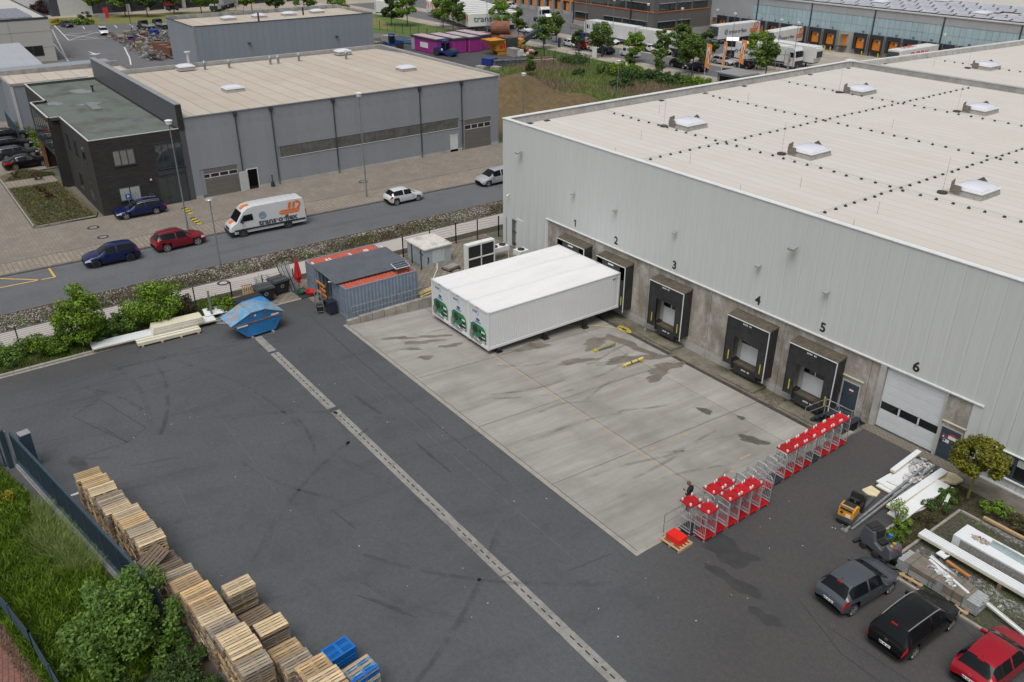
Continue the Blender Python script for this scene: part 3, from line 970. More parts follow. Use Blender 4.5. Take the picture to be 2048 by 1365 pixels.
def floodlight(x,z,s=1.):
 a=MB().beam((x,-.09,z+.1*s),(x,-.5*s,z+.16*s),.05*s).build('wall_lamp',m_lampm,W)
 MB().prism_x([(-.30*s,z+.12*s),(-.80*s,z-.02*s),(-.82*s,z+.10*s),(-.36*s,z+.26*s)],x-.26*s,x+.26*s).build('lamp_head',m_lampm,a)
 MB().add([(x-.22*s,-.34*s,z+.11*s),(x+.22*s,-.34*s,z+.11*s),(x+.22*s,-.76*s,z-.012*s),(x-.22*s,-.76*s,z-.012*s)],[(0,1,2,3)]).build('lens',m_lampg,a)
for x,z,s in ((2.73,8.86,.85),(9.59,7.05,.55),(14.43,7.0,.55),(20.53,7.04,.55),(30.21,8.96,.9),(27.81,7.0,.6),(32.83,7.0,.62)):
 floodlight(x,z,s)
cm=MB().beam((.99,-.09,4.85),(.99,-.28,4.78),.05).build('camera_bracket',m_trim,W)
MB().cyl((.95,-.3,4.78),(1.06,-.42,4.70),.07,n=8).build('camera_body',m_trim,cm)
# pipe riser and cabinet by the left corner
rs=MB()
for x in (1.55,1.72,1.9):
 rs.cyl((x,-.2,.3),(x,-.2,2.75),.035,n=6)
for z in (.5,1.6,2.6):
 rs.box(1.5,2.0,-.2,-.09,z,z+.04)
rs.build('pipe_riser',m_dksteel,W)
MB().box(2.1,3.0,-.16,-.09,.15,2.9).build('cabinet_door',m_clad,W)
MB().cyl((.55,-.14,.1),(.55,-.14,2.6),.03,n=6).build('downpipe',m_lampm,W)
# ---- rooflights and lightning conductors
m_sb=M('kerb_sheet',(.30,.29,.275),.8,var=.2,scale=3)
def skylight(x,y,s=1.,z=10.6,flaps=True,parent=None):
 w,d=1.0*s,1.18*s
 a=MB().add([(x-w-.08,y-d-.08,z),(x+w+.08,y-d-.08,z),(x+w+.08,y+d+.08,z),(x-w-.08,y+d+.08,z),(x-w,y-d,z+.38),(x+w,y-d,z+.38),(x+w,y+d,z+.38),(x-w,y+d,z+.38)],[(0,1,5,4),(1,2,6,5),(2,3,7,6),(3,0,4,7),(4,5,6,7)]).build('skylight',m_sb,parent or W)
 MB().box(x-w-.06,x+w+.06,y-d-.06,y+d+.06,z+.385,z+.47).box(x-w,x+w,y-d,y+d,z+.47,z+.55).build('frame',m_sframe,a)
 n=10
 vs,fs=[],[]
 for j in range(n+1):
  for i in range(n+1):
   u,v=i/n*2-1,j/n*2-1
   hgt=.26*s*(1-abs(u)**2.2)**.55*(1-abs(v)**2.2)**.55 if max(abs(u),abs(v))<1 else 0
   vs.append((x+u*w*.96,y+v*d*.96,z+.555+hgt))
 for j in range(n):
  for i in range(n):
   k=j*(n+1)+i
   fs.append((k,k+1,k+n+2,k+n+1))
 MB().add(vs,fs).build('dome',m_dome,a,smooth=True)
 if flaps:
  MB().ob((x-w-.15,y-d+.38,z+.5),(.06,.75,.62),.25).ob((x-w+.35,y-d-.14,z+.45),(.75,.05,.45),-.1).build('wind_deflector',m_flap,a)
  MB().prism_y([(x-w+.1,z+.4),(x-w+1.3,z+.4),(x-w+.75,z+.86)],y+d+.08,y+d+.14).build('wind_deflector',M('deflector_dark',(.09,.085,.08),.8,var=.2) if 'deflector_dark' not in MATS else MATS['deflector_dark'],a)
  MB().cyl((x-w-.35,y-d-.35,z),(x-w-.35,y-d-.35,z+.12),.33,n=12).build('rod_base',m_blk,a)
  MB().cyl((x-w-.35,y-d-.35,z+.1),(x-w-.35,y-d-.35,z+2.4),.012,n=5).build('lightning_rod',m_steel,a)
for x,y in ((9.7,12.2),(21.2,13.0),(33.5,13.7),(45.5,14.2),(9.9,36.6),(21.4,37.8),(33.5,38.4),(10.3,60.6),(22.4,61.5)):
 skylight(x,y)
for x,y in ((9.3,10.2),(25.9,5.6),(10.4,6.0),(17.5,4.0),(24.7,.9),(32.0,5.0),(4.5,14.0),(5.5,25.0),(33,.9),(13,.8),(6,57),(14,66),(20.0,26.0)):
 MB().cyl((x,y,10.6),(x,y,11.35),.014,n=5).build('lightning_rod',m_steel,W)
wr=MB()
for x in (15.05,30.0,45):
 wr.cyl((x,.5,10.76),(x,49,10.76),.012,n=4)
for y in (10.5,23.4,35.3,61.4):
 wr.cyl((.5 if y<50 else 3,y,10.76),(60,y,10.76),.012,n=4)
wr.build('conductor_wire',m_steel,W)
bk=MB().box(-.085,.085,-.07,.07,0,.09).box(-.03,.03,-.03,.03,.09,.14).mesh('roof_block',m_blk)
spots=[]
WH={15.05:'running away from the wall past the second rooflight',30.0:'running from the wall left of the nearest rooflight',45:'running from the wall at the right picture edge',10.5:'running along the front rooflights',23.4:'running crosswise between the two rows of rooflights',35.3:'running crosswise by the rear rooflights',61.4:'on the roof beyond the firewall'}
for x in (15.05,30.0,45):
 y=1.4
 while y<48.6:
  spots.append((x,y,WH[x]))
  y+=1.05 if x<40 else 1.3
for y in (10.5,23.4,35.3,61.4):
 x=2.4 if y<50 else 5
 while x<47:
  spots.append((x,y,WH[y]))
  x+=1.08
for x,y,w_ in spots:
 o=inst(bk,'roof_block',None,(x+rnd.uniform(-.08,.08),y+rnd.uniform(-.1,.1),10.61),rnd.uniform(-.3,.3))
 tag(o,'black roof block in the line '+w_,'roof block','roof blocks '+w_)
for x,y in ((.75,2.2),(.8,4.0),(.8,18),(.8,30),(.8,41),(.9,24),(.85,48),(1.6,54),(2.2,62)):
 o=MB().ob((0,0,.03),(.35,.5,.06),.2).build('roof_drain',m_blk,None,(x+.1,y,10.6))
 tag(o,'dark roof outlet beside the grey parapet upstand','roof drain','roof outlets along the parapet')
 # ================================================================ REFRIGERATED CONTAINERS
m_reef=M('reefer_white',(.66,.67,.68),.35,var=.03,scale=.8,dirt=(.6,.61,.61),dirt_amt=.3,dirt_scale=.35,stretch=(3,.4,1))
m_reefroof=M('reefer_roof',(.73,.73,.73),.45,var=.04,scale=.6,dirt=(.60,.60,.59),dirt_amt=.5,dirt_scale=.5,stretch=(1,.3,1))
m_cast=M('corner_casting',(.55,.56,.57),.5,var=.2)
m_green=M('unit_green',(.01,.17,.065),.45,var=.12,scale=3)
m_navy=M('print_blue',(.02,.06,.28),.5,var=0)
m_ltblue=M('print_light_blue',(.15,.35,.65),.5,var=0)
m_grille=M('fan_grille',(.03,.032,.034),.5,.3,var=.2)
m_pipe=M('pipe_grey',(.3,.31,.31),.4,.5,var=.2)
def reefer(x,label):
 o=thing('refrigerated_container',label,'container',(x,-13.09,-.06),group='white refrigerated containers at docks one and two')
 o.rotation_euler=(-.0060,0,0)
 w,L,H=2.43,12.19,2.9
 b=MB().box(.05,w-.05,.12,L-.06,.16,H-.05)
 n=58
 for i in range(n):
  y=.35+i*(L-.7)/n
  b.box(w-.05,w-.028,y,y+.10,.3,H-.16).box(.028,.05,y,y+.10,.3,H-.16)
 b.build('side_panel',m_reef,o)
 r=MB().box(.04,w-.04,.1,L-.05,H-.05,H-.022)
 for i in range(44):
  y=.4+i*(L-.8)/44
  r.box(.12,w-.12,y,y+.13,H-.022,H-.010)
 r.build('roof_sheet',m_reefroof,o)
 f=MB()
 for xx in (0,w-.11):
  f.box(xx,xx+.11,0,.12,.12,H-.12).box(xx,xx+.11,L-.12,L,.12,H-.12)
  f.box(xx,xx+.07 if xx==0 else xx+.11,.12,L-.12,H-.09,H-.02).box(xx,xx+.11,.12,L-.12,.02,.20)
 f.box(.11,w-.11,0,.12,H-.13,H-.01).box(.11,w-.11,0,.12,.02,.2).box(.11,w-.11,L-.12,L,H-.13,H-.01).box(.11,w-.11,L-.12,L,.02,.2)
 f.build('frame',m_reef,o)
 for xx in (-.01,w-.17):
  for yy in (-.01,L-.17):
   for zz in (0,H-.12):
    MB().box(xx,xx+.18,yy,yy+.18,zz,zz+.12).build('corner_casting',m_cast,o)
    # cooling machinery set into the end wall
 e=MB().box(.12,w-.12,.045,.11,.2,H-.14).build('end_panel',M('reefer_end',(.60,.615,.625),.4,var=.05) if 'reefer_end' not in MATS else MATS['reefer_end'],o)
 u=MB().prism_y([(.28,.62),(2.12,.40),(2.12,1.10),(1.98,1.36),(1.75,1.50),(.58,1.55),(.28,1.36)],.0,.05).build('cooling_unit',m_green,o)
 MB().cyl((.86,-.012,1.12),(.86,.04,1.12),.30,n=18).build('fan',m_grille,u)
 MB().box(1.28,1.55,-.01,.0,.98,1.24).box(1.62,1.98,-.01,0,.8,1.0).box(1.32,2.02,-.008,0,.52,.70).build('control_panel',m_grille,u)
 MB().box(1.6,2.0,-.012,0,1.08,1.2).box(1.66,2.05,-.012,-.001,.72,.80).box(1.75,2.08,-.012,0,.46,.52).build('unit_label',m_trim,u)
 MB().cyl((.50,-.05,.38),(.50,-.05,.82),.13,n=10).cyl((.28,-.02,.5),(.28,-.02,.85),.07,n=8).cyl((.75,-.05,.42),(1.6,-.05,.36),.09,n=8).cyl((1.2,-.08,.5),(1.6,-.06,.3),.07,n=8).build('compressor',m_pipe,u)
 ch_=MB().lathe([(0,0),(.22,0)],n=20).build('maker_badge',m_navy,o,(1.12,.04,1.88))
 ch_.rotation_euler=(pi/2,0,0)
 ch_.scale=(1,.5,1)
 pr=MB()
 pr.box(.82,1.46,.036,.044,1.66,1.73)
 for i in range(4):
  pr.box(.5+.14*i,.58+.14*i,.036,.044,2.32+.02*(i%2),2.5)
 pr.build('end_print',m_navy,o)
 ch_=MB().lathe([(.11,0),(.16,0)],n=16).build('ring_mark',m_ltblue,o,(1.1,.04,2.38))
 ch_.rotation_euler=(pi/2,0,0)
 rv=MB()
 for i in range(12):
  for xx in (.2,w-.22):
   rv.box(xx,xx+.025,.03,.045,.4+i*.19,.425+i*.19)
 for i in range(9):
  rv.box(.3+i*.22,.325+i*.22,.03,.045,H-.27,H-.245)
 rv.build('rivets',m_pipe,o)
 MB().box(w-.45,w-.38,-.008,0,.3,.5).box(1.0,1.3,-.008,0,H-.11,H-.05).build('number_plate',m_pipe,o)
 if x>13:
  MB().box(w+.001,w+.006,L-.75,L-.45,H-.45,H-.35).box(w+.001,w+.006,L-.35,L-.27,H-.42,H-.35).build('side_print',m_pipe,o)
reefer(16.109-2.435*3,'white refrigerated container beside the railing, leftmost of the three with green units')
reefer(16.109-2.435*2,'white refrigerated container in the middle of the three, between its two neighbours')
reefer(16.109-2.435,'white refrigerated container with its long side open to view, running to dock two')
for y,lab in ((-12.2,'black steel trestle under the green unit end of the white containers'),(-8.0,'black steel trestle under the middle of the white containers'),(-4.2,'black steel trestle under the white containers close to the docks')):
 t=thing('support_trestle',lab,'trestle',(12.5,y,pz(y)),group='trestles under the white containers')
 h=-.08-pz(y)
 for i in range(4):
  x=-3.4+i*2.3
  MB().box(x-.12,x+.12,-.15,.15,0,h-.13).box(x-.25,x+.25,-.25,.25,0,.06).build('leg',m_black,t)
 MB().box(-3.7,3.75,-.12,.12,h-.14,h-.005).build('cross_beam',m_black,t)
c=MB()
pts=[]
for i in range(60):
 a=i*.45
 r=.45+.22*sin(i*1.7)
 pts.append((17.9+r*cos(a)*1.1,-1.9+r*sin(a)*.6,pz(-1.9)+.05+.012*(i%7)))
c.tube(pts,.014,4)
c.tube([(17.2,-2.3,-1.0),(16.3,-3.2,-.92),(15.6,-4.6,-.85),(14.9,-5.6,-.8),(15.3,-7.2,-.7),(14.7,-8.6,-.62)],.016,4)
tag(c.build('hose',m_yel),'yellow hose coiled on the ground beside dock two','hose')
tag(MB().cyl((18.75,-.5,-1.1),(18.55,-.1,1.9),.035,n=6).ob((18.75,-.55,-1.1),(.25,.2,.12),.4).build('leaning_pole',m_steel),'long thin pole leaning on the concrete wall left of dock three','pole')
hb=thing('crash_rail','dirty grey green low wheel guide rail with yellow ends on the dock floor','wheel guide',(19.52,-5.35,pz(-5.35)),group=None)
MB().cyl((0,-.95,.17),(.05,.95,.17),.10,n=10).build('rail',M('dirty_rail',(.22,.21,.13),.7,var=.3,scale=4),hb)
for y in (-.75,.7):
 MB().box(-.11,.11,y-.08,y+.08,0,.15).build('foot',m_yel,hb)
MB().cyl((0,-1.0,.17),(.002,-.85,.17),.115,n=10).build('end_cap',m_yel,hb)
hb=thing('crash_rail','clean pale yellow wheel guide rail with dark bands on the dock floor','wheel guide',(22.37,-5.3,pz(-5.3)))
MB().cyl((0,-.95,.2),(0,.95,.2),.095,n=10).build('rail',M('pale_yellow',(.58,.46,.16),.6,var=.15),hb)
MB().cyl((0,-.25,.2),(0,-.15,.2),.1,n=10).cyl((0,.35,.2),(0,.42,.2),.1,n=10).build('band',m_black,hb)
for y in (-.75,.75):
 MB().box(-.11,.11,y-.08,y+.08,0,.15).build('foot',m_yel,hb)
 # steps down from the blue door into the loading yard
st=thing('door_steps','grey steel landing with rails at the slate blue door between docks five and six','steps',(35.3,-.7,0))
MB().box(-.55,1.25,-.6,.62,-.08,-.02).build('landing',m_dksteel,st)
for i in range(4):
 MB().box(-.55-.27*(i+1),-.57-.27*i,-.6,.6,-.12-.26*(i+1),-.06-.26*(i+1)).build('tread',m_dksteel,st)
for y in (-.62,.62):
 b=MB()
 for h in (1.0,.52):
  b.cyl((-.5,y,h),(-1.75,y,h-1.2),.024,n=6)
  b.cyl((-.5,y,h),(-.5 if y>0 else 1.25,y,h),.024,n=6)
 b.cyl((-1.75,y,-1.2),(-1.75,y,-.2),.024,n=6)
 b.build('handrail',m_steel,st)
 for x in (-.5,.4,1.25) if y<0 else (-.5,):
  MB().cyl((x,y,-.1),(x,y,1.0),.024,n=6).build('post',m_steel,st)
b=MB()
for h in (1.0,.52):
 b.cyl((1.25,-.62,h),(1.25,.55,h),.024,n=6)
b.build('handrail',m_steel,st)
for x in (-.4,1.1):
 MB().box(x-.06,x+.06,-.5,.5,-1.25,-.08).build('support',m_dksteel,st)
 # ================================================================ GREY SHIPPING CONTAINERS WITH A ROOF BETWEEN
m_cg=M('container_grey_blue',(.19,.24,.30),.55,var=.12,scale=1.2,dirt=(.10,.09,.085),dirt_amt=.5,dirt_scale=1.1)
m_corange=M('container_orange',(.43,.09,.05),.65,var=.18,scale=1.5,dirt=(.22,.075,.05),dirt_amt=.6,dirt_scale=1.0)
m_sheet=M('roof_sheet_grey',(.085,.095,.112),.55,var=.12,scale=.6,dirt=(.13,.14,.155),dirt_amt=.35,dirt_scale=1.2)
m_wood=M('fresh_wood',(.40,.28,.15),.8,var=.25,scale=3,stretch=(6,1,6))
m_orange=M('orange_board',(.60,.20,.03),.55,var=.12)
def corrugate(b,p0,p1,z0,z1,pitch,depth,nrm):
 """one corrugated sheet from p0 to p1 (xy), ribs standing along nrm"""
 L=(Vector(p1)-Vector(p0)).length
 n=int(L/pitch)
 prof=[]
 for i in range(n):
  for f,d in ((.0,0),(.3,0),(.5,depth),(.8,depth)):
   prof.append(((i+f)/n,d))
 prof.append((1,0))
 vs=[]
 for t,d in prof:
  x,y=p0[0]+(p1[0]-p0[0])*t+nrm[0]*d,p0[1]+(p1[1]-p0[1])*t+nrm[1]*d
  vs+=[(x,y,z0),(x,y,z1)]
 b.add(vs,[(2*i,2*i+2,2*i+3,2*i+1) for i in range(len(prof)-1)])
def box_container(x,label):
 o=thing('shipping_container',label,'container',(x,-18.65,0),group='grey shipping containers with orange roofs')
 w,L,H=2.35,6.06,2.42
 b=MB()
 for xx,n in ((.03,(-1,0)),(w-.03,(1,0))):
  corrugate(b,(xx,.12),(xx,L-.1),.14,H-.1,.29,.04,n)
 corrugate(b,(.1,L-.03),(w-.1,L-.03),.14,H-.1,.29,.03,(0,1))
 b.box(.08,w-.08,.1,L-.1,.1,.15)
 b.build('side_wall',m_cg,o)
 r=MB()
 vs,fs=[],[]
 n=20
 prof=[]
 for i in range(n):
  for f,d in ((0,0),(.3,0),(.5,.04),(.8,.04)):
   prof.append((.1+(i+f)/n*(L-.2),d))
 for y,d in prof:
  vs+=[(.04,y,H-.045+d),(w-.04,y,H-.045+d)]
 r.add(vs,[(2*i,2*i+1,2*i+3,2*i+2) for i in range(len(prof)-1)])
 r.build('roof',m_corange,o)
 f=MB()
 for xx in (0,w-.1):
  for yy in (0,L-.1):
   f.box(xx,xx+.1,yy,yy+.1,.0,H)
  f.box(xx,xx+.1,.1,L-.1,H-.1,H).box(xx,xx+.1,.1,L-.1,0,.14)
 for yy in (0,L-.1):
  f.box(.1,w-.1,yy,yy+.1,H-.1,H).box(.1,w-.1,yy,yy+.1,0,.14)
 f.build('frame',m_cg,o)
 for s in (0,1):
  a=.11+s*(w-.22)/2
  d=MB()
  for i in range(5):
   d.box(a+.01,a+(w-.22)/2-.01,.03+.018*(i%2),.07,.15+i*.435,.575+i*.435)
  dd=d.build('door',m_cg,o)
  for k in (.3,.75):
   MB().cyl((a+k,.012,.12),(a+k,.012,H-.08),.022,n=6).build('lock_bar',m_cg,dd)
 return o
box_container(-1.0,'grey blue shipping container with orange roof by the road side fence behind the red parasol')
box_container(3.62,'grey blue shipping container with orange roof along the railing of the loading yard')
cp=thing('canopy_roof','dark grey corrugated sheet roof laid between the two orange topped containers','canopy',(.85,-18.95,2.56))
for i in range(4):
 b=MB()
 vs=[]
 y0,y1=i*1.62,i*1.62+1.66
 n=14
 for k in range(n*2+1):
  y=y0+(y1-y0)*k/(n*2)
  z=.03*(k%2)+.006*(i%2)
  vs+=[(0,y,z+.16),(4.15,y,z)]
 b.add(vs,[(2*k,2*k+1,2*k+3,2*k+2) for k in range(n*2)])
 b.build('sheet',m_sheet,cp)
for y in (.3,1.5,1.75,3.3,3.5,4.8,5.0,6.3):
 MB().box(-.55,.25,y-.05,y+.05,.02,.14).build('batten',m_trim if y!=3.3 else m_strip,cp)
for x in (4.1,):
 MB().box(x-.08,x,.05,6.5,-.1,-.01).build('eaves_beam',m_dksteel,cp)
tag(MB().ob((4.35,-18.4,2.47),(.14,1.5,.08),-.35).build('wooden_batten',M('pale_wood',(.46,.40,.30),.8,var=.15)),'pale timber batten lying on the orange container roof','batten')
sp=thing('solar_panel','small tilted solar panel on a frame over the orange container roof','solar panel',(5.45,-13.7,2.42))
MB().ob((0,0,.55),(.8,1.25,.04),0,.22).build('frame',m_trim,sp)
for i in range(3):
 MB().ob((-.25+.25*i,0,.58-.056*(i-1)),(.22,1.17,.012),0,.22).build('cell_panel',M('pv%d'%i,(.045,.06,.085),.15,var=.1),sp)
for x,y in ((-.3,-.4),(.3,.5),(.3,-.4)):
 MB().box(x-.025,x+.025,y-.025,y+.025,-.02,.5).build('leg',m_dksteel,sp)
 # the dark store between the containers
rk=thing('rack_trailer','steel rack with three orange boards and a tyre between the grey containers','rack',(2.4,-18.9,0))
for x in (-.7,-.1,.75):
 MB().box(x-.03,x+.03,-.05,.05,0,1.75).build('upright',m_dksteel,rk)
for i,(x,z,l) in enumerate(((0,1.62,1.5),(.35,1.22,.9),(.1,.82,1.6))):
 MB().box(x-l/2,x+l/2,-.12,-.06,z,z+.17).build('board',m_orange,rk)
MB().lathe([(.17,-.08),(.30,-.10),(.33,0),(.30,.10),(.17,.08)],n=18,axis='Y').build('tyre',m_black,rk,(.75,-.15,.36))
sb=MB()
for i in range(16):
 sb.ob((rnd.uniform(1.5,3.4),rnd.uniform(-17.9,-14),rnd.uniform(.3,1.4)),(rnd.uniform(.3,.8),rnd.uniform(.3,.8),rnd.uniform(.3,1)),rnd.random())
tag(sb.build('stored_goods',M('stored_dark',(.04,.045,.05),.8,var=.5,scale=.8)),'dark jumble of stored goods in the shade between the grey containers',kind='stuff')
tb=MB().box(-.3,.3,-.3,.3,.08,1.0).box(-.33,.33,-.34,.33,1.0,1.06).box(.05,.25,-.25,.05,1.06,1.09).build('body',M('navy_bin',(.018,.024,.038),.5,var=.2))
tbt=thing('wheelie_bin','small navy wheelie bin against the door of the grey container','bin',(4.35,-19.15,0))
tb.parent=tbt
for x in (-.24,.24):
 MB().cyl((x-.03,.25,.1),(x+.03,.25,.1),.1,n=10).build('wheel',m_black,tbt)
def nesting_cart():
 o=thing('cage_trolley','tall dark wire trolley with a black crate, beside the small navy bin','trolley',(3.55,-19.75,0),-.3)
 for i,z in enumerate((.18,.62,1.05,1.5)):
  b=MB()
  b.box(-.42,.42,-.3,-.26,z,z+.03).box(-.42,.42,.26,.3,z,z+.03)
  b.box(-.42,-.38,-.3,.3,z,z+.03).box(.38,.42,-.3,.3,z,z+.03)
  b.build('shelf_frame',m_steel,o)
 for x in (-.4,.4):
  for y in (-.28,.28):
   MB().cyl((x,y,.12),(x,y,1.75),.016,n=5).build('post',m_dksteel,o)
   MB().cyl((x-.02,y,.06),(x+.02,y,.06),.06,n=8).build('wheel',m_pipe,o)
 MB().box(-.3,.3,-.22,.22,.2,.5).build('crate',m_black,o)
nesting_cart()
# ================================================================ SKIPS, BINS AND THE CORNER BEHIND
m_skip=M('skip_blue',(.02,.17,.42),.5,var=.18,scale=1.5,dirt=(.035,.12,.26),dirt_amt=.6,dirt_scale=1.2)
m_lid=M('skip_lid',(.13,.30,.46),.55,var=.25,scale=2.5,dirt=(.36,.20,.11),dirt_amt=.95,dirt_scale=1.0)
m_rust=M('rusty_steel',(.22,.10,.05),.85,var=.35,scale=3,dirt=(.35,.22,.12),dirt_amt=.5)
sk=thing('skip','lidded blue steel skip with faded rusty lids on the yard asphalt','skip',(3.75,-24.8,0),.06)
PR=[(-1.05,.16),(1.05,.16),(1.75,1.22),(-2.05,1.22)]
MB().prism_x(PR,-.9,.9).build('body',m_skip,sk)
MB().prism_x([(-2.05,1.22),(1.75,1.22),(1.72,1.33),(.42,1.88),(-.62,1.88),(-2.02,1.33)],-.9,.9).build('upper_body',m_skip,sk)
for nm,y0,z0,y1,z1 in (('left',-2.15,1.30,-.64,1.92),('mid',-.62,1.93,.42,1.93),('right',.44,1.92,1.84,1.34)):
 MB().add([(-.97,y0,z0),(.97,y0,z0),(.97,y1,z1),(-.97,y1,z1),(-.97,y0,z0+.05),(.97,y0,z0+.05),(.97,y1,z1+.05),(-.97,y1,z1+.05)],[(0,3,2,1),(4,5,6,7),(0,1,5,4),(1,2,6,5),(2,3,7,6),(3,0,4,7)]).build('lid',m_lid,sk)
rr=MB()
rr.box(.9,.95,-2.0,1.7,1.18,1.26)
for y in (-.62,.42):
 rr.box(.9,.96,y-.035,y+.035,1.22,1.9)
rr.build('rib',m_rust,sk)
MB().box(.951,.96,-1.75,-.95,1.06,1.17).build('sticker',m_trim,sk)
MB().box(.905,.915,.85,1.45,1.28,1.40).build('sticker',m_trim,sk)
MB().box(.905,.915,-.4,-.25,1.6,1.72).build('sticker',m_trim,sk)
for y in (-.75,.8):
 MB().box(-.95,1.15,y-.07,y+.07,.0,.14).build('skid',m_strip,sk)
for y in (-1.2,1.0):
 MB().cyl((.9,y,.95),(1.0,y,.95),.07,n=8).build('lug',m_skip,sk)
s2=thing('small_skip','small open blue skip with a black rim behind the lidded skip','skip',(.75,-23.9,0),.1)
MB().prism_x([(-.7,.1),(.7,.1),(1.0,1.05),(-1.0,1.05)],-1.0,1.0).build('body',m_skip,s2)
MB().box(-1.05,-.1,-1.03,1.03,1.05,1.12).build('rim',m_black,s2)
MB().box(-.1,1.0,-.8,.8,1.05,1.12).build('tarpaulin',M('blue_tarp',(.02,.20,.50),.4,var=.25,scale=3),s2)
def big_bin(x,y,rz,label):
 o=thing('waste_bin',label,'waste bin',(x,y,0),rz,'black four wheeled waste bins by the fence')
 b=MB()
 b.add([(-.5,-.52,.22),(.5,-.52,.22),(.5,.52,.22),(-.5,.52,.22),(-.62,-.66,1.08),(.62,-.66,1.08),(.62,.66,1.08),(-.62,.66,1.08)],[(0,3,2,1),(0,1,5,4),(1,2,6,5),(2,3,7,6),(3,0,4,7),(4,5,6,7)])
 b.build('body',MATS['bin_black'],o)
 MB().box(-.68,.68,-.72,.72,1.08,1.16).box(-.6,.6,-.6,.6,1.16,1.22).build('lid',MATS['bin_lid'],o)
 MB().box(-.02,.02,-.6,.6,1.22,1.235).build('hinge',m_black,o)
 for xx in (-.42,.42):
  for yy in (-.45,.45):
   MB().cyl((xx-.04,yy,.1),(xx+.04,yy,.1),.1,n=10).build('wheel',m_black,o)
 e=MB().lathe([(.09,0),(.16,0)],n=14).build('emblem',MATS['bin_mark'],o,(.575,0,.72))
 e.rotation_euler=(0,pi/2+.14,0)
M('bin_black',(.02,.021,.023),.5,var=.2)
M('bin_lid',(.05,.052,.058),.42,var=.2,scale=3,dirt=(.1,.1,.1),dirt_amt=.4)
M('bin_mark',(.3,.34,.36),.6,var=.2)
big_bin(-.95,-22.25,-.05,'black four wheeled waste bin right behind the small open skip')
big_bin(-1.65,-20.75,.12,'black four wheeled waste bin standing by the steel profiles at the fence')
for i,(x,y,z,rz,rx,lab) in enumerate(((-.25,-24.75,.55,1.3,1.25,'pale wooden pallet leaning on end beside the small skip'),(-1.9,-23.2,.62,1.45,1.4,'wooden pallet standing upright behind the small skip by the fence'))):
 o=thing('upright_pallet',lab,'pallet',(x,y,z),rot=(rx,0,rz))
 for k in range(5):
  MB().box(-.4+k*.175,-.4+k*.175+.1,-.6,.6,.08,.102).build('board',m_wood,o)
 for k in range(3):
  MB().box(-.4,.4,-.6+k*.54,-.5+k*.54,.0,.08).build('bearer',m_wood,o)
wc=MB()
for i in range(9):
 a=-.6+i*.15
 wc.beam((a,-.5,.1),(a,-.5,1.15),.014).beam((a,.5,.1),(a,.5,1.15),.014).beam((-.6,-.5+i*.125,.1),(-.6,-.5+i*.125,1.15),.014)
 wc.beam((-.6,-.5,.1+i*.13),(.6,-.5,.1+i*.13),.014).beam((-.6,.5,.1+i*.13),(.6,.5,.1+i*.13),.014)
for i in range(12):
 t=i*pi/11
 wc.beam((.55*cos(t),-.2,1.15+.35*sin(t)),(.55*cos(t+.28),-.2,1.15+.35*sin(t+.28)),.02)
tag(wc.build('wire_crate',M('pale_wire',(.32,.37,.38),.5,.5,var=.2),None,(-2.55,-21.6,0)),'pale wire mesh crate behind the black waste bins','crate')
pf=thing('steel_profiles','bundle of long grey steel profiles leaning on the fence by the waste bins','steel profiles',(-2.1,-19.9,0))
for i in range(9):
 a=i*.09
 MB().beam((.9-.1*(i%2),-.25+a,0),(-.25,-.55+a*1.2,1.9+.12*(i%3)),.07,.04).build('profile',m_dksteel if i%3==0 else m_steel,pf)
for i in range(2):
 MB().beam((.4,-.9+i*.14,0),(-.2,-.95+i*.14,1.2-.1*i),.08).build('stake',m_strip,pf)
um=thing('closed_parasol','closed red parasol on a dark slab stand by the grey container','parasol',(-.9,-19.4,0))
MB().cyl((0,0,.0),(0,0,2.75),.025,n=8).build('pole',m_dksteel,um)
vs,fs=[],[]
prof=[(.05,2.75),(.12,2.5),(.2,1.9),(.28,1.3),(.22,1.15),(.12,1.0),(.16,.75)]
n=18
for i in range(n):
 for j,(r,z) in enumerate(prof):
  k=r*(1+.28*(i%3-1))
  vs.append((k*cos(2*pi*i/n),k*sin(2*pi*i/n),z))
m_=len(prof)
for i in range(n):
 fs+=[(i*m_+a,((i+1)%n)*m_+a,((i+1)%n)*m_+a+1,i*m_+a+1) for a in range(m_-1)]
MB().add(vs,fs).build('canopy',M('parasol_red',(.42,.015,.02),.7,var=.2,scale=4),um)
MB().box(-.45,1.5,-.5,.55,0,.06).build('base',m_dksteel,um)
tag(MB().lathe([(0,.02),(.28,.02),(.38,.26),(.35,.26),(.26,.05),(0,.05)],n=14).build('green_tub',M('tub_green',(.02,.09,.04),.6,var=.3),None,(-.25,-19.55,.06)),'dark green round tub on the parasol slab','tub')
tag(MB().lathe([(0,.02),(.32,.02),(.45,.3),(.41,.3),(.3,.05),(0,.05)],n=14).build('red_tub',M('tub_red',(.5,.02,.02),.5,var=.15),None,(.25,-18.95,.06)),'bright red round tub beside the green tub','tub')
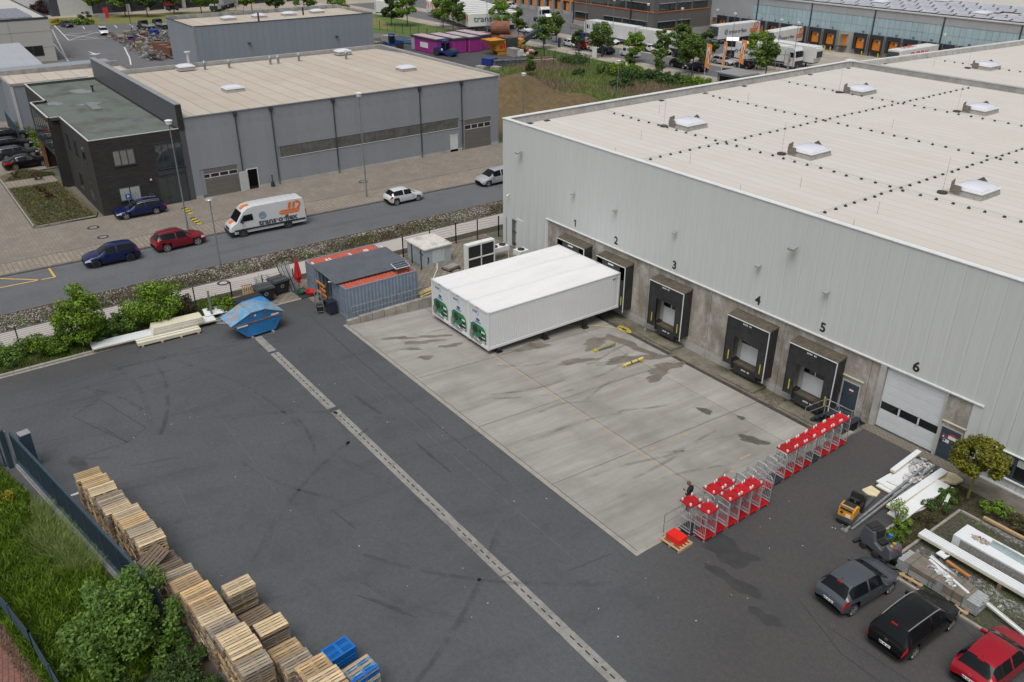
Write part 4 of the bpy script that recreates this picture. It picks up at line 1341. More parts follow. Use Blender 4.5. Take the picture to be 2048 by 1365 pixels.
# ---- transformer hut, fan wall, cooling units behind the containers
th=thing('transformer_hut','pale grey blue transformer hut with a weathered white concrete roof','hut',(-.65,-7.5,0))
m_hut=M('hut_paint',(.38,.44,.47),.7,var=.08,scale=1.5,dirt=(.26,.30,.32),dirt_amt=.4)
MB().box(-1.45,1.42,-1.3,1.3,0,1.5).build('wall',m_hut,th)
MB().box(-1.58,1.55,-1.42,1.42,1.5,1.62).build('roof',M('hut_roof',(.56,.54,.50),.9,var=.15,scale=1.5,dirt=(.16,.15,.14),dirt_amt=.8,dirt_scale=.8),th)
d=MB()
for i in range(8):
 d.box(1.425,1.445,-.55+i*.15,-.42+i*.15,.18,1.32)
d.build('louvre_door',M('hut_door',(.52,.58,.60),.5,var=.08),th)
MB().add([(1.45,.25,1.12),(1.45,.55,1.12),(1.45,.4,1.36)],[(0,1,2)]).build('warning_sign',m_yel,th)
MB().tube([(.9,-1.55,1.25),(1.5,-.95,.75),(1.35,-1.05,0)],.045,6).build('cable_arm',m_black,th)
fw=thing('fan_wall','upright frame of four dark filter panels behind the white containers','filter wall',(3.7,-5.2,0))
MB().box(-.3,.25,-1.4,-1.28,0,2.4).box(-.3,.25,1.28,1.4,0,2.4).box(-.3,.25,-1.28,1.28,2.25,2.4).box(-.05,.27,-.04,.04,.1,2.25).box(-.05,.27,-1.28,1.28,1.1,1.2).build('frame',m_trim,fw)
for y in (-1.28,.04):
 for z in (.1,1.2):
  MB().box(-.1,.2,y,y+1.24,z,z+1.05).build('filter_panel',m_grille,fw)
def condenser(x,y,sx,fans,label):
 o=thing('cooling_unit',label,'cooling unit',(x,y,0),group='white cooling units by the warehouse corner')
 MB().box(-.45,.45,-sx,sx,.75,1.15).build('casing',m_trim,o)
 for xx in (-.4,.4):
  for yy in (-sx+.06,sx-.06):
   MB().box(xx-.03,xx+.03,yy-.03,yy+.03,0,.75).build('leg',m_trim,o)
 for f in fans:
  MB().cyl((0,f,1.15),(0,f,1.23),.3,n=14).build('fan',m_black,o)
condenser(2.75,-2.6,.85,(-.42,.42),'white cooling unit with two round fans beside the dark filter wall')
condenser(4.6,-1.55,.5,(0,),'white cooling unit with one round fan close to the warehouse wall')
sl=thing('slab_stack','flat stack of pale slabs on dark timbers behind the transformer hut','slab stack',(2.35,-7.2,0),.2)
for k in range(3):
 MB().box(-.35+.02*k,.4,-.65,.65-.04*k,.12+.07*k,.18+.07*k).build('slab',m_strip,sl)
for y in (-.5,.5):
 MB().box(-.6,.55,y-.08,y+.08,0,.12).build('timber',m_black,sl)
yp=thing('yellow_pipes','pile of pale yellow pipes behind the railing of the loading yard','pipes',(5.9,-12.0,0))
for i in range(7):
 MB().cyl((-.5+.17*(i%4)+.08*(i//4),-.4,.1+.15*(i//4)),(-1.0+.17*(i%4),1.8,.1+.15*(i//4)),.075,n=8).build('pipe',M('pipe_yellow',(.50,.40,.17),.6,var=.2) if 'pipe_yellow' not in MATS else MATS['pipe_yellow'],yp)
ls=MB().cyl((5.9,-11.2,1.25),(5.0,-10.2,1.6),.03,n=6).cyl((5.0,-10.2,1.6),(4.7,-10.0,2.0),.03,n=6).cyl((5.9,-11.2,0),(5.9,-11.2,1.25),.03,n=6)
tag(ls.build('bent_pole',m_trim),'thin white bent pole by the corner of the leftmost white container','pole')
# ---- insulation panels lying along the planted strip
m_pwhite=M('panel_white',(.66,.68,.70),.4,var=.05,scale=1)
m_foam=M('panel_foam',(.62,.54,.34),.8,var=.12,scale=2)
m_cream=M('panel_cream',(.60,.57,.44),.6,var=.08,scale=1)
lpn=thing('insulation_panel','very long thin white insulation panel lying across the kerb by the bushes','panel',(.25,-31.0,.34),-.055)
MB().box(-.55,.55,-4.1,4.3,0,.05).build('sheet',m_pwhite,lpn)
MB().box(-.55,.55,-4.1,4.3,-.06,0).build('foam_core',m_foam,lpn)
cb=thing('panel_stack','stack of cream topped insulation panels on the long white panel','panel stack',(.42,-29.4,.41),-.06)
for k in range(5):
 MB().box(-.52+.01*(k%2),.52,-1.75+.03*k,1.85-.02*k,k*.09,k*.09+.082).build('panel',m_cream if k==4 else m_pwhite if k%2 else m_foam,cb)
cb=thing('profile_bundle','bundle of cream panel offcuts on a low wooden pallet beside the yard','panel bundle',(1.35,-30.2,0),-.06)
for y in (-1.9,-.6,.7,1.9):
 MB().box(-.45,.35,y-.07,y+.07,0,.13).build('bearer',m_wood,cb)
for k in range(4):
 MB().box(-.5+.2*k,-.32+.2*k,-2.2,2.1,.13,.30+.05*(k%2)).build('offcut',m_cream if k%2 else m_pwhite,cb)
tag(MB().ob((-.15,-26.4,.55),(.9,1.6,.06),-.1,.25).build('loose_panel',m_pwhite),'single tilted white panel at the skip end of the panel pile','panel')
tag(MB().beam((.9,-26.7,.05),(1.9,-25.7,.1),.35,.06).beam((.2,-26.4,.05),(.7,-26.1,.5),.1).build('metal_offcuts',m_steel),'short shiny metal offcuts on the ground between panel pile and skip','offcuts')
tag(MB().box(-.06,.06,-.06,.06,0,2.35).build('timber_post',M('grey_post',(.19,.18,.16),.9,var=.3,scale=4),None,(.15,-26.75,0)),'weathered grey post standing between the panels and the blue skip','post')
# ================================================================ ROLL CAGES
m_rcred=M('cage_red',(.40,.006,.010),.55,var=.14,scale=3,rand=.2,spec=.3)
m_rcblk=M('cage_black',(.03,.032,.035),.6,var=.2)
m_chrome=M('zinc_wire',(.45,.47,.48),.45,.4,var=.15,scale=4)
m_castor=M('castor_grey',(.5,.5,.5),.5,var=.2)
def cage_base(mat):
 b=MB()
 b.box(-.36,.36,-.405,-.36,.13,.20).box(-.36,.36,.36,.405,.13,.20).box(-.36,-.32,-.36,.36,.13,.20).box(.32,.36,-.36,.36,.13,.20)
 for i in range(8):
  b.box(-.32,.32,-.35+i*.09,-.29+i*.09,.15,.19)
 for i in range(3):
  b.box(-.24+i*.22,-.20+i*.22,-.36,.36,.135,.15)
 return b.mesh('base',mat)
def cage_side(y):
 b=MB()
 pts=[(-.34,y,.15),(-.34,y,1.55),(-.29,y,1.68),(-.18,y,1.72),(.18,y,1.72),(.29,y,1.68),(.34,y,1.55),(.34,y,.15)]
 b.tube(pts,.021,5)
 for z in (.42,.95,1.35):
  b.cyl((-.34,y,z),(.34,y,z),.014,n=4)
 for i in range(6):
  b.cyl((-.24+i*.096,y,.2),(-.24+i*.096,y,1.70),.009,n=4)
 b.cyl((-.34,y,.24),(.34,y,.24),.02,n=5)
 return b.mesh('side_frame',m_chrome)
def castors(up):
 b=MB()
 s=-1 if up else 1
 for x in (-.29,.29):
  for y in (-.33,.33):
   z=.065 if not up else .135
   b.cyl((x-.025,y,z),(x+.025,y,z),.062,n=8)
   b.box(x-.035,x+.035,y-.03,y+.03,z if not up else .05,.13 if not up else z)
 return b.mesh('castor',m_castor)
me_base={0:cage_base(m_rcred),1:cage_base(m_rcblk)}
me_s0,me_s1=cage_side(-.385),cage_side(.385)
me_c=MB().cyl((-.025,0,.062),(.025,0,.062),.062,n=8).box(-.035,.035,-.03,.03,.062,.135).mesh('castor',m_castor)
def roll_cage(x,y,rz,kind,label,group):
 o=thing('roll_cage',label,'roll cage',(x,y,0),rz,group)
 inst(me_base[kind],'base',o)
 inst(me_s0,'side_frame',o)
 inst(me_s1,'side_frame',o)
 for cx in (-.29,.29):
  for cy in (-.33,.33):
   inst(me_c,'castor',o,(cx,cy,0))
 return o
me_lid=MB().box(-.37,.37,-.405,.405,0,.055).box(-.37,.37,-.02,.02,.055,.07).mesh('board',m_rcred)
me_lc=MB().cyl((-.025,0,.10),(.025,0,.10),.062,n=10).box(-.035,.035,-.03,.03,.0,.10).mesh('castor',M('castor_pale',(.66,.66,.66),.45,var=.1))
def cage_lid(x,y,z,rz,label,tone=None):
 o=thing('upturned_dolly',label,'dolly',(x,y,z),rz,'red dollies lying wheels up on the cages')
 inst(me_lid,'board',o)
 for cx in (-.27,.27):
  for cy in (-.32,.32):
   inst(me_lc,'castor',o,(cx,cy,.05),rnd.uniform(-1,1))
 MB().tube([(-.3,-.28,.06),(.1,.1,.065),(.3,.3,.06)],.012,4).build('strap',m_rcblk,o)
ORD='first second third fourth fifth sixth seventh eighth ninth tenth eleventh twelfth thirteenth fourteenth fifteenth last'.split()
for i in range(16):
 y=-16.0+.825*i
 x=37.43-.012*i
 black=i in (0,8,12)
 lab='red based roll cage of the inner row, %s from the near end'%ORD[i]
 g='roll cages in the inner row'
 if i==0:
  lab,g='black based roll cage at the near end, beside the red slabs on a pallet',None
 elif black:
  lab,g='black based roll cage among the red ones, %s from the near end'%ORD[i],'black roll cages within the row'
 roll_cage(x,y,rnd.uniform(-.03,.03),1 if black else 0,lab,g)
 if i in (0,2,3,9,10,11,12,13,14,15):
  cage_lid(x-.06+rnd.uniform(-.03,.03),y+rnd.uniform(-.04,.04),1.735+(.0 if i!=3 else .01),rnd.uniform(-.06,.06),'red dolly lying wheels up on the inner row cage %s from the near end'%ORD[i])
for i in range(6):
 y=-15.75+.825*i
 roll_cage(38.16,y,rnd.uniform(-.03,.03),0,'red based roll cage of the short outer row, %s from the near end'%ORD[i],'roll cages in the outer row')
 if i in (0,2,3,4):
  cage_lid(38.2+rnd.uniform(-.03,.03),y+rnd.uniform(-.05,.05),1.735,rnd.uniform(-.06,.06),'red dolly lying wheels up on the outer row cage %s from the near end'%ORD[i])
rp=thing('wooden_pallet','single wooden pallet under a stack of red slabs at the near end of the cages','pallet',(37.7,-17.2,0),.06)
for k in range(5):
 MB().box(-.6,.6,-.5+k*.22,-.36+k*.22,.122,.144).build('board',m_wood,rp)
MB().box(-.6,-.5,-.5,.52,.0,.122).box(-.05,.05,-.5,.52,0,.122).box(.5,.6,-.5,.52,0,.122).build('bearer',m_wood,rp)
rs_=thing('red_crate_stack','low stack of bright red plastic slabs on the single wooden pallet','crate stack',(37.66,-17.16,.145),.05)
m_brred=M('bright_red',(.68,.02,.012),.45,var=.08)
for k in range(4):
 b=MB().box(-.42,.42,-.31,.31,k*.085,k*.085+.075)
 if k==3:
  for i in range(6):
   b.box(-.40+i*.14,-.29+i*.14,-.29,.29,.33,.352)
 b.build('slab',m_brred,rs_)
 # ---- the man with a phone
m_hood=M('black_hoodie',(.012,.013,.018),.85,var=.2)
m_jean=M('dark_jeans',(.03,.035,.05),.85,var=.25)
m_skin=M('skin',(.45,.26,.18),.55,var=.08)
m_hair=M('brown_hair',(.11,.06,.03),.7,var=.3,scale=20)
def skin_body(name,verts,edges,radii,mat,parent,sub=2,root=0):
 me=bpy.data.meshes.new(name)
 me.from_pydata(verts,edges,[])
 me.materials.append(mat)
 o=inst(me,name,parent)
 sm=o.modifiers.new('skin','SKIN')
 sm.use_smooth_shade=True
 for i,r in enumerate(radii):
  me.skin_vertices[0].data[i].radius=r if hasattr(r,'__len__') else (r,r)
 me.skin_vertices[0].data[root].use_root=True
 o.modifiers.new('sub','SUBSURF').levels=sub
 o.modifiers['sub'].render_levels=sub
 return o
man=thing('person','man in a black hoodie and dark jeans looking at a phone behind the cages','person',(36.12,-14.65,pz(-14.65)),radians(196))
# faces local +x ; 1.8 m tall
V=[(0,0,.98),(0,0,1.15),(.02,0,1.35),(.02,0,1.47),(.05,0,1.55),(.09,0,1.62),(0,.10,.92),(.03,.11,.50),(-.01,.11,.09),(.14,.12,.04),(0,-.10,.92),(-.01,-.11,.50),(-.06,-.11,.09),(.09,-.12,.04),(.02,.20,1.41),(-.02,.25,1.13),(.20,.13,1.10),(.02,-.20,1.41),(-.02,-.25,1.13),(.20,-.13,1.10)]
E=[(0,1),(1,2),(2,3),(3,4),(4,5),(0,6),(6,7),(7,8),(8,9),(0,10),(10,11),(11,12),(12,13),(3,14),(14,15),(15,16),(3,17),(17,18),(18,19)]
Rr=[(.13,.16),(.12,.15),(.13,.18),(.10,.13),.06,.055,.095,.065,.05,.04,.095,.065,.05,.04,.075,.055,.042,.075,.055,.042]
body=skin_body('body',V,E,Rr,m_hood,man)
body.data.materials.append(m_jean)
trs=skin_body('trousers',[(0,0,.93),(0,.10,.90),(.03,.11,.50),(-.01,.11,.10),(0,-.10,.90),(-.01,-.11,.50),(-.06,-.11,.10)],[(0,1),(1,2),(2,3),(0,4),(4,5),(5,6)],[.12,.108,.078,.065,.108,.078,.065],m_jean,man)
hd=bmesh.new()
bmesh.ops.create_uvsphere(hd,u_segments=14,v_segments=10,radius=1)
for v in hd.verts:
 v.co=Vector((v.co.x*.105,v.co.y*.08,v.co.z*.125))
 if v.co.z<-.03:
  v.co.y*=.82
  v.co.x*=.9
me=bpy.data.meshes.new('head')
hd.to_mesh(me)
hd.free()
me.materials.append(m_skin)
me.polygons.foreach_set('use_smooth',[True]*len(me.polygons))
h_=inst(me,'head',man,(.115,0,1.68))
h_.rotation_euler=(0,.5,0)
MB().lathe([(0,.135),(.06,.125),(.095,.08),(.108,.02),(.10,-.02)],n=14).build('hair',m_hair,h_,(-.02,0,.0),smooth=True)
MB().add([(.1,-.014,.02),(.1,.014,.02),(.13,0,-.025),(.1,0,-.04)],[(0,1,2),(0,2,3),(1,3,2)]).build('nose',m_skin,h_)
MB().cyl((.093,.03,.015),(.1,.03,.015),.012,n=6).cyl((.093,-.03,.015),(.1,-.03,.015),.012,n=6).box(.085,.096,-.025,.025,-.068,-.058).build('eyes_and_mouth',m_hair,h_)
MB().ob((0,.085,-.01),(.035,.014,.05)).ob((0,-.085,-.01),(.035,.014,.05)).build('ear',m_skin,h_)
MB().lathe([(.055,-.04),(.11,-.05),(.13,.0),(.10,.05)],n=12).build('hood',m_hood,man,(-.05,0,1.49),smooth=True)
for s in (1,-1):
 hp=[(0,0,0),(.055,-.01*s,.0),(.10,-.03*s,.012),(.09,-.045*s,.045)]
 vs,es,rs2=[(0,0,0),(.06,-.02*s,0)],[(0,1)],[.032,.034]
 for k,(oy,ln) in enumerate(((.03,.055),(.01,.065),(-.01,.06),(-.028,.045))):
  i0=len(vs)
  vs+=[(.075,-.02*s+oy,.0),(.075+ln*.7,-.03*s+oy,.012),(.075+ln*.75,-.03*s+oy,.04)]
  es+=[(1,i0),(i0,i0+1),(i0+1,i0+2)]
  rs2+=[.010,.009,.008]
 i0=len(vs)
 vs+=[(.03,-.045*s,.02),(.07,-.055*s,.035)]
 es+=[(0,i0),(i0,i0+1)]
 rs2+=[.012,.009]
 hnd=skin_body('hand',vs,es,rs2,m_skin,man,1)
 hnd.location=(.22,.10*s,1.10)
 hnd.rotation_euler=(0,-.5,-.9*s)
 MB().box(-.1,.13,.075*s-.04+.035,.075*s+.04+.035 if s>0 else .075*s+.04+.035,0,.07).build('shoe',m_black,man,(.03,0.0 if s>0 else -.07,.0))
ph=MB().ob((0,0,0),(.14,.07,.01),.1).build('phone',m_black,None,None)
ph.parent=None
ph.location=man.matrix_world@Vector((0,0,0))
mw=Matrix.Translation((36.12,-14.65,pz(-14.65)))@Matrix.Rotation(radians(196),4,'Z')
ph.matrix_world=mw@Matrix.Translation((.33,0,1.20))@Matrix.Rotation(-.6,4,'Y')
tag(ph,'dark phone held up by the man in the black hoodie','phone')
# ================================================================ VEHICLES
m_glass=M('car_glass',(.008,.010,.012),.05,var=0,spec=.22)
m_tyre=M('tyre',(.02,.02,.021),.8,var=.15)
m_rim=M('alloy',(.42,.43,.44),.3,.6,var=.1)
m_rimdk=M('dark_alloy',(.03,.03,.032),.35,.4,var=.1)
m_lens=M('headlamp',(.55,.58,.60),.12,var=.1)
m_tail=M('tail_lamp',(.42,.008,.012),.15,var=.1)
m_trimb=M('black_trim',(.02,.021,.022),.6,var=.2)
m_plate=M('plate_white',(.70,.70,.68),.5,var=0)
def paint(name,c,metal=.25,rough=.32):
 return M(name,c,rough,metal,var=.04,scale=1,coat=.35,spec=.4)
P={k:paint('paint_'+k,c) for k,c in dict(grey=(.075,.085,.10),black=(.005,.005,.006),red=(.34,.006,.018),navy=(.006,.014,.075),dkred=(.20,.008,.018),white=(.66,.68,.69),silver=(.40,.42,.44),darkblue=(.012,.018,.035),brightred=(.55,.01,.02),anthr=(.035,.038,.042),blue=(.015,.05,.22),beige=(.55,.52,.45)).items()}
#          x (from front), top, belt, half width, half width of roof
STY={'hatch':dict(L=4.0,W=1.74,wx=(.78,3.28),wr=.31,s=[(0,.58,.52,.58,.5),(.12,.72,.66,.74,.6),(.55,.86,.80,.84,.70),(1.0,.98,.90,.87,.74),(1.75,1.40,.95,.87,.60),(2.1,1.47,.96,.87,.60),(2.35,1.48,.97,.87,.60),(2.45,1.48,.97,.87,.60),(3.0,1.46,.99,.87,.58),(3.42,1.40,1.01,.86,.56),(3.80,1.02,.98,.80,.66),(3.97,.80,.74,.76,.62),(4.0,.55,.5,.70,.55)],ws=(3,4),rg=(9,10),pil=(6,7)),'mpv':dict(L=4.4,W=1.79,wx=(.82,3.5),wr=.32,s=[(0,.60,.54,.62,.5),(.12,.78,.70,.78,.62),(.55,.93,.86,.87,.74),(.95,1.04,.95,.895,.78),(1.75,1.53,.98,.895,.64),(2.1,1.60,.99,.895,.65),(2.45,1.62,1.0,.895,.65),(2.55,1.62,1.0,.895,.65),(3.3,1.62,1.02,.895,.64),(4.0,1.57,1.04,.885,.62),(4.27,1.05,1.0,.86,.72),(4.37,.82,.76,.82,.68),(4.4,.55,.5,.76,.6)],ws=(3,4),rg=(9,10),pil=(6,7)),'suv':dict(L=4.5,W=1.84,wx=(.85,3.58),wr=.36,s=[(0,.66,.60,.66,.55),(.12,.84,.76,.80,.66),(.6,1.0,.92,.90,.76),(1.25,1.08,1.0,.92,.80),(2.0,1.53,1.03,.92,.62),(2.35,1.60,1.05,.92,.62),(2.6,1.61,1.06,.92,.62),(2.7,1.61,1.06,.92,.62),(3.4,1.59,1.10,.92,.60),(3.98,1.50,1.14,.90,.57),(4.34,1.12,1.08,.86,.70),(4.47,.88,.82,.82,.66),(4.5,.6,.55,.76,.6)],ws=(3,4),rg=(9,10),pil=(6,7)),'wagon':dict(L=4.75,W=1.84,wx=(.86,3.68),wr=.335,s=[(0,.58,.52,.64,.52),(.12,.70,.64,.78,.64),(.6,.84,.78,.89,.76),(1.35,.95,.88,.92,.80),(2.1,1.36,.92,.92,.60),(2.5,1.43,.94,.92,.60),(2.75,1.44,.95,.92,.60),(2.85,1.44,.95,.92,.60),(3.7,1.42,.98,.92,.58),(4.2,1.35,1.0,.90,.56),(4.6,.98,.95,.86,.68),(4.72,.76,.7,.82,.64),(4.75,.52,.48,.76,.58)],ws=(3,4),rg=(9,10),pil=(6,7)),'sedan':dict(L=4.9,W=1.87,wx=(.9,3.8),wr=.34,s=[(0,.58,.52,.64,.52),(.12,.70,.64,.80,.66),(.6,.85,.79,.91,.78),(1.4,.96,.89,.935,.82),(2.2,1.38,.93,.935,.60),(2.6,1.45,.95,.935,.60),(2.8,1.455,.95,.935,.60),(2.9,1.455,.95,.935,.60),(3.3,1.42,.97,.935,.59),(3.6,1.35,.98,.93,.57),(4.3,1.06,1.0,.91,.76),(4.82,1.0,.92,.86,.72),(4.9,.6,.55,.78,.6)],ws=(3,4),rg=(9,10),pil=(6,7)),}
def car_parts(st,fine=3):
 """loft the side profile into a shell, then cut that shell into paint, glass and lamps"""
 S=STY[st]
 s=S['s']
 n=len(s)
 def cr(a,b,c,d,t):
  return b+.5*t*(c-a+t*(2*a-5*b+4*c-d+t*(3*(b-c)+d-a)))
 rows=[]
 us=[]
 for i in range(n-1):
  for k in range(fine):
   us.append(i+k/fine)
 us.append(n-1)
 zl=.20
 for u in us:
  i=min(int(u),n-2)
  t=u-i
  p=[]
  for c in range(5):
   b,cc=s[i][c],s[i+1][c]
   if c==0:
    p.append(b+(cc-b)*t)
   else:
    a,d=s[max(i-1,0)][c],s[min(i+2,n-1)][c]
    m=cr(a,b,cc,d,t)
    p.append(min(max(m,min(b,cc)-.01),max(b,cc)+.02))
  x,zt,zb,hw,th=p
  f=min(1.,min(x,S['L']-x)/.25)
  lo=zl+.12*(1-f)
  zb=min(zb,zt-.03)
  ring=[(0,lo),(hw*.82,lo),(hw*.965,lo+.10),(hw*1.0,.38+.1*(1-f)),(hw*1.005,lo+(zb-lo)*.72),(hw*.975,zb),(th,zt-.045),(th*.86,zt-.008),(th*.45,zt+.018),(0,zt+.025)]
  full=ring+[(-y,z) for y,z in ring[-2:0:-1]]
  rows.append((x,full))
 K=len(rows[0][1])
 V=[Vector((S['L']/2-x,y,z)) for x,r in rows for y,z in r]
 for wx in S['wx']:
  cx=S['L']/2-wx
  for v in V:
   if abs(v.y)>.3*S['W']:
    d=Vector((v.x-cx,v.z-S['wr']))
    R=S['wr']+.06
    if 0<d.length<R*1.25 and abs(d.length-R)<.13:
     d=d.normalized()*R
     v.x,v.z=cx+d.x,max(S['wr']+d.y,.16)
 reg={}
 w0,w1=S['ws']
 r0,r1=S['rg']
 pa,pb=S['pil']
 for i in range(len(rows)-1):
  u=(us[i]+us[i+1])/2
  for j in range(K):
   q=(i*K+j,i*K+(j+1)%K,(i+1)*K+(j+1)%K,(i+1)*K+j)
   c=sum((V[k] for k in q),Vector())/4
   jj=j if j<9 else K-1-j
   side=1 if j<9 else -1
   key='body'
   if any((c.x-(S['L']/2-wx))**2+(c.z-S['wr'])**2<(S['wr']+.055)**2 for wx in S['wx']) and jj in (0,1,2,3,4):
    if jj>0:
     continue
   if w0+.08<u<w1-.02 and jj>=6:
    key='windscreen'
   elif r0+.12<u<r1-.12 and jj>=6:
    key='rear_window'
   elif jj==5 and w0+.5<u<pa+.01:
    key='side_window%d'%(0 if side>0 else 1)
   elif jj==5 and pb<u<r0+.25:
    key='side_window%d'%(2 if side>0 else 3)
   elif u<1.75 and jj==4 and u>.25:
    key='headlamp%d'%(0 if side>0 else 1)
   elif u>r1-.45 and u<n-1.3 and jj==4:
    key='tail_lamp%d'%(0 if side>0 else 1)
   elif jj<=1 or (u<.7 and jj==2) or (u>n-1.8 and jj==2):
    key='lower_trim'
   reg.setdefault(key,[]).append(q)
 out={}
 for key,fs in reg.items():
  idx={}
  vs=[]
  ff=[]
  for f in fs:
   g=[]
   for k in f:
    if k not in idx:
     idx[k]=len(vs)
     vs.append(V[k])
    g.append(idx[k])
   ff.append(g)
  me=bpy.data.meshes.new(key.rstrip('0123'))
  me.from_pydata(vs,[],ff)
  nm=key.rstrip('0123')
  me.materials.append({'windscreen':m_glass,'rear_window':m_glass,'side_window':m_glass,'headlamp':m_lens,'tail_lamp':m_tail,'lower_trim':m_trimb}.get(nm,P['grey']))
  b=bmesh.new()
  b.from_mesh(me)
  bmesh.ops.remove_doubles(b,verts=b.verts,dist=.0005)
  bmesh.ops.recalc_face_normals(b,faces=b.faces)
  b.to_mesh(me)
  b.free()
  me.polygons.foreach_set('use_smooth',[True]*len(me.polygons))
  out[key]=me
 return out
def wheel_meshes(r,w,rim,spokes=5):
 ty=MB().lathe([(r*.74,-w/2),(r*.93,-w/2),(r,-w*.36),(r,w*.36),(r*.93,w/2),(r*.66,w/2)],n=20,axis='Y').mesh('tyre',m_tyre)
 b=MB()
 for s in (1,-1):
  b.lathe([(r*.62,s*w*.46),(r*.76,s*w*.50)],n=20,axis='Y')
  b.lathe([(0,s*w*.44),(r*.14,s*w*.44)],n=10,axis='Y')
  for k in range(spokes):
   a=2*pi*k/spokes
   b.beam((r*.1*cos(a),s*w*.47,r*.1*sin(a)),(r*.72*cos(a),s*w*.47,r*.72*sin(a)),r*.2,.02,up=(0,1,0))
 b.lathe([(0,w*.3),(r*.66,w*.3)],n=16,axis='Y',mi=1).lathe([(0,-w*.3),(r*.66,-w*.3)],n=16,axis='Y',mi=1)
 return ty,b.mesh('rim',[rim,m_trimb])
CARS={}
def car(st,x,y,rz,col,label,z=0.,group=None,rim=m_rim,rails=False,plate=False,roofcol=None):
 if st not in CARS:
  CARS[st]=car_parts(st)
 S=STY[st]
 o=thing('parked_car',label,'car',(x,y,z),rz,group)
 for key,me in CARS[st].items():
  nm=key.rstrip('0123')
  c=inst(me,nm,o)
  if nm=='body':
   c.material_slots[0].link='OBJECT'
   c.material_slots[0].material=P[col]
 kw=(st,rim.name)
 if kw not in CARS:
  CARS[kw]=wheel_meshes(S['wr'],.21,rim)
 ty,rm=CARS[kw]
 for wx in S['wx']:
  for sy in (1,-1):
   w=inst(ty,'wheel',o,(S['L']/2-wx,sy*(S['W']/2-.115),S['wr']))
   inst(rm,'rim',w)
 mx=S['L']/2-S['s'][3][0]-.45
 for sy in (1,-1):
  MB().ob((mx,sy*(S['W']/2+.07),S['s'][3][2]+.06),(.12,.2,.12),sy*.15).build('mirror',P[col],o)
 if ('well',st) not in CARS:
  CARS[('well',st)]=MB().box(-S['L']/2+.35,S['L']/2-.35,-S['W']/2+.26,S['W']/2-.26,.22,.75).mesh('underbody',m_trimb)
 inst(CARS[('well',st)],'underbody',o)
 if rails:
  for sy in (1,-1):
   pts=[(S['L']/2-s_[0],sy*(s_[4]-.03),s_[1]+.035) for s_ in S['s'][4:10]]
   MB().tube(pts,.022,6).build('roof_rail',m_rim if rails==1 else m_trimb,o)
 if st in ('wagon','sedan') and rim is m_rim:
  for sy in (1,-1):
   pts=[(S['L']/2-s_[0],sy*(s_[4]+.035),s_[1]-.075) for s_ in S['s'][4:10]]
   MB().tube(pts,.016,4).build('window_trim',m_rim,o)
 if plate:
  b=MB().box(-S['L']/2-.022,-S['L']/2-.004,-.26,.26,.60,.71).build('number_plate',m_plate,o)
  MB().box(-S['L']/2-.026,-S['L']/2-.021,.21,.26,.60,.71).build('plate_band',m_sblue,b)
  t=MB()
  for k in range(8):
   if k not in (2,5):
    t.box(-S['L']/2-.025,-S['L']/2-.021,.17-k*.052,.205-k*.052,.625,.69)
  t.build('plate_print',m_num,b)
  MB().lathe([(.035,0),(.06,0)],n=14,axis='X',c=(-S['L']/2+.03,0,.88)).build('badge',m_rim,o)
  zr,xr=S['s'][9][1],S['L']/2-S['s'][9][0]
  MB().cyl((xr+.18,0,zr+.05),(xr+.05,0,zr+.16),.02,.008,n=6).build('aerial',m_trimb,o)
  MB().box(xr-.05,xr+.02,-.13,.13,zr-.03,zr+.015).build('brake_lamp',m_tail,o)
  for sy in (1,-1):
   for dx in (-.55,.35):
    MB().box(dx-.1,dx+.1,sy*S['W']/2-.015,sy*S['W']/2+.015,.80,.83).build('door_handle',P[col],o)
 return o
H=pi/2
# cars parked nose to the kerb by the white warehouse
car('hatch',44.85,-13.15,H-.08,'grey','grey small hatchback parked next to the floor scrubber, nose to the kerb',plate=True)
car('mpv',47.65,-13.25,H-.03,'black','black people carrier with chrome roof rails parked between the grey and red cars',rails=1,plate=True)
car('hatch',50.65,-12.45,H-.05,'red','deep red hatchback cut by the lower right picture corner, beside the black car',plate=True)
tag(MB().box(-.1,.1,-.1,.1,0,.1).build('stone',m_stone,None,(52.6,-15.3,0)),'small stone on the asphalt beyond the red hatchback','stone') if False else None
# cars along the road
car('suv',-16.2,-29.7,-H-.03,'navy','dark blue sports utility car with black wheels at the kerb, beside the yellow road marking',rim=m_rimdk)
car('suv',-16.55,-23.9,H+.04,'dkred','dark red estate car with silver wheels parked behind the blue one, roof rails on top',rails=2)
car('wagon',-27.15,-24.3,-H-.02,'navy','dark blue estate car parked against the wall of the black clad office',z=.09,rails=1)
car('hatch',-15.75,-1.25,H-.0,'white','white five door hatchback parked alone on the road in front of the grey hall')
car('mpv',-15.4,10.0,-H-.02,'silver','silver compact people carrier half hidden by the warehouse corner')
car('wagon',-26.0,22.5,H,'darkblue','dark car behind the gap between grey hall and white warehouse',z=.05)
for i,(x,y,st,c,lab) in enumerate(((-52.2,-30.0,'sedan','black','black saloon with silver window line, nearest of the row beside the planted bed'),(-57.2,-30.2,'wagon','anthr','dark estate car second in the row behind the black saloon'),(-62.2,-30.0,'wagon','black','black estate car third in the row, seen above two others'),(-67.4,-29.6,'sedan','black','black saloon farthest in the row by the dark mesh fence'))):
 car(st,x,y,H+.02,c,lab,z=.08,group='dark cars in the small car park by the office')
 # far lot
car('hatch',-178.9,.6,radians(15),'anthr','dark car parked far off beside the flower bed of the far lot')
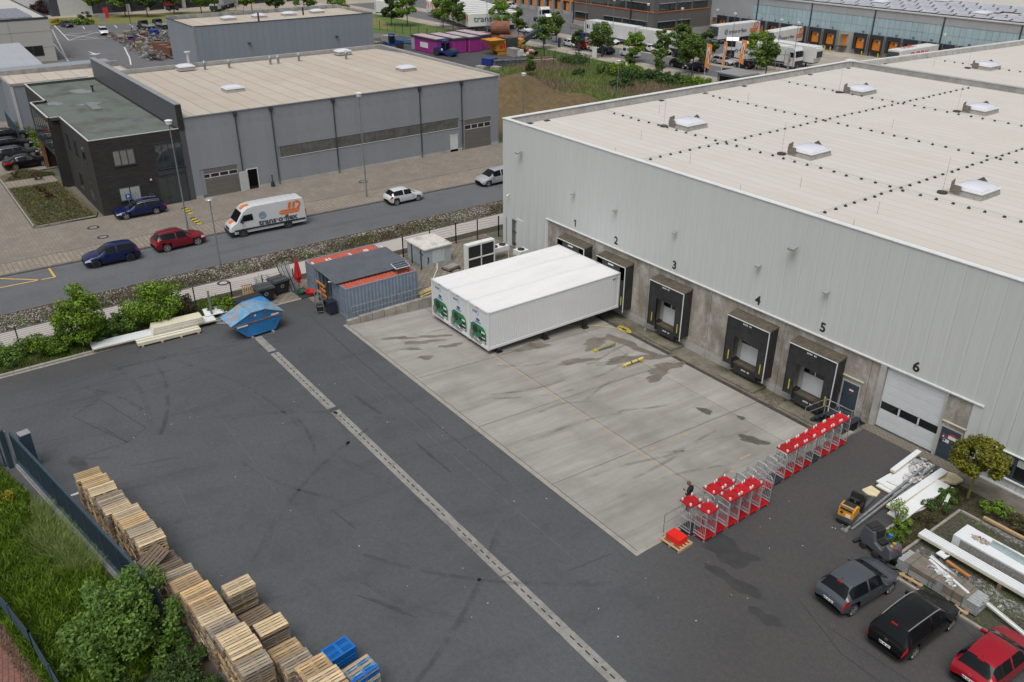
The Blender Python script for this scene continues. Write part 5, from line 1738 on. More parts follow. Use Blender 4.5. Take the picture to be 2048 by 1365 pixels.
# cars along the far street
FAR=[(-107.6,84.6,'hatch','white',0.3,'white car beside the young tree left of the grey entry posts'),(-104.2,87.6,'wagon','blue',.3,'blue grey estate car facing the truck yard'),(-101.0,86.9,'hatch','white',.3,'small white car half behind a young tree on the far street'),(-99.5,80.0,'hatch','silver',0,'silver car under the densest young tree by the near pavement'),(-89.5,87.8,'suv','blue',.5,'bright blue car at the left end of the kerbside row'),(-86.6,87.9,'wagon','silver',.5,'silver grey car next to the bright blue one'),(-83.4,87.6,'suv','darkblue',.3,'dark car with red lamps beside the silver grey one'),(-82.6,88.8,'hatch','white',.4,'white car hidden behind the dark one with red lamps'),(-85.0,79.6,'hatch','white',0,'white hatchback directly left of the bright red car'),(-81.6,79.9,'suv','brightred',0,'bright red car parked by the near pavement of the far street'),(-77.0,79.7,'mpv','white',0,'white compact car right of the bright red car'),(-74.2,79.3,'wagon','darkblue',0,'dark blue car behind the white sign box'),(-72.5,88.0,'sedan','black',.2,'black car with red lamps at the far kerb, middle of the street'),(-70.0,88.3,'hatch','white',.2,'white car next to the black one at the far kerb'),(-66.4,88.0,'hatch','beige',.1,'cream white small car alone at the far kerb'),(-61.6,88.2,'hatch','darkblue',.1,'dark car hidden by a tree right of the cream small car'),(-53.6,79.6,'suv','black',0,'black van like car left of the dark pickup by the near pavement'),(-49.8,79.8,'suv','darkblue',0,'dark blue pickup like car under the tall tree by the near pavement'),(-51.5,89.0,'wagon','silver',.1,'silver estate car behind the leftmost orange flag'),(-46.6,88.9,'hatch','darkblue',.1,'dark hatchback between the two right orange flags'),(-41.8,79.6,'hatch','anthr',0,'grey hatchback in front of the middle orange flag')]
for x,y,st,c,r,lab in FAR:
 car(st,x,y,r*.35+(pi if c in ('darkblue','brightred') else 0),c,lab,group='cars along the far street')
 # ---- white delivery van with the orange arrow
m_vor=M('print_orange',(.72,.16,.015),.45,var=.05)
m_vtxt=M('print_slate',(.055,.065,.08),.5,var=0)
m_vball=M('print_ball',(.22,.28,.36),.4,var=.4,scale=3)
def arrow(b,x,y,z,s,sg,v=None):
 """orange arrow band with a curl, flat print on a side at y; sg flips it front to back"""
 q=lambda pts:b.add([(x+sg*a*s,y,z+c*(v or s)) for a,c in pts],[tuple(range(len(pts)))])
 q([(0,.20),(.14,.34),(1.16,.34),(1.16,.20)])
 q([(0,.15),(1.16,.15),(1.12,.06),(1.0,.0),(.12,.0)])
 for k in range(8):
  a0,a1=-pi/2+k*pi/8+pi*.0,-pi/2+(k+1)*pi/8
  q([(1.02+.30*cos(a0)*.75,.62+.30*sin(a0)),(1.02+.16*cos(a0)*.75,.62+.16*sin(a0)),(1.02+.16*cos(a1)*.75,.62+.16*sin(a1)),(1.02+.30*cos(a1)*.75,.62+.30*sin(a1))])
 q([(.50,.40),(.66,.40),(.74,.86),(.58,.86)])
 q([(.74,.40),(.88,.40),(.96,.86),(.82,.86)])
 q([(.96,.76),(1.04,.76),(1.04,.92),(.98,.92)])
def van():
 o=thing('delivery_van','white high roofed delivery van with orange arrow and dark lettering at the kerb','van',(-16.15,-15.85,0),-H-.04)
 L,W,Hh=7.3,1.98,2.72
 prof=[(-3.6,.38),(-3.62,.9),(-3.55,2.45),(-3.42,2.66),(-2.2,2.72),(1.35,2.70),(1.95,2.58),(2.35,2.30),(3.02,1.38),(3.45,1.15),(3.62,.92),(3.65,.45),(3.5,.34)]
 b=MB()
 ins=[]
 n=len(prof)
 rings=[(-W/2,1.0),(-W/2+.05,None),(W/2-.05,None),(W/2,1.0)]
 def taper(x,z,y):
  k=1-.10*max(0,(z-1.1)/1.6)**1.5
  if x>2.3:
   k*=1-.10*(x-2.3)/1.3
  return y*k
 for yy,sc in ((-W/2,.985),(-W/2+.09,1),(W/2-.09,1),(W/2,.985)):
  for x,z in prof:
   cx,cz=0,1.4
   b.v.append((cx+(x-cx)*sc,taper(x,z,yy),cz+(z-cz)*sc))
 for k in range(3):
  for i in range(n):
   j=(i+1)%n
   b.f.append((k*n+i,k*n+j,(k+1)*n+j,(k+1)*n+i))
   b.m.append(0)
 b.f+=[tuple(range(n)),tuple(range(3*n,4*n))[::-1]]
 b.m+=[0,0]
 b.build('body',P['white'],o,smooth=True)
 MB().add([(2.40,taper(2.4,2.2,.80),2.26),(2.40,taper(2.4,2.2,-.80),2.26),(2.99,taper(3,1.4,-.86),1.45),(2.99,taper(3,1.4,.86),1.45)],[(0,1,2,3)]).build('windscreen',m_glass,o,(.03,0,.02))
 for s in (1,-1):
  y=lambda x,z:s*(abs(taper(x,z,W/2))+.006)
  pw=[(1.45,1.48),(2.72,1.42),(2.30,2.02),(1.5,2.06)]
  MB().add([(a,y(a,c),c) for a,c in pw],[(0,1,2,3)]).build('side_window',m_glass,o)
  MB().box(-3.5,3.3,min(y(0,.7),y(0,.7)+s*.03),max(y(0,.7),y(0,.7)+s*.03),.62,.78).build('rub_strip',m_trimb,o)
  MB().ob((2.55,s*1.12,1.55),(.16,.22,.34)).build('mirror',m_trimb,o)
  pr=MB()
  yy=s*(W/2*.955+.012)
  if s>0:
   arrow(pr,-1.0,yy,1.42,1.75,-1,1.25)
  else:
   arrow(pr,-1.0,yy,1.42,1.75,-1,1.25)
  pr.build('orange_arrow',m_vor,o)
  ch_=MB().lathe([(0,0),(.36,0)],n=20).build('ball_mark',m_vball,o,(.55,yy,1.72))
  ch_.rotation_euler=(pi/2,0,0)
  put_text('lettering','trans·o·flex',.72,m_vtxt,o,(-.85,s*(W/2+.008),.86),(pi/2,0,pi if s>0 else 0),.022,sx=1.12)
  for wx in (2.55,-1.75):
   ty,rm=CARS.setdefault('vanw',wheel_meshes(.35,.23,M('steel_rim',(.09,.09,.09),.6,.3,var=.2) if 'steel_rim' not in MATS else MATS['steel_rim']))
   w=inst(ty,'wheel',o,(wx,s*(W/2-.11),.35))
   inst(rm,'rim',w)
   MB().lathe([(0,s*.002),(.43,s*.002)],n=18,axis='Y',c=(wx,s*(W/2+.001),.38)).build('wheel_arch',m_trimb,o)
  MB().ob((3.42,s*.72,.98),(.2,.32,.2)).build('headlamp',m_lens,o)
  MB().ob((-3.62,s*.88,1.25),(.06,.14,.62)).build('tail_lamp',m_tail,o)
 MB().box(3.3,3.70,-.9,.9,.34,.62).box(3.55,3.66,-.45,.45,.72,.95).build('bumper',m_trimb,o)
 MB().add([(1.5,.3,2.715),(2.02,.2,2.60),(2.02,-.25,2.60),(1.5,-.15,2.715)],[(0,1,2,3)]).add([(2.02,.2,2.58),(2.3,.2,2.37),(2.3,-.3,2.37),(2.02,-.3,2.58)],[(0,1,2,3)]).add([(3.05,.15,1.40),(3.42,.1,1.20),(3.42,-.5,1.20),(3.05,-.35,1.40)],[(0,1,2,3)]).build('orange_stripe',m_vor,o,(0,0,.015))
 rb=MB()
 for i in range(8):
  rb.box(-3.2+i*.56,-3.16+i*.56,-.8,.8,2.68,2.735)
 rb.build('roof_rib',P['white'],o)
 return o
van()
def small_van(x,y,rz,label,z=0.,col='white'):
 o=thing('small_van',label,'van',(x,y,z),rz,'small white vans seen far off')
 L,W=4.4,1.8
 prof=[(-2.2,.3),(-2.2,1.7),(-2.05,1.84),(.55,1.84),(.85,1.75),(1.45,1.12),(2.05,.98),(2.2,.7),(2.2,.3)]
 MB().prism_y(prof,-W/2,W/2).build('body',P[col],o,bev=.06)
 MB().prism_y([(.84,1.70),(1.42,1.15),(1.47,1.17),(.89,1.76)],-.78,.78).build('windscreen',m_glass,o)
 for s in (1,-1):
  MB().box(.2,1.05,s*.9-.012,s*.9+.012,1.12,1.62).build('side_window',m_glass,o)
  for wx in (1.35,-1.3):
   ty,rm=CARS.setdefault('svw',wheel_meshes(.31,.22,m_rimdk))
   w=inst(ty,'wheel',o,(wx,s*(W/2-.08),.31))
 MB().box(-2.22,-2.2,-.7,.7,1.1,1.6).build('rear_window',m_glass,o)
 return o
small_van(-148.0,110.0,.55,'small white van parked in front of the orange dock doors')
small_van(-68.2,80.6,pi-.05,'small white delivery van under a young tree by the near pavement of the far street')
o_=car('mpv',-160.6,4.6,-.15,'white','white people carrier parked at the scrap pile of the far lot')
# ---- lorries and trailers
m_trw=M('trailer_white',(.62,.63,.62),.45,var=.05,scale=.5,dirt=(.5,.5,.49),dirt_amt=.35,dirt_scale=.3)
m_chas=M('chassis',(.05,.055,.065),.7,var=.3)
def trailer(x,y,rz,L,label,front=None,text=None,tcol=None,legs=True,z0=1.1,h=2.8,logo=False,z=0.,side=1,tsize=1.1,col=None,group='white lorry trailers in the truck yard'):
 o=thing('trailer',label,'trailer',(x,y,z),rz,group)
 W=2.5
 MB().box(0,L,-W/2,W/2,z0,z0+h).build('box_body',col or m_trw,o,bev=.05)
 MB().box(.3,L-.2,-W/2+.1,W/2-.1,z0-.22,z0-.01).build('chassis',m_chas,o)
 for k in range(3):
  for s in (1,-1):
   MB().cyl((L-4.6+k*1.3,s*(W/2-.32),.5),(L-4.6+k*1.3,s*(W/2-.02),.5),.5,n=14).build('wheel',m_tyre,o)
 if legs:
  for s in (1,-1):
   MB().box(2.6,2.8,s*.8-.1,s*.8+.1,0,z0-.2).build('support_leg',m_chas,o)
 if front:
  MB().box(-.45,-.02,-1.0,1.0,z0+h-2.0,z0+h-.3).build('cooling_unit',m_trw if front==1 else m_chas,o)
  MB().box(-.47,-.44,-.85,.85,z0+h-1.9,z0+h-.8).build('grille',m_dksteel,o)
 if text:
  put_text('lettering',text,tsize,tcol or m_vtxt,o,(L*.45 if logo else L*.5,side*(W/2+.02),z0+.95),(pi/2,0,pi if side>0 else 0),.02,sx=1.15)
 if logo:
  ch_=MB().lathe([(0,0),(.6,0)],n=18).build('ball_mark',m_vball,o,(L*.17,side*(W/2+.02),z0+1.35))
  ch_.rotation_euler=(pi/2,0,0)
  b=MB()
  arrow(b,L*.74,side*(W/2+.025),z0+.75,2.3,1)
  b.build('orange_arrow',m_vor,o)
 return o
def tractor(x,y,rz,label,col='white',z=0.,low=None):
 o=thing('lorry_tractor',label,'lorry',(x,y,z),rz,'lorry tractors around the truck yard')
 MB().prism_y([(0,.55),(0,3.4),(.35,3.75),(1.6,3.85),(2.1,3.3),(2.25,2.2),(2.3,.55)],-1.2,1.2).build('cab',P[col],o,bev=.08)
 MB().prism_y([(2.06,3.2),(2.22,2.15),(2.28,2.15),(2.12,3.2)],-1.08,1.08).build('windscreen',m_glass,o)
 MB().box(2.24,2.36,-1.15,1.15,.4,1.5).build('grille',P[low] if low else m_chas,o)
 MB().box(-3.4,2.0,-.5,.5,.7,.95).box(-2.6,-.1,-1.1,1.1,.65,1.05).build('chassis',m_chas,o)
 for s in (1,-1):
  MB().box(1.0,1.85,s*1.2-.012,s*1.2+.012,2.1,2.95).build('side_window',m_glass,o)
  for wx in (1.2,-2.3):
   MB().cyl((wx,s*.85,.5),(wx,s*1.18,.5),.5,n=14).build('wheel',m_tyre,o)
  MB().ob((2.0,s*1.35,2.6),(.12,.2,.7)).build('mirror',m_chas,o)
 return o
 # docked trailers of the far hall: the rear is at the dock, the front faces the street
trailer(-69.3,106.3,H,13.4,'white trailer with dark lettering and orange arrow docked leftmost at the far hall',2,'trans·o·flex',logo=True,side=-1)
trailer(-56.6,108.4,H+.12,11.2,'white trailer with dark lettering docked beside two orange dock doors',2,'trans·o·flex',logo=True,side=-1,tsize=.95)
trailer(-27.8,106.5,H,12.6,'white trailer with red capital letters docked behind the warehouse parapet',2,'DORK',m_red,side=-1,tsize=1.9)
put_text('lettering','DORK',1.5,m_red,[o for o in bpy.data.objects if o.get('label','').startswith('white trailer with red')][0],(5,0,3.92),(0,0,0),.02)
trailer(-77.0,91.3,pi,14.6,'white trailer of the first parked lorry, left of its twin in the truck yard',0,legs=False,group='white lorry trailers in the truck yard')
trailer(-63.8,91.0,pi,12.4,'white trailer of the second parked lorry with a grey cab at its right end',0,legs=False)
tractor(-93.2,91.4,0.0,'white lorry tractor at the left end of the two parked lorries')
tractor(-63.2,90.9,0,'white and grey lorry tractor at the right end of the two parked lorries','white',low='silver')
tractor(-119.5,99.2,-.25,'white lorry tractor without trailer standing alone on the grey truck yard')
tractor(-107.2,91.5,-.5,'white lorry tractor partly behind the tall young tree')
tractor(-56.5,97.2,-H+.6,'white lorry tractor with dark front behind the leftmost orange flag','white',low='darkblue')
t_=trailer(-42.2,95.7,pi,7.8,'pale box body of the lorry with the blue cab chassis at the entry barrier',0,legs=False,z0=1.15,h=2.65)
tractor(-42.0,95.7,0,'white lorry cab with dark blue skirts at the entry barrier','white',low='darkblue')
trailer(-38.3,99.0,pi,13.4,'long white trailer parked behind the box lorry at the entry',1)
trailer(-47.9,92.6,pi,3.2,'short pale trailer end with dark letters behind the rightmost orange flag',0,'o·flex',side=1,tsize=1.2,legs=False)
# the rank of trailers on the left of the truck yard
for i in range(9):
 lab=['white trailer with large dark lettering nearest the fence','white trailer second in the rank beside the lettered one','white trailer third in the rank of parked trailers','white trailer with an orange rear panel mark, fourth in the rank','white trailer fifth in the rank, seen end on','white trailer sixth in the rank, seen end on','white trailer seventh in the rank, seen end on','white trailer eighth in the rank, seen end on','white trailer farthest left in the rank of parked trailers'][i]
 L=13.2
 tt=trailer(-117.0-i*3.7,74.6+i*.95,radians(76),L,lab,0,'trans·o·flex' if i==0 else None,side=-1,tsize=2.0,group='white trailers in the rank by the lawn')
 MB().box(-.03,-.01,-1.1,-.4,2.2,3.6).build('orange_panel',m_vor,tt)
 MB().box(-.03,-.01,.4,1.1,2.6,3.6).build('orange_panel',m_vor,tt)
tractor(-111.5,79.6,radians(20),'white lorry tractor with grey chassis beside the rank of trailers','white')
trailer(-155.0,72.0,radians(20),7.5,'pale trailer with an orange rear mark at the far left end of the truck yard',0,group='white trailers in the rank by the lawn')
trailer(-200.0,31.8,pi,2.6,'dark red lorry trailer backed to the far left docks',0,col=M('trailer_red',(.20,.02,.025),.5,var=.1),z=0,group=None)
trailer(-193.0,43.0,2.4,9.0,'grey lorry trailer behind the far lawn',0,col=M('trailer_grey',(.30,.31,.33),.5,var=.1),group=None)
tractor(-191.0,41.6,-.75,'white lorry tractor facing the far lawn')
# ================================================================ PALLETS
def wood_mat(name,c,c2,rand=.34):
 m,t,b=new_mat(name)
 c_=coords(t)
 f=noise(t,c_,3.5,6,.7,(7,.8,7))
 col=ramp(t,f,[(.28,tuple(x*.6 for x in c)),(.5,c),(.72,c2)])
 oi=N(t,'ObjectInfo')
 col=mix(t,col,ramp(t,oi.outputs['Random'],[(0,(1-rand,1-rand,1-rand*.8)),(.5,(1,1,1)),(1,(1+rand,1+rand*.9,1+rand*.6))]),1.,'MULTIPLY')
 k=noise(t,c_,9,3,.6)
 col=mix(t,col,tuple(x*.35 for x in c),ramp(t,k,[(.64,0),(.74,.7)]))
 t.links.new(col,b.inputs['Base Color'])
 b.inputs['Roughness'].default_value=.85
 return m
WOODS=[wood_mat('pallet_honey',(.42,.295,.155),(.56,.42,.25)),wood_mat('pallet_pale',(.46,.36,.23),(.60,.50,.35)),wood_mat('pallet_grey',(.27,.225,.17),(.38,.33,.26)),wood_mat('pallet_dark',(.14,.105,.075),(.21,.165,.12))]
m_pblue=M('pallet_blue',(.006,.13,.44),.5,var=.15,scale=3)
m_pbluew=M('pallet_blue_worn',(.02,.19,.46),.6,var=.2,scale=3,dirt=(.42,.40,.34),dirt_amt=.8,dirt_scale=1.8)
WB=[.145,.10,.145,.10,.145]
YB=[]
a_=-.4
for w_ in WB:
 YB.append((a_,a_+w_))
 a_+=w_+(0.8-sum(WB))/4
def pallet_mesh(kind):
 b=MB()
 if kind in ('full','boards'):
  for x0,x1 in YB:
   b.box(x0,x1,-.6,.6,.122,.144)
 if kind in ('full','base'):
  for y in (-.6,-.07,.455):
   b.box(-.4,.4,y,y+.145,.10,.122)
   for x in (-.4,-.0725,.2545):
    b.box(x,x+.145,y,y+.145,.022,.10)
  for x in (-.4,-.05,.3):
   b.box(x,x+.1,-.6,.6,0,.022)
 return b
PM_FULL=[pallet_mesh('full').mesh('pallet',w) for w in WOODS]
PM_BASE=[pallet_mesh('base').mesh('base',w) for w in WOODS]
PM_BOARD=[[MB().box(-w/2,w/2,-.6,.6,0,.022).mesh('board',m) for w in (.145,.10)] for m in WOODS]
def top_pallet(x,y,z,rz,wk,label,group=None,mats=None):
 o=thing('wooden_pallet',label,'pallet',(x,y,z),rz,group)
 inst(PM_BASE[wk],'base',o)
 for i,(x0,x1) in enumerate(YB):
  c=inst(PM_BOARD[wk][i%2],'board',o,((x0+x1)/2,rnd.uniform(-.008,.008),.122),rnd.uniform(-.006,.006))
  if mats:
   c.material_slots[0].link='OBJECT'
   c.material_slots[0].material=mats[i%len(mats)]
 return o
def stack(x,y,n,rz,tones,lab_top,lab_low,g_low,mats=None,ztop=None):
 for k in range(n):
  dx,dy,dr=rnd.gauss(0,.014),rnd.gauss(0,.02),rnd.gauss(0,.010)
  wk=rnd.choice((tones[k%len(tones)],2,3,0)) if k<n-1 else tones[-1]
  if k==n-1:
   top_pallet(x+dx,y+dy,k*.144,rz+dr,wk,lab_top,None,mats)
  else:
   o=inst(PM_FULL[wk],'wooden_pallet',None,(x+dx,y+dy,k*.144),rz+dr)
   if mats:
    o.material_slots[0].link='OBJECT'
    o.material_slots[0].material=mats[(k+1)%len(mats)]
   tag(o,lab_low,'pallet',g_low)
GL='wooden pallet lower down in the long rank of stacks beside the blue sliding gate'
ROW=[(18.05,-39.02,14,(0,2,1,0,2,3,0),'honey pallet topping the first stack of the rank, nearest the gate motor'),(18.88,-38.86,14,(1,0,2,0),'bright honey pallet topping the second stack of the rank'),(19.72,-38.78,14,(2,0,1),'pale pallet topping the third stack of the rank'),(20.56,-38.62,13,(0,1,2),'pale honey pallet topping the fourth stack of the rank'),(21.40,-38.52,13,(0,2,1,1),'pale pallet topping the fifth stack, beside the step in the rank'),(22.28,-38.28,14,(0,3,2,1),'whitish pallet topping the sixth stack of the rank'),(23.12,-38.18,14,(2,0,1,0),'orange honey pallet topping the seventh stack of the rank'),(23.96,-38.05,14,(0,2,3,2),'grey pallet topping the eighth stack of the rank'),(24.80,-37.95,14,(1,0,2,1),'pale streaked pallet topping the ninth stack, just before the tilted pallet'),(26.75,-37.75,11,(3,2,0,3),'dark brown pallet topping the low stack just past the tilted pallet'),(27.60,-37.55,12,(2,3,0,2),'mixed pallet with one black board, next to the dark brown topped stack'),(28.45,-37.50,13,(0,1,2,0),'honey pallet topping the stack level with the lone stack beside it'),(29.28,-37.35,13,(1,2,0,0),'honey pallet topping the stack behind the big green shrub'),(30.10,-37.25,13,(0,2,0),'golden pallet topping the stack beside the very low dark pallets'),(30.95,-37.22,13,(2,1,0,1),'pale pallet topping the stack right of the golden topped one'),(31.80,-37.12,13,(2,3,2),'grey weathered pallet topping the stack level with the fresh pale one'),(32.65,-37.0,14,(1,0,1),'wide pale pallet topping the tallest stack near the lower picture edge'),(33.50,-36.92,14,(2,1),'pale pinkish pallet next to last in the rank at the lower picture edge'),(34.35,-36.85,13,(3,2,2),'grey brown pallet topping the last stack of the rank at the lower picture edge'),]
for x,y,n,tn,lab in ROW:
 low='wooden pallet lower down in '+(lab.split('topping ')[1] if 'topping ' in lab else 'the last but one stack of the rank' if 'next to last' in lab else 'the stack with one black board on top')
 stack(x,y,n,rnd.uniform(-.03,.03)+.03,tn,lab,low,low.replace('wooden pallet','pallets'))
stack(25.72,-37.85,9,.03,(0,2,3),'pallet topping the low stack under the tilted dark pallet','pallet lower down in the low stack under the tilted one','pallets under the tilted pallet')
tp=top_pallet(25.85,-38.15,1.62,.62,3,'dark pallet lying tilted and askew across a gap in the rank of stacks')
tp.rotation_euler=(.22,.30,.55)
LONE=[(29.62,-35.72,11,.06,(1,2,1),'weathered pallet topping the lone stack set out from the rank','pale pallet in the lone stack set out from the rank'),(30.85,-35.55,5,.10,(3,3),'dark brown pallet topping the very low stack beside the lone stack','dark pallet in the very low stack beside the lone stack'),(32.45,-35.45,10,.03,(3,1,2,1),'fresh pale pallet topping the stack with grey sides behind the very low one','pallet in the fresh topped stack beyond the very low one'),(33.75,-35.40,8,.05,(0,2,0),'brown and cream pallet topping the low stack behind the fresh pale one','pallet in the brown and cream topped low stack'),(34.55,-35.30,8,.04,(2,2),'mossy grey pallet topping the low stack in front of the blue plastic pallets','pallet in the mossy grey topped low stack'),(35.95,-35.15,14,.05,(0,1,0),'honey pallet topping the tall stack in front of the blue plastic pallets','pallet in the tall stack in front of the blue plastic pallets'),(36.80,-35.02,14,.05,(0,1),'orange honey pallet topping the tall stack cut by the lower picture edge','pallet in the tall stack cut by the lower picture edge'),(37.65,-34.95,14,.05,(1,0),'pale honey pallet of the last tall stack at the lower picture edge','pallet in the last tall stack at the lower picture edge')]
for x,y,n,r,tn,lt,ll in LONE:
 stack(x,y,n,r,tn,lt,ll,ll+' group')
stack(36.6,-33.55,10,.13,(0,0),'pallet with blue and bare boards topping the blue painted stack','blue painted pallet lower down in the blue stack','blue painted pallets',[WOODS[1],m_pbluew,WOODS[1],m_pbluew,m_pblue])
bp=MB()
for i in range(2):
 for s in (0,1):
  x0=-.37+s*.39
  bp.box(x0,x0+.05,-.6,.6,.1,.15).box(x0+.30,x0+.35,-.6,.6,.1,.15)
for i in range(17):
 bp.box(-.36,.36,-.58+i*.07,-.545+i*.07,.115,.148)
bp.box(-.4,.4,-.6,-.52,.06,.15).box(-.4,.4,.52,.6,.06,.15).box(-.4,.4,-.05,.05,.06,.15).box(-.4,-.34,-.6,.6,.06,.15).box(.34,.4,-.6,.6,.06,.15)
for x in (-.4,-.06,.28):
 for y in (-.6,-.06,.48):
  bp.box(x,x+.12,y,y+.12,0,.06)
me_bp=bp.mesh('plastic_pallet',m_pblue)
for k in range(5):
 o=inst(me_bp,'plastic_pallet',None,(34.72+rnd.gauss(0,.012),-33.62+rnd.gauss(0,.012),.144+k*.15),.12)
 tag(o,'bright blue slotted plastic pallet topping its short stack' if k==4 else 'bright blue plastic pallet under another in the short stack','pallet',None if k==4 else 'blue plastic pallets under the top one')
o=inst(PM_FULL[3],'wooden_pallet',None,(34.74,-33.62,0),.13)
tag(o,'brown wooden pallet on the ground under the bright blue plastic ones','pallet')
# ================================================================ SLIDING GATE, FENCES AT THE LOWER LEFT
m_gate=M('gate_blue',(.042,.070,.098),.42,.2,var=.12,scale=3)
ga=thing('sliding_gate','long dark blue sliding gate with closely spaced bars beside the pallets','gate',(11.75,-41.55,0),atan2(2.85,16.6))
LG=16.8
MB().box(0,LG,-.06,.06,2.02,2.16).box(0,LG,-.08,.08,.10,.30).build('rail',m_gate,ga)
for k in range(10):
 MB().box(k*LG/9-.05,k*LG/9+.05,-.05,.05,.3,2.02).build('stile',m_gate,ga)
b=MB()
n=int(LG/.115)
for i in range(n):
 x=.06+i*.115
 b.box(x-.014,x+.014,-.016,.016,.30,2.02)
b.build('infill_bars',m_gate,ga)['kind']='stuff'
MB().box(0,LG,-.20,-.08,.02,.12).build('guide_rack',m_steel,ga)
MB().box(-.1,LG,-.24,.10,-.02,.012).build('track_strip',m_kerb,ga)
gp=thing('gate_post','dark blue gate post with an orange lamp at the end of the sliding gate','gate post',(11.75,-41.95,0),.17)
MB().box(-.12,.12,-.12,.12,0,2.4).build('post',m_gate,gp)
MB().cyl((0,0,2.4),(0,0,2.55),.07,n=10).build('lamp',m_orange,gp)
MB().box(.02,.1,.13,.22,0,2.3).build('rubber_edge',m_steel,gp)
gb=thing('gate_motor','square dark blue pillar housing the gate motor behind the gate end','gate motor',(12.35,-40.95,0),.17)
MB().box(-.25,.25,-.25,.25,0,2.15).build('housing',m_gate,gb)
MB().box(-.28,.28,-.28,.28,2.15,2.2).build('cap',m_lampm,gb)
tag(MB().box(-.06,.06,-.4,.4,.0,.05).build('white_kerb_bar',m_trim,None,(16.4,-39.95,.0)),'short white bar on the asphalt between gate and first pallet stack','bar')
def mat_fence(name,label,pts,h,gap=2.5,mat=None,rows=9,r=.007,vr=.0,vgap=.2,group=None,zb=0.,lean=0.):
 mat=mat or m_fpost
 o=thing(name,label,'fence',(pts[0][0],pts[0][1],zb),group=group)
 p0=Vector((pts[0][0],pts[0][1],0))
 P=[Vector((x,y,0))-p0 for x,y in pts]
 for a,c in zip(P,P[1:]):
  L=(c-a).length
  n=max(1,round(L/gap))
  for k in range(n):
   q0,q1=a.lerp(c,k/n),a.lerp(c,(k+1)/n)
   b=MB()
   for j in range(rows):
    z=.08+j*(h-.12)/(rows-1)
    b.beam(q0+Vector((0,0,z)),q1+Vector((0,0,z)),r*2)
   if vr:
    m=int((q1-q0).length/vgap)
    for j in range(m):
     q=q0.lerp(q1,(j+.5)/m)
     b.beam(q+Vector((0,0,.05)),q+Vector((0,0,h)),vr*2)
   b.build('mesh_panel',m_fwire if mat is m_fpost else mat,o)
  for k in range(n+1):
   q=a.lerp(c,k/n)
   MB().box(q.x-.04,q.x+.04,q.y-.04,q.y+.04,0,h+.06).build('post',mat,o)
   if lean:
    d=Vector((-lean,0,0)) if abs(c.x-a.x)<abs(c.y-a.y) else Vector((0,lean,0))
    MB().beam(q+Vector((0,0,h)),q+Vector((0,0,h+.35))+d,.05).build('post_arm',mat,o)
 return o
m_fpost=M('fence_anthracite',(.035,.045,.05),.5,.2,var=.1)
m_fwire=M('fence_wire',(.06,.07,.075),.5,.2,var=0)
mat_fence('mesh_fence','dark mesh fence between yard bushes and the pale footpath',[(-4.0,-46),(-4.0,-29.5),(-2.7,-24.2),(-2.4,-19.2)],1.35,2.5)
mat_fence('mesh_fence','dark mesh fence around the corner behind the transformer hut',[(-2.35,-9.1),(-2.4,-3.6),(-1.65,.6),(.0,.75)],1.9,2.5)
mat_fence('mesh_fence','short dark mesh panel standing beside the transformer hut',[(-2.35,-9.1),(1.0,-9.3)],1.7,1.7)
mat_fence('boundary_fence','dark blue fence seen from above between hedge and red brick path',[(20.5,-44.75),(27.0,-43.45),(34.0,-42.55)],1.45,2.5,m_gate,rows=16,r=.014,vr=.006,vgap=.12)
mat_fence('boundary_fence','dark mesh fence with a post left of the gate lamp',[(11.5,-42.2),(9.6,-44.6)],1.7,1.5,m_gate,rows=12,r=.008,vr=.006,vgap=.1)
# ================================================================ BEDS AND PAVING AT THE RIGHT
ground('red_brick_path',[(14,-60),(60,-60),(60,-42.2),(34.0,-42.85),(27.0,-43.75),(20.5,-45.05),(14,-46.3)],.016,m_redpave)
ground('verge_soil',[(11.0,-42.4),(27.5,-39.0),(29.5,-38.0),(40,-37.0),(40,-42.0),(34.0,-42.6),(27.0,-43.5),(20.5,-44.8),(9,-47)],.012,m_soil)
ground('gate_gravel',[(9.0,-45),(11.6,-42.35),(13.3,-42.05),(12.6,-43.2)],.014,M('dark_gravel',(.09,.085,.08),.9,var=.6,scale=14))
ground('planting_bed',[(43.3,-9.0),(44.55,-9.0),(44.55,-3.75),(62,-3.3),(62,-1.75),(43.3,-1.75)],.03,m_soil)
ground('mossy_parking',[(44.68,-10.75),(62,-10.2),(62,-3.45),(44.68,-3.85)],.02,m_dkpave)
ground('building_path',[(42.9,-1.7),(62,-1.7),(62,-.14),(42.9,-.14)],.022,M('path_dark',(.13,.115,.10),.9,var=.25,scale=2,dirt=(.06,.06,.035),dirt_amt=.6))
ground('gate_paver_strip',[(37.0,-.95),(43.0,-.95),(43.0,-.16),(37.0,-.16)],.012,brick_mat('sand_paver',(.21,.185,.145),(.17,.15,.12),(.07,.065,.05),.3,.15,0,.02))
kk=MB()
for i in range(5):
 kk.box(43.2,43.34,-9.05+i,-8.07+i,-.02,.13)
 kk.box(44.56,44.68,-9.05+i,-8.07+i,-.02,.10)
kk.box(44.56,44.68,-4.05,-3.75,-.02,.1)
for i in range(17):
 kk.box(44.7+i,45.68+i,-3.83+i*.028,-3.70+i*.028,-.02,.09)
 kk.box(44.4+i,45.38+i,-10.92+i*.02,-10.78+i*.02,-.02,.10)
kk.box(43.2,44.68,-9.2,-9.06,-.02,.1)
tag(kk.build('bed_kerb',m_kerb),kind='structure')
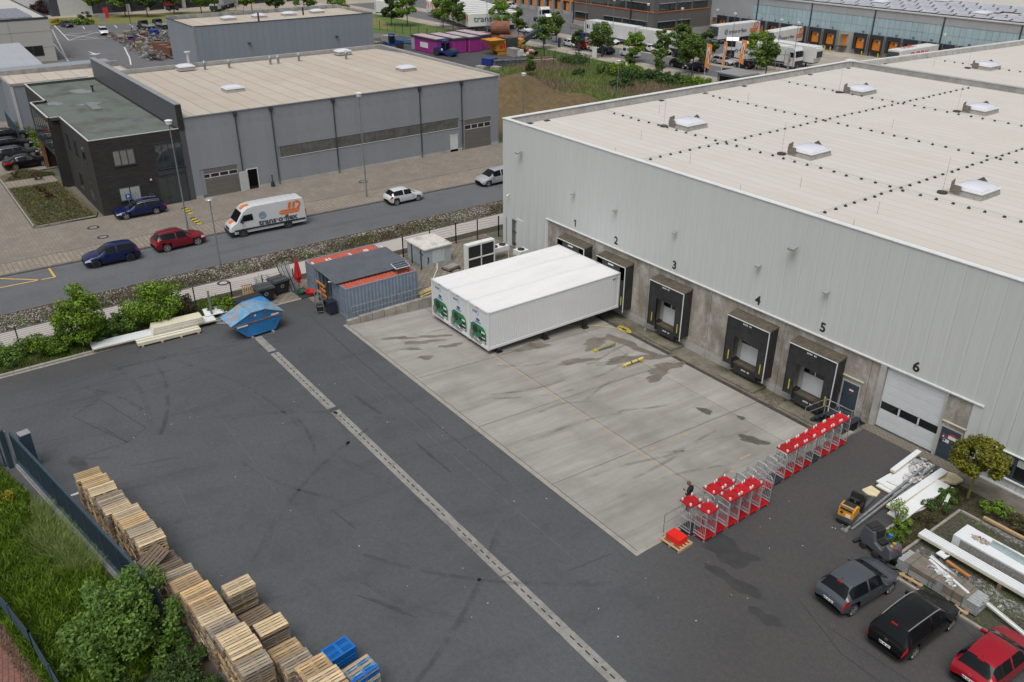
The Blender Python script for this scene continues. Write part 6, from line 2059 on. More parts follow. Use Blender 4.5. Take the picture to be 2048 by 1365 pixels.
# ---- warehouse machines
m_mach=M('machine_grey',(.075,.086,.098),.45,var=.12,scale=2)
m_amber=M('machine_amber',(.62,.27,.012),.38,var=.06)
pt=thing('pallet_truck','amber and grey ride on pallet truck standing on the asphalt','pallet truck',(41.62,-8.75,0),H+.16)
MB().prism_y([(-.82,.12),(-.86,.3),(-.1,.3),(-.1,.12)],-.40,.40).build('chassis',m_trimb,pt)
MB().prism_y([(-.84,.3),(-.86,.55),(-.82,.62),(-.1,.62),(-.1,.3)],-.40,.40).build('lower_body',m_mach,pt)
hb_=MB().prism_y([(-.86,.5),(-.84,.98),(-.72,1.12),(-.34,1.12),(-.12,.98),(-.12,.55)],-.395,.395).build('bonnet',m_amber,pt,bev=.04)
MB().box(-.66,-.3,-.3,.3,1.122,1.14).box(-.875,-.86,-.3,.3,.96,1.06).build('dash_panel',m_trimb,pt)
MB().cyl((-.875,.2,.78),(-.855,.2,.78),.07,n=12).build('badge',m_trimb,pt)
MB().box(-.878,-.858,-.26,-.02,.6,.78).build('rating_plate',m_plate,pt)
MB().box(-.85,-.78,-.34,.34,1.12,1.16).build('grip_bar',m_steel,pt)
MB().box(-.1,.55,-.40,.40,.12,.24).build('platform',m_mach,pt)
MB().box(.42,.62,-.38,.38,.24,1.20).build('backrest',m_trimb,pt,bev=.03)
MB().box(.36,.46,-.3,.3,.85,1.34).box(.0,.38,-.38,-.28,.85,.95).box(.0,.38,.28,.38,.85,.95).build('support_pad',m_trimb,pt)
MB().beam((-.15,-.1,1.1),(.08,0,1.18),.08).box(-.06,.1,-.22,.22,1.15,1.2).build('tiller',m_trimb,pt)
for y in (-.18,.18):
 MB().box(.6,2.3,y-.08,y+.08,.06,.14).build('fork',m_mach,pt)
for y in (-.3,.3):
 MB().cyl((-.5,y-.04,.1),(-.5,y+.04,.1),.1,n=10).build('wheel',m_black,pt)
fs=thing('floor_scrubber','dark grey ride on floor scrubber with a blue can beside the planted bed','floor scrubber',(43.95,-9.95,0),-.20)
MB().prism_y([(-.85,.28),(-.9,.9),(-.78,1.22),(-.2,1.22),(-.05,.72),(.35,.6),(.45,.62),(.55,1.05),(.85,.95),(.95,.45),(.85,.28)],-.40,.40).build('body',m_mach,fs,bev=.05)
MB().box(-.80,-.25,-.36,.36,1.222,1.27).box(-.74,-.42,-.28,.28,1.27,1.30).build('tank_lid',m_trimb,fs)
MB().box(-.08,.26,-.22,.22,.70,.80).box(-.2,-.08,-.24,.24,.75,1.30).build('seat',m_trimb,fs)
MB().cyl((.5,0,1.05),(.36,0,1.22),.03,n=6).lathe([(.13,0),(.16,.02),(.13,.04)],(.35,0,1.22),14).build('steering_wheel',m_trimb,fs)
MB().cyl((.2,.28,.98),(.2,.28,1.15),.1,n=12).build('blue_can',M('can_blue',(.02,.2,.6),.4,var=.1),fs)
MB().ob((.72,-.2,1.04),(.09,.09,.07)).ob((.66,.05,1.07),(.16,.06,.06),.4).build('yellow_knob',m_yel,fs)
MB().tube([(.75,-.25,.98),(.95,-.1,1.05),(1.0,.1,.85),(.85,.25,.7)],.02,6).build('hose',m_red,fs)
for x,y,r in ((-.62,-.43,.17),(-.62,.43,.17),(.62,-.40,.14)):
 MB().lathe([(0,-.05),(r*.6,-.055),(r,-.04),(r,.04),(r*.6,.055),(0,.05)],(x,y,r),14,'Y').build('wheel',m_black,fs)
MB().lathe([(0,.0),(.3,0),(.33,.12),(.2,.16)],(.95,-.1,.02),16).build('brush_head',m_trimb,fs)
MB().box(-1.12,-.98,-.55,.55,.04,.14).box(-1.0,-.8,-.05,.05,.1,.3).box(.0,.35,-.5,-.41,.1,.3).build('squeegee',m_trimb,fs)
# ---- loose panels, beams and debris
bm=thing('steel_rails','pair of long galvanised rails running from the pallet truck over the debris pile','steel rails',(42.1,-9.85,0))
MB().beam((0,0,.10),(-.25,7.3,.62),.11,.14).build('rail',m_steel,bm)
MB().beam((.14,.25,.09),(-.02,7.9,.60),.10,.12).build('rail',m_steel,bm)
MB().ob((-.03,-.08,.08),(.34,.16,.12),.1).build('end_foot',m_steel,bm)
DEB=[('white sheet at the bottom of the debris pile with a broken foam edge',(41.5,-3.75,.10),(1.2,3.4,.08),.02,0,0),('large white sheet on the left of the debris pile',(41.45,-3.3,.27),(1.0,3.0,.09),.12,.02,.02),('second white sheet askew on the left of the debris pile',(41.35,-4.1,.18),(1.1,2.2,.09),-.05,.02,0),('long narrow white beam along the left edge of the debris pile',(40.85,-2.6,.45),(.28,2.9,.14),.06,.0,.04),('long white panel on the right of the debris pile',(42.55,-4.3,.38),(.42,4.9,.16),-.02,.05,.03),('broad white panel under the shrub at the right of the debris pile',(43.0,-4.9,.22),(.85,4.2,.10),-.02,.10,0)]
for lab,c,sz,rz,rx,ry in DEB:
 o=thing('panel_offcut',lab,'panel',c,rot=(rx,ry,rz),group=None)
 h=[v/2 for v in sz]
 MB().box(-h[0],h[0],-h[1],h[1],h[2]-.02,h[2]).build('sheet',m_pwhite,o)
 MB().box(-h[0],h[0],-h[1],h[1],-h[2],h[2]-.02).build('foam_core',m_foam,o)
o=thing('foam_slab','broken yellow foam slab at the far end of the debris pile','foam slab',(42.95,-1.85,.2),-.2)
MB().prism([(-.55,-.5),(.1,-.6),(.5,-.1),(.45,.5),(-.1,.6),(-.5,.35)],-.06,.06).build('slab',m_foam,o)
MB().prism([(-.3,-.9),(.1,-.95),(.2,-.5),(-.15,-.45)],.07,.13).build('chip',m_foam,o)
o=tag(MB().prism([(-.5,-.3),(-.1,-.45),(.3,-.2),(.2,.3),(-.4,.4)],0,.07).build('foam_chip',m_foam,None,(41.15,-6.0,.02)),'torn yellow foam chip at the near end of the debris pile','foam chip')
g_=np.random.default_rng(3)
v=leaves([(41.6,-2.3,.42,.5,.8,.12),(41.9,-3.4,.44,.35,.9,.1)],260,.13,.8,g_)
tag(bulk('debris',v,4,M('white_scrap',(.52,.50,.48),.8,var=.3,scale=2)),'crumpled white film and small scraps on the debris pile',kind='stuff')
tag(MB().ob((41.3,-2.2,.5),(.5,.45,.03),.3).build('grey_sheet',M('sheet_grey',(.3,.32,.33),.6,var=.15)),'small grey sheet on the white debris','sheet')
tag(MB().beam((43.55,-2.6,.30),(44.0,-4.3,.08),.16,.05).build('white_profile',m_trim),'short white profile sticking out of the debris pile over the bed','profile')
tag(MB().beam((43.25,-6.6,.06),(43.6,-4.3,.10),.06,.05).build('white_stick',m_trim),'thin white stick lying on the bed soil','stick')
for lab,c,sz in (('orange brown timber under the near end of the debris pile',(42.15,-6.5,.08),(.5,.14,.14)),('orange brown timber under the far end of the debris pile',(43.1,-2.9,.08),(.6,.14,.14))):
 tag(MB().ob((0,0,0),sz,.3).build('timber',M('timber_orange',(.36,.17,.06),.8,var=.25) if 'timber_orange' not in MATS else MATS['timber_orange'],None,c),lab,'timber')
 # bundle of aluminium profiles, strapped
m_alu=M('aluminium',(.50,.52,.53),.38,.5,var=.12,scale=6)
m_card=M('card_wrap',(.17,.14,.115),.8,var=.2,scale=3)
ab=thing('profile_bundle','strapped bundle of silver profiles with brown card between car park and bed','profile bundle',(46.95,-9.85,.14),.0)
for r in range(5):
 for k in range(6):
  MB().box(-1.9+.02*((r+k)%3),1.9-.03*((r*k)%3),-.5+k*.168,-.5+k*.168+.15,r*.115,r*.115+.08).build('profile',m_alu,ab)
MB().box(-1.6,1.35,-.505,.52,.575,.59).box(-1.25,.0,-.515,-.505,.36,.58).box(.3,1.2,-.515,-.505,.2,.58).build('card_sheet',m_card,ab)
for x in (-1.3,-.35,-.15,.75,1.2):
 MB().box(x,x+.025,-.53,.54,-.01,0).box(x,x+.025,-.53,-.52,0,.60).box(x,x+.025,-.53,.54,.592,.602).build('strap',M('strap_green',(.03,.12,.09),.5,var=0) if 'strap_green' not in MATS else MATS['strap_green'],ab)
for x,lab in ((45.9,'wooden pallet under the left end of the strapped silver bundle'),(48.0,'wooden pallet under the right end of the strapped silver bundle')):
 o=thing('wooden_pallet',lab,'pallet',(x,-10.0,0),H+.06)
 MB().box(-.6,.5,-.5,-.36,0,.12).box(-.6,.5,.36,.5,0,.12).box(-.6,.5,-.07,.07,0,.12).build('bearer',WOODS[0],o)
 for k in range(4):
  MB().box(-.6+k*.29,-.42+k*.29,-.55,.55,.12,.139).build('board',WOODS[0],o)
wc_=thing('white_channel','very long white channel lying across the strapped bundle to the right','channel',(45.85,-9.0,.62),rot=(0,.085,-.17))
MB().box(0,6.5,-.09,.09,0,.02).box(0,6.5,-.09,-.07,.02,.09).box(0,6.5,.07,.09,.02,.09).build('profile',m_trim,wc_)
tag(MB().beam((46.0,-9.35,.76),(48.2,-10.0,.76),.12,.05).build('white_channel',m_trim),'shorter white channel lying on the brown card of the strapped bundle','channel')
tag(bulk('plastic_film',leaves([(46.75,-9.75,.78,.55,.12,.07),(47.4,-10.0,.78,.2,.15,.06)],160,.10,.9,g_),4,M('film_shiny',(.5,.51,.52),.25,var=.3,scale=3)),'crumpled shiny film lying on the strapped bundle',kind='stuff')
lw=thing('insulation_panel','long white insulation panel with a cream edge lying over the film on the mossy paving','panel',(44.6,-7.5,.52),-.012)
MB().box(0,7.5,-.30,.30,0,.04).build('sheet',m_pwhite,lw)
for k in range(4):
 MB().box(.0,7.5,-.27+k*.15,-.26+k*.15,.04,.046).build('groove',m_lampm,lw)
MB().box(0,7.5,-.30,.30,-.13,0).build('foam_core',m_cream,lw)
for x in (1.5,4,6.5):
 tag(MB().box(-.08,.08,-.4,.4,0,.38).build('timber_support',WOODS[3],None,(44.6+x,-7.5,.02)),'dark timber support hidden under the long white panel','timber','timber supports under the long white panel')
def film(x0,x1,y0,y1,h,seed,n=34,m=9):
 g=np.random.default_rng(seed)
 vs=[]
 for i in range(n):
  for j in range(m):
   u,w=i/(n-1),j/(m-1)
   e=min(1,4*min(w,1-w,u,1-u)+.05)
   vs.append((x0+(x1-x0)*u+g.normal()*.04,y0+(y1-y0)*w+.12*sin(u*17)+g.normal()*.05,.03+h*e*(.35+.65*g.random())))
 return MB().add(vs,[(i*m+j,(i+1)*m+j,(i+1)*m+j+1,i*m+j+1) for i in range(n-1) for j in range(m-1)])
def film_mat():
 m,t,b=new_mat('clear_film')
 f=noise(t,coords(t),5,5,.7)
 b.inputs['Base Color'].default_value=(.55,.56,.58,1)
 b.inputs['Roughness'].default_value=.18
 tr=N(t,'BsdfTransparent')
 ms=N(t,'MixShader')
 t.links.new(ramp(t,f,[(.48,.05),(.70,.6)]),ms.inputs[0])
 t.links.new(tr.outputs[0],ms.inputs[1])
 t.links.new(b.outputs[0],ms.inputs[2])
 t.links.new(ms.outputs[0],t.nodes['Material Output'].inputs[0])
 return m
m_film=film_mat()
tag(film(44.9,51.5,-8.9,-7.95,.22,4,60,13).build('plastic_film',m_film),'long crumpled clear plastic film beside the long white panel',kind='stuff')
tag(film(45.6,51,-4.1,-3.75,.25,5,40,7).build('plastic_film',m_film),'crumpled clear plastic film along the honey coloured timber',kind='stuff')
tag(MB().ob((46.0,-8.0,.33),(.45,.4,.06),-.1).build('white_offcut',m_pwhite),'small square white panel offcut on the clear film','panel')
tag(MB().ob((46.9,-8.25,.25),(1.2,.16,.08),-.15).build('orange_timber',M('timber_bright',(.42,.18,.05),.8,var=.2)),'orange timber showing through the clear film','timber')
tag(MB().beam((45.75,-3.75,.33),(51,-3.75,.33),.16,.12).build('long_timber',m_wood),'long honey coloured timber lying along the film by the shrubs','timber')
wp=thing('panel_pack','pack of white panels with a perforated grey side on timbers','panel pack',(45.75,-6.1,.16),-.01)
for k in range(6):
 MB().box(0,6.5,-.62,.62,k*.095,k*.095+.085).build('panel',m_pwhite if k>4 else M('pack_grey',(.27,.26,.25),.8,var=.5,scale=14) if k==0 else MATS['pack_grey'],wp)
MB().box(-.01,.35,-.63,.63,0,.57).build('end_wrap',m_pwhite,wp)
for x in (.3,2.0,4,6):
 tag(MB().box(-.06,.06,-.75,.75,0,.15).build('timber_bearer',WOODS[3],None,(45.75+x,-6.1,.02)),'dark timber bearer under the white panel pack','timber','timber bearers under the white panel pack')
ch=thing('steel_channel','pale green steel channel lying on the white panel pack','channel',(47.1,-5.95,.74),-.06)
MB().box(0,5,-.16,.16,0,.02).box(0,5,-.16,-.14,.02,.12).box(0,5,.14,.16,.02,.12).box(.4,5,.2,.32,0,.04).build('profile',M('channel_green',(.42,.50,.50),.35,.5,var=.1),ch)
tag(bulk('torn_paper',leaves([(46.7,-6.1,.76,.4,.2,.04)],90,.09,1.2,g_),4,M('torn_brown',(.36,.31,.26),.8,var=.3)),'torn brown paper scraps on the white panel pack',kind='stuff')
# ================================================================ GREY HALL AND BLACK OFFICE
m_gclad=M('grey_cladding',(.245,.26,.285),.45,var=.04,scale=.5,dirt=(.15,.155,.165),dirt_amt=.4,dirt_scale=.4,rand=.04)
m_gclad2=M('blue_grey_cladding',(.235,.262,.295),.45,var=.04,scale=.5,rand=.03)
m_roofb=roof_mat('beige_roof',(.475,.43,.37),(.43,.385,.325),(.27,.23,.19),1.9,1,(.38,.31,.24),.5)
m_gate=MATS['gate_blue']
m_sgate=M('grey_gate',(.135,.128,.118),.5,var=.06,scale=2)
m_blackclad=brick_mat('black_slate_cladding',(.028,.026,.026),(.045,.042,.041),(.010,.010,.010),.55,.14,0,.018,wall=True)
m_ofroof=M('green_bitumen_roof',(.115,.135,.118),.85,var=.10,scale=.8,dirt=(.05,.05,.042),dirt_amt=.75,dirt_scale=.28)
m_pud=M('roof_puddle',(.15,.16,.165),.12,var=.2,scale=1.5,spec=.5)
m_glz=M('facade_glass',(.03,.038,.042),.05,var=.3,scale=.7,spec=.9)
m_poly=M('polycarbonate',(.11,.108,.10),.4,var=.3,scale=1.5,stretch=(1,.6,1))
m_whd=M('pale_door',(.55,.57,.57),.5,var=.05)
m_coping=M('grey_coping',(.30,.31,.325),.4,.3,var=.08)
m_ltrim=M('light_trim',(.48,.48,.47),.5,var=.08)
HX,HY0,HY1,HZ=-28.7,-18.3,20.1,8.4
hl=thing('grey_hall','grey metal clad hall with beige flat roof, ribbon window and five downpipes','hall',(0,0,0))
MB().box(-58.0,HX-.08,HY0,HY1-.05,0,HZ-.6).build('wall_core',m_gclad,hl)
pw=1.164
gpan=MB()
for k in range(3):
 gpan.box(-.075-.006*(k%2),0,.0015+k*pw/3,(k+1)*pw/3-.0015,.35,HZ)
gpan=gpan.mesh('wall_panel',m_gclad)
gp_t=MB()
gp_b=MB()
for k in range(3):
 gp_t.box(-.075-.006*(k%2),0,.0015+k*pw/3,(k+1)*pw/3-.0015,4.08,HZ)
 gp_b.box(-.075-.006*(k%2),0,.0015+k*pw/3,(k+1)*pw/3-.0015,.35,2.9)
gp_t,gp_b=gp_t.mesh('wall_panel',m_gclad),gp_b.mesh('wall_panel',m_gclad)
gp_g=MB()
for k in range(3):
 gp_g.box(-.075-.006*(k%2),0,.0015+k*pw/3,(k+1)*pw/3-.0015,3.75,HZ)
gp_g=gp_g.mesh('wall_panel',m_gclad)
gp_l=MB()
for k in range(3):
 gp_l.box(-.075-.006*(k%2),0,.0015+k*pw/3,(k+1)*pw/3-.0015,3.1,HZ)
gp_l=gp_l.mesh('wall_panel',m_gclad)
for k in range(33):
 y=HY0+k*pw
 c=y+pw/2
 if -8.9<c<14.1:
  inst(gp_t,'wall_panel',hl,(HX,y,0))
  inst(gp_b,'wall_panel',hl,(HX,y,0))
 elif 14.6<c<19.2:
  inst(gp_g,'wall_panel',hl,(HX,y,0))
 elif-17.6<c<-13.4:
  inst(gp_l,'wall_panel',hl,(HX,y,0))
 else:
  inst(gpan,'wall_panel',hl,(HX,y,0))
sp_=MB().box(-58.5,HX-.01,HY1-.04,HY1+.03,.3,HZ)
sp_.build('side_wall',m_gclad,hl)
MB().box(HX-.10,HX+.02,HY0,-17.6,0,.36).box(HX-.10,HX+.02,-13.5,-12.75,0,.36).box(HX-.10,HX+.02,-11.5,14.9,0,.36).box(HX-.1,HX+.02,18.95,HY1,0,.36).build('plinth',m_conc2,hl)
# the ribbon of translucent panes
rbn=MB().box(HX-.07,HX-.02,-8.7,14.05,2.92,4.06).build('ribbon_window',m_dksteel,hl)
for k in range(36):
 y=-8.66+k*.631
 MB().box(HX-.02,HX-.005,y,y+.60,2.97,4.02).build('pane',m_poly,rbn)
MB().box(HX-.02,HX+.05,-8.75,14.1,2.86,2.92).build('sill',m_ltrim,rbn)
def hall_gate(y0,y1,z1,zw,parent):
 g=MB().box(HX-.06,HX-.02,y0,y1,0,z1).build('sectional_gate',m_dark,parent)
 n=6
 h=z1/n
 for k in range(n):
  if k==zw:
   b=MB()
   w=(y1-y0)/4
   for i in range(4):
    MB().box(HX-.015,HX-.008,y0+i*w+.07,y0+(i+1)*w-.07,k*h+.09,(k+1)*h-.07).build('pane',m_pane,g)
   b.box(HX-.02,HX-.01,y0,y1,k*h+.004,(k+1)*h-.004)
   b.build('section',m_ltrim,g)
  else:
   MB().box(HX-.02,HX-.006+.004*(k%2),y0+.02,y1-.02,k*h+.006,(k+1)*h-.006).build('section',m_sgate,g)
 MB().box(HX-.08,HX+.03,y0-.12,y0,0,z1+.1).box(HX-.08,HX+.03,y1,y1+.12,0,z1+.1).box(HX-.08,HX+.03,y0,y1,z1,z1+.1).build('frame',m_gclad,g)
hall_gate(-17.5,-13.62,3.0,4,hl)
hall_gate(14.98,18.88,3.68,4,hl)
MB().box(HX-.3,HX-.03,-12.62,-11.58,.02,2.2).box(HX-.03,HX+.0,-12.62,-11.58,.05,2.2).build('open_doorway',m_dark,hl)
MB().box(HX,HX+.05,-12.72,-12.62,.05,2.28).box(HX,HX+.05,-11.58,-11.48,.05,2.28).box(HX,HX+.05,-12.62,-11.58,2.2,2.28).build('door_frame',m_whd,hl)
dl=MB().box(0,1.05,-.03,.03,.1,2.18).build('door_leaf',m_whd,hl,(HX+.06,-12.64,0))
dl.rotation_euler=(0,0,-1.25)
MB().box(HX-.02,HX+.02,12.86,13.96,.08,2.1).build('white_door',m_whd,hl)
MB().box(HX-.02,HX+.05,12.80,14.02,2.1,2.16).build('door_hood',m_whd,hl)
for y in (-13.1,-9.25,-2.15,8.8,14.62):
 d=MB().cyl((HX+.09,y,.75),(HX+.09,y,8.0),.065,n=8).build('downpipe',m_dksteel,hl)
 MB().box(HX+.0,HX+.26,y-.18,y+.18,8.05,8.4).prism_x([(y-.18,8.05),(y+.18,8.05),(y+.07,7.8),(y-.07,7.8)],HX+.02,HX+.22).build('hopper',m_dksteel,d)
 MB().cyl((HX+.09,y,0.05),(HX+.09,y,.75),.075,n=8).build('foot_pipe',M('pipe_teal',(.03,.16,.13),.5,var=.1) if 'pipe_teal' not in MATS else MATS['pipe_teal'],d)
 # roof: a shallow crown with an upstand along the back and right edges
xb=-57.6
r=MB()
r.add([(HX+.02,HY0+.1,HZ-.02),(HX+.02,HY1,HZ-.02),(xb+6,HY1,HZ-.22),(xb,HY1-1.2,HZ-.24),(xb,HY0+.1,HZ-.24)],[(0,1,2,3,4)])
r.build('roof',m_roofb,hl)
u=MB()
u.box(xb-.55,xb-.2,HY0-.1,HY1,7,HZ+.25).box(xb-.5,HX+.05,HY1-.0,HY1+.25,HZ-.5,HZ+.18)
u.build('parapet',M('pale_parapet',(.34,.335,.32),.7,var=.15,scale=1),hl)
MB().box(HX-.06,HX+.1,HY0,HY1+.12,HZ-.02,HZ+.06).build('roof_edge',m_coping,hl)
for x,y,s in ((-39.1,-9.3,.85),(-38.9,13.1,.85),(-56.0,-9.2,.8),(-55.4,12.5,.8)):
 skylight(x,y,s,HZ-.12,False,hl)
m_vent=M('vent_grey',(.25,.29,.29),.5,.3,var=.1)
for x,y in ((-54.9,-7.1),(-54.2,-4.2),(-53.8,1.2),(-53.8,2.3),(-54.0,5.3),(-51.6,11.1)):
 v=MB().cyl((x,y,HZ-.2),(x,y,HZ+.75),.16,n=10).build('roof_vent',m_vent,hl)
 MB().cyl((x,y,HZ+.45),(x,y,HZ+.7),.3,n=10).cyl((x,y,HZ+.7),(x,y,HZ+.95),.3,.05,n=10).build('cowl',m_vent,v)
MB().cyl((-57.3,-8.3,HZ),(-57.3,-8.3,HZ+1.7),.2,n=10).cyl((-57.3,-8.3,HZ+1.7),(-57.3,-8.3,HZ+1.85),.42,n=10).build('flue',m_ltrim,hl)
ash=thing('ash_stand','black ashtray stand by the plinth of the grey hall','ashtray',(HX+.5,-10.2,.085))
MB().cyl((0,0,0),(0,0,.5),.24,.16,n=10).build('base',m_black,ash)
MB().cyl((0,0,.5),(0,0,1.1),.05,n=8).cyl((0,0,1.1),(0,0,1.25),.08,n=8).build('tube',m_black,ash)
# high fin wall between hall and office
fin=thing('fin_wall','tall slate grey fin wall rising between the beige roof and the green roof','wall',(0,0,0))
MB().box(-62.6,HX+.02,HY0-.55,HY0-.02,0,9.72).build('wall',M('slate_cladding',(.075,.08,.092),.45,var=.06,scale=.4),fin)
for k in range(12):
 x=HX+.03-(k+1)*2.83
 MB().box(x+.01,x+2.82,HY0-.60,HY0+.03,9.72,9.78).build('coping',m_coping,fin)
MB().box(HX+.02,HX+.12,HY0-.58,HY0+.0,7.3,9.7).build('end_cladding',m_blackclad,fin)
# ---- the office with black cladding
of=thing('black_office','two storey office clad in black slate with a grey green flat roof','office building',(0,0,0))
OZ=7.4
foot=[(HX,-27.3),(HX,HY0-.56),(-62.8,HY0-.56),(-62.8,-26.9),(-50.6,-26.9),(-50.6,-28.4),(-41.3,-28.4),(-41.3,-27.3)]
b=MB()
n=len(foot)
for i in range(n):
 (x0,y0),(x1,y1)=foot[i],foot[(i+1)%n]
 if i==5:
  b.add([(x0,y0,3.4),(x1,y1,3.4),(x1,y1,OZ),(x0,y0,OZ)],[(0,1,2,3)])
  continue
 b.add([(x0,y0,0),(x1,y1,0),(x1,y1,OZ),(x0,y0,OZ)],[(0,1,2,3)])
b.build('wall',m_blackclad,of)
inn=[(HX-.25,-27.05),(HX-.25,HY0-.56),(-62.5,HY0-.56),(-62.5,-26.6),(-50.85,-26.6),(-50.85,-28.1),(-41.05,-28.1),(-41.05,-27.05)]
MB().poly([(x,y,OZ-.28) for x,y in inn]).build('roof',m_ofroof,of)
e=MB()
for i in range(n):
 a,c=foot[i],foot[(i+1)%n]
 a2,c2=inn[i],inn[(i+1)%n]
 if i!=1:
  e.add([(*a2,OZ-.28),(*c2,OZ-.28),(*c2,OZ),(*a2,OZ)],[(0,1,2,3)])
e.build('upstand',M('green_upstand',(.045,.062,.052),.8,var=.1),of)
e=MB()
for i in range(n):
 a,c=foot[i],foot[(i+1)%n]
 a2,c2=inn[i],inn[(i+1)%n]
 if i!=1:
  k=.16/.25
  m0=(a[0]+(a2[0]-a[0])*k,a[1]+(a2[1]-a[1])*k)
  m1=(c[0]+(c2[0]-c[0])*k,c[1]+(c2[1]-c[1])*k)
  e.add([(*a,OZ),(*c,OZ),(*m1,OZ),(*m0,OZ),(*a,OZ+.05),(*c,OZ+.05),(*m1,OZ+.05),(*m0,OZ+.05)],[(4,5,6,7),(0,1,5,4),(2,3,7,6)])
e.build('roof_edge',m_ltrim,of)
for i,(x,y,rx,ry,s) in enumerate(((-55.5,-22.0,1.3,1.3,4),(-50.0,-26.2,.9,1.0,5),(-36.5,-20.9,1.0,.6,6),(-47.5,-22.8,.5,1.5,8))):
 g=random.Random(s)
 pts=[]
 for k in range(20):
  t=2*pi*k/20
  q=1+.25*sin(2*t+g.random())+.15*sin(5*t+g.random()*6)
  pts.append((x+rx*q*cos(t),y+ry*q*sin(t),OZ-.272))
 MB().poly(pts).build('puddle',m_pud,of)
MB().box(-47.6,-43.4,-23.4,-22.5,OZ-.28,OZ-.1).build('roof_hatch',M('hatch_grey',(.17,.185,.18),.5,var=.1),of)
MB().cyl((-54.5,-20.9,OZ-.28),(-54.5,-20.9,OZ+.35),.1,n=8).cyl((-54.5,-20.9,OZ+.3),(-54.5,-20.9,OZ+.45),.18,n=8).build('roof_vent',m_black,of)
def window(parent,y0,y1,z0,z1,x=HX,panes=3,mat=None,frame=None):
 f=MB().box(x-.1,x+.03,y0-.06,y0,z0,z1).box(x-.1,x+.03,y1,y1+.06,z0,z1).box(x-.1,x+.03,y0-.06,y1+.06,z1,z1+.06).box(x-.1,x+.1,y0-.08,y1+.08,z0-.07,z0)
 w=(y1-y0)/panes
 for k in range(1,panes):
  f.box(x-.1,x+.02,y0+k*w-.04,y0+k*w+.04,z0,z1)
 wd=f.build('window',frame or m_dksteel,parent)
 for k in range(panes):
  MB().box(x-.02,x+.006,y0+k*w+.05,y0+(k+1)*w-.05,z0+.03,z1-.03).build('pane',mat or m_glz,wd)
 return wd
m_blind=M('blind_glass',(.20,.195,.19),.12,var=.15,scale=1,spec=.6)
m_blind2=M('green_blind_glass',(.33,.37,.35),.15,var=.1,scale=1,spec=.6)
window(of,-25.4,-23.45,4.72,6.15,panes=3,mat=m_blind)
window(of,-25.5,-23.55,1.25,2.5,panes=2,mat=m_blind2)
window(of,-21.5,-18.9,3.75,6.25,panes=4)
ent=window(of,-21.8,-18.95,.12,2.9,panes=3)
MB().box(HX-.01,HX+.03,-21.6,-18.9,3.1,3.6).build('spandrel',m_dksteel,of)
MB().ob((HX+.12,-22.6,1.3),(.16,.5,.45)).build('letter_box',m_dksteel,of)
MB().ob((HX+.1,-22.4,2.9),(.14,.14,.14)).build('camera_body',m_trim,of)
for i,(x0,x1,z0,z1) in enumerate(((-32.8,-31.3,4.4,6.2),(-36.2,-34.7,4.4,6.2),(-39.4,-38.2,4.4,6.2),(-33.0,-31.4,.9,2.6),(-37.2,-35.6,.9,2.6))):
 f=MB().box(x0-.06,x1+.06,-27.33,-27.2,z0-.06,z0).box(x0-.06,x1+.06,-27.33,-27.2,z1,z1+.06).box(x0-.06,x0,-27.33,-27.2,z0,z1).box(x1,x1+.06,-27.33,-27.2,z0,z1).build('window',m_dksteel,of)
 MB().box(x0,x1,-27.315,-27.25,z0,z1).build('pane',m_glz,f)
for z0,z1,lst in ((3.6,6.9,range(7)),):
 for k in lst:
  x0=-50.3+k*1.28
  f=MB().box(x0,x0+.08,-28.45,-28.3,z0,z1).build('window',m_dksteel,of)
  MB().box(x0+.08,x0+1.28,-28.42,-28.35,z0,z1).build('pane',m_glz,f)
MB().box(-50.55,-50.2,-28.35,-28.05,0,3.4).box(-50.4,-47.4,-26.95,-26.8,0,3.4).build('porch_pier',M('timber_panel',(.20,.10,.035),.7,var=.25,scale=2),of)
MB().box(-41.7,-41.28,-28.42,-27.2,0,3.42).build('porch_pier',m_blackclad,of)
MB().box(-50.6,-41.3,-28.38,-26.9,3.3,3.42).build('soffit',m_dksteel,of)
ps=thing('parking_sign','small blue parking sign in front of the office wall behind the dark blue estate car','sign',(HX+.5,-24.9,0))
MB().cyl((0,0,0),(0,0,1.5),.03,n=6).build('post',m_steel,ps)
MB().box(.02,.05,-.25,.25,1.5,2.0).build('plate',m_sblue,ps)
put_text('letter','P',.42,m_trim,ps,(.055,0,1.6),(pi/2,0,pi/2),.01)
for x,y in ((-25.5,-20.3),(-22.0,-20.6)):
 sbp=thing('speed_bump','black and yellow striped speed bump, %s'%('nearer the office entrance' if x<-23 else 'nearer the kerb beside the lamp post'),'speed bump',(x,y,.09),0)
 for k in range(6):
  MB().box(-1.1+k*.37,-.74+k*.37,-.22,.22,0,.05).build('block',m_yel if k%2 else m_black,sbp)
  # planted bed beside the office
ground('office_bed',[(-29.3,-33.2),(-49.6,-33.4),(-52.0,-30.5),(-47.5,-28.0),(-47.5,-28.5),(-30.5,-27.5),(-29.0,-28.0)],.10,M('bed_soil',(.105,.082,.055),.95,var=.4,scale=2,dirt=(.06,.065,.025),dirt_amt=.6,dirt_scale=.6))
ground('office_path',[(-44.2,-33.35),(-46.8,-33.35),(-46.5,-28.5),(-43.9,-28.4)],.106,m_pave2)
MB_=MB()
for k in range(20):
 MB_.box(-49.6+k,-48.62+k,-33.5,-33.38,0,.16)
MB_.box(-52.2,-49.6,-33.5,-33.38,0,.16)
for k in range(5):
 MB_.box(-29.3,-29.18,-33.2+k*1.05,-32.2+k*1.05,0,.15)
tag(MB_.build('bed_edging',m_kerb),kind='structure')
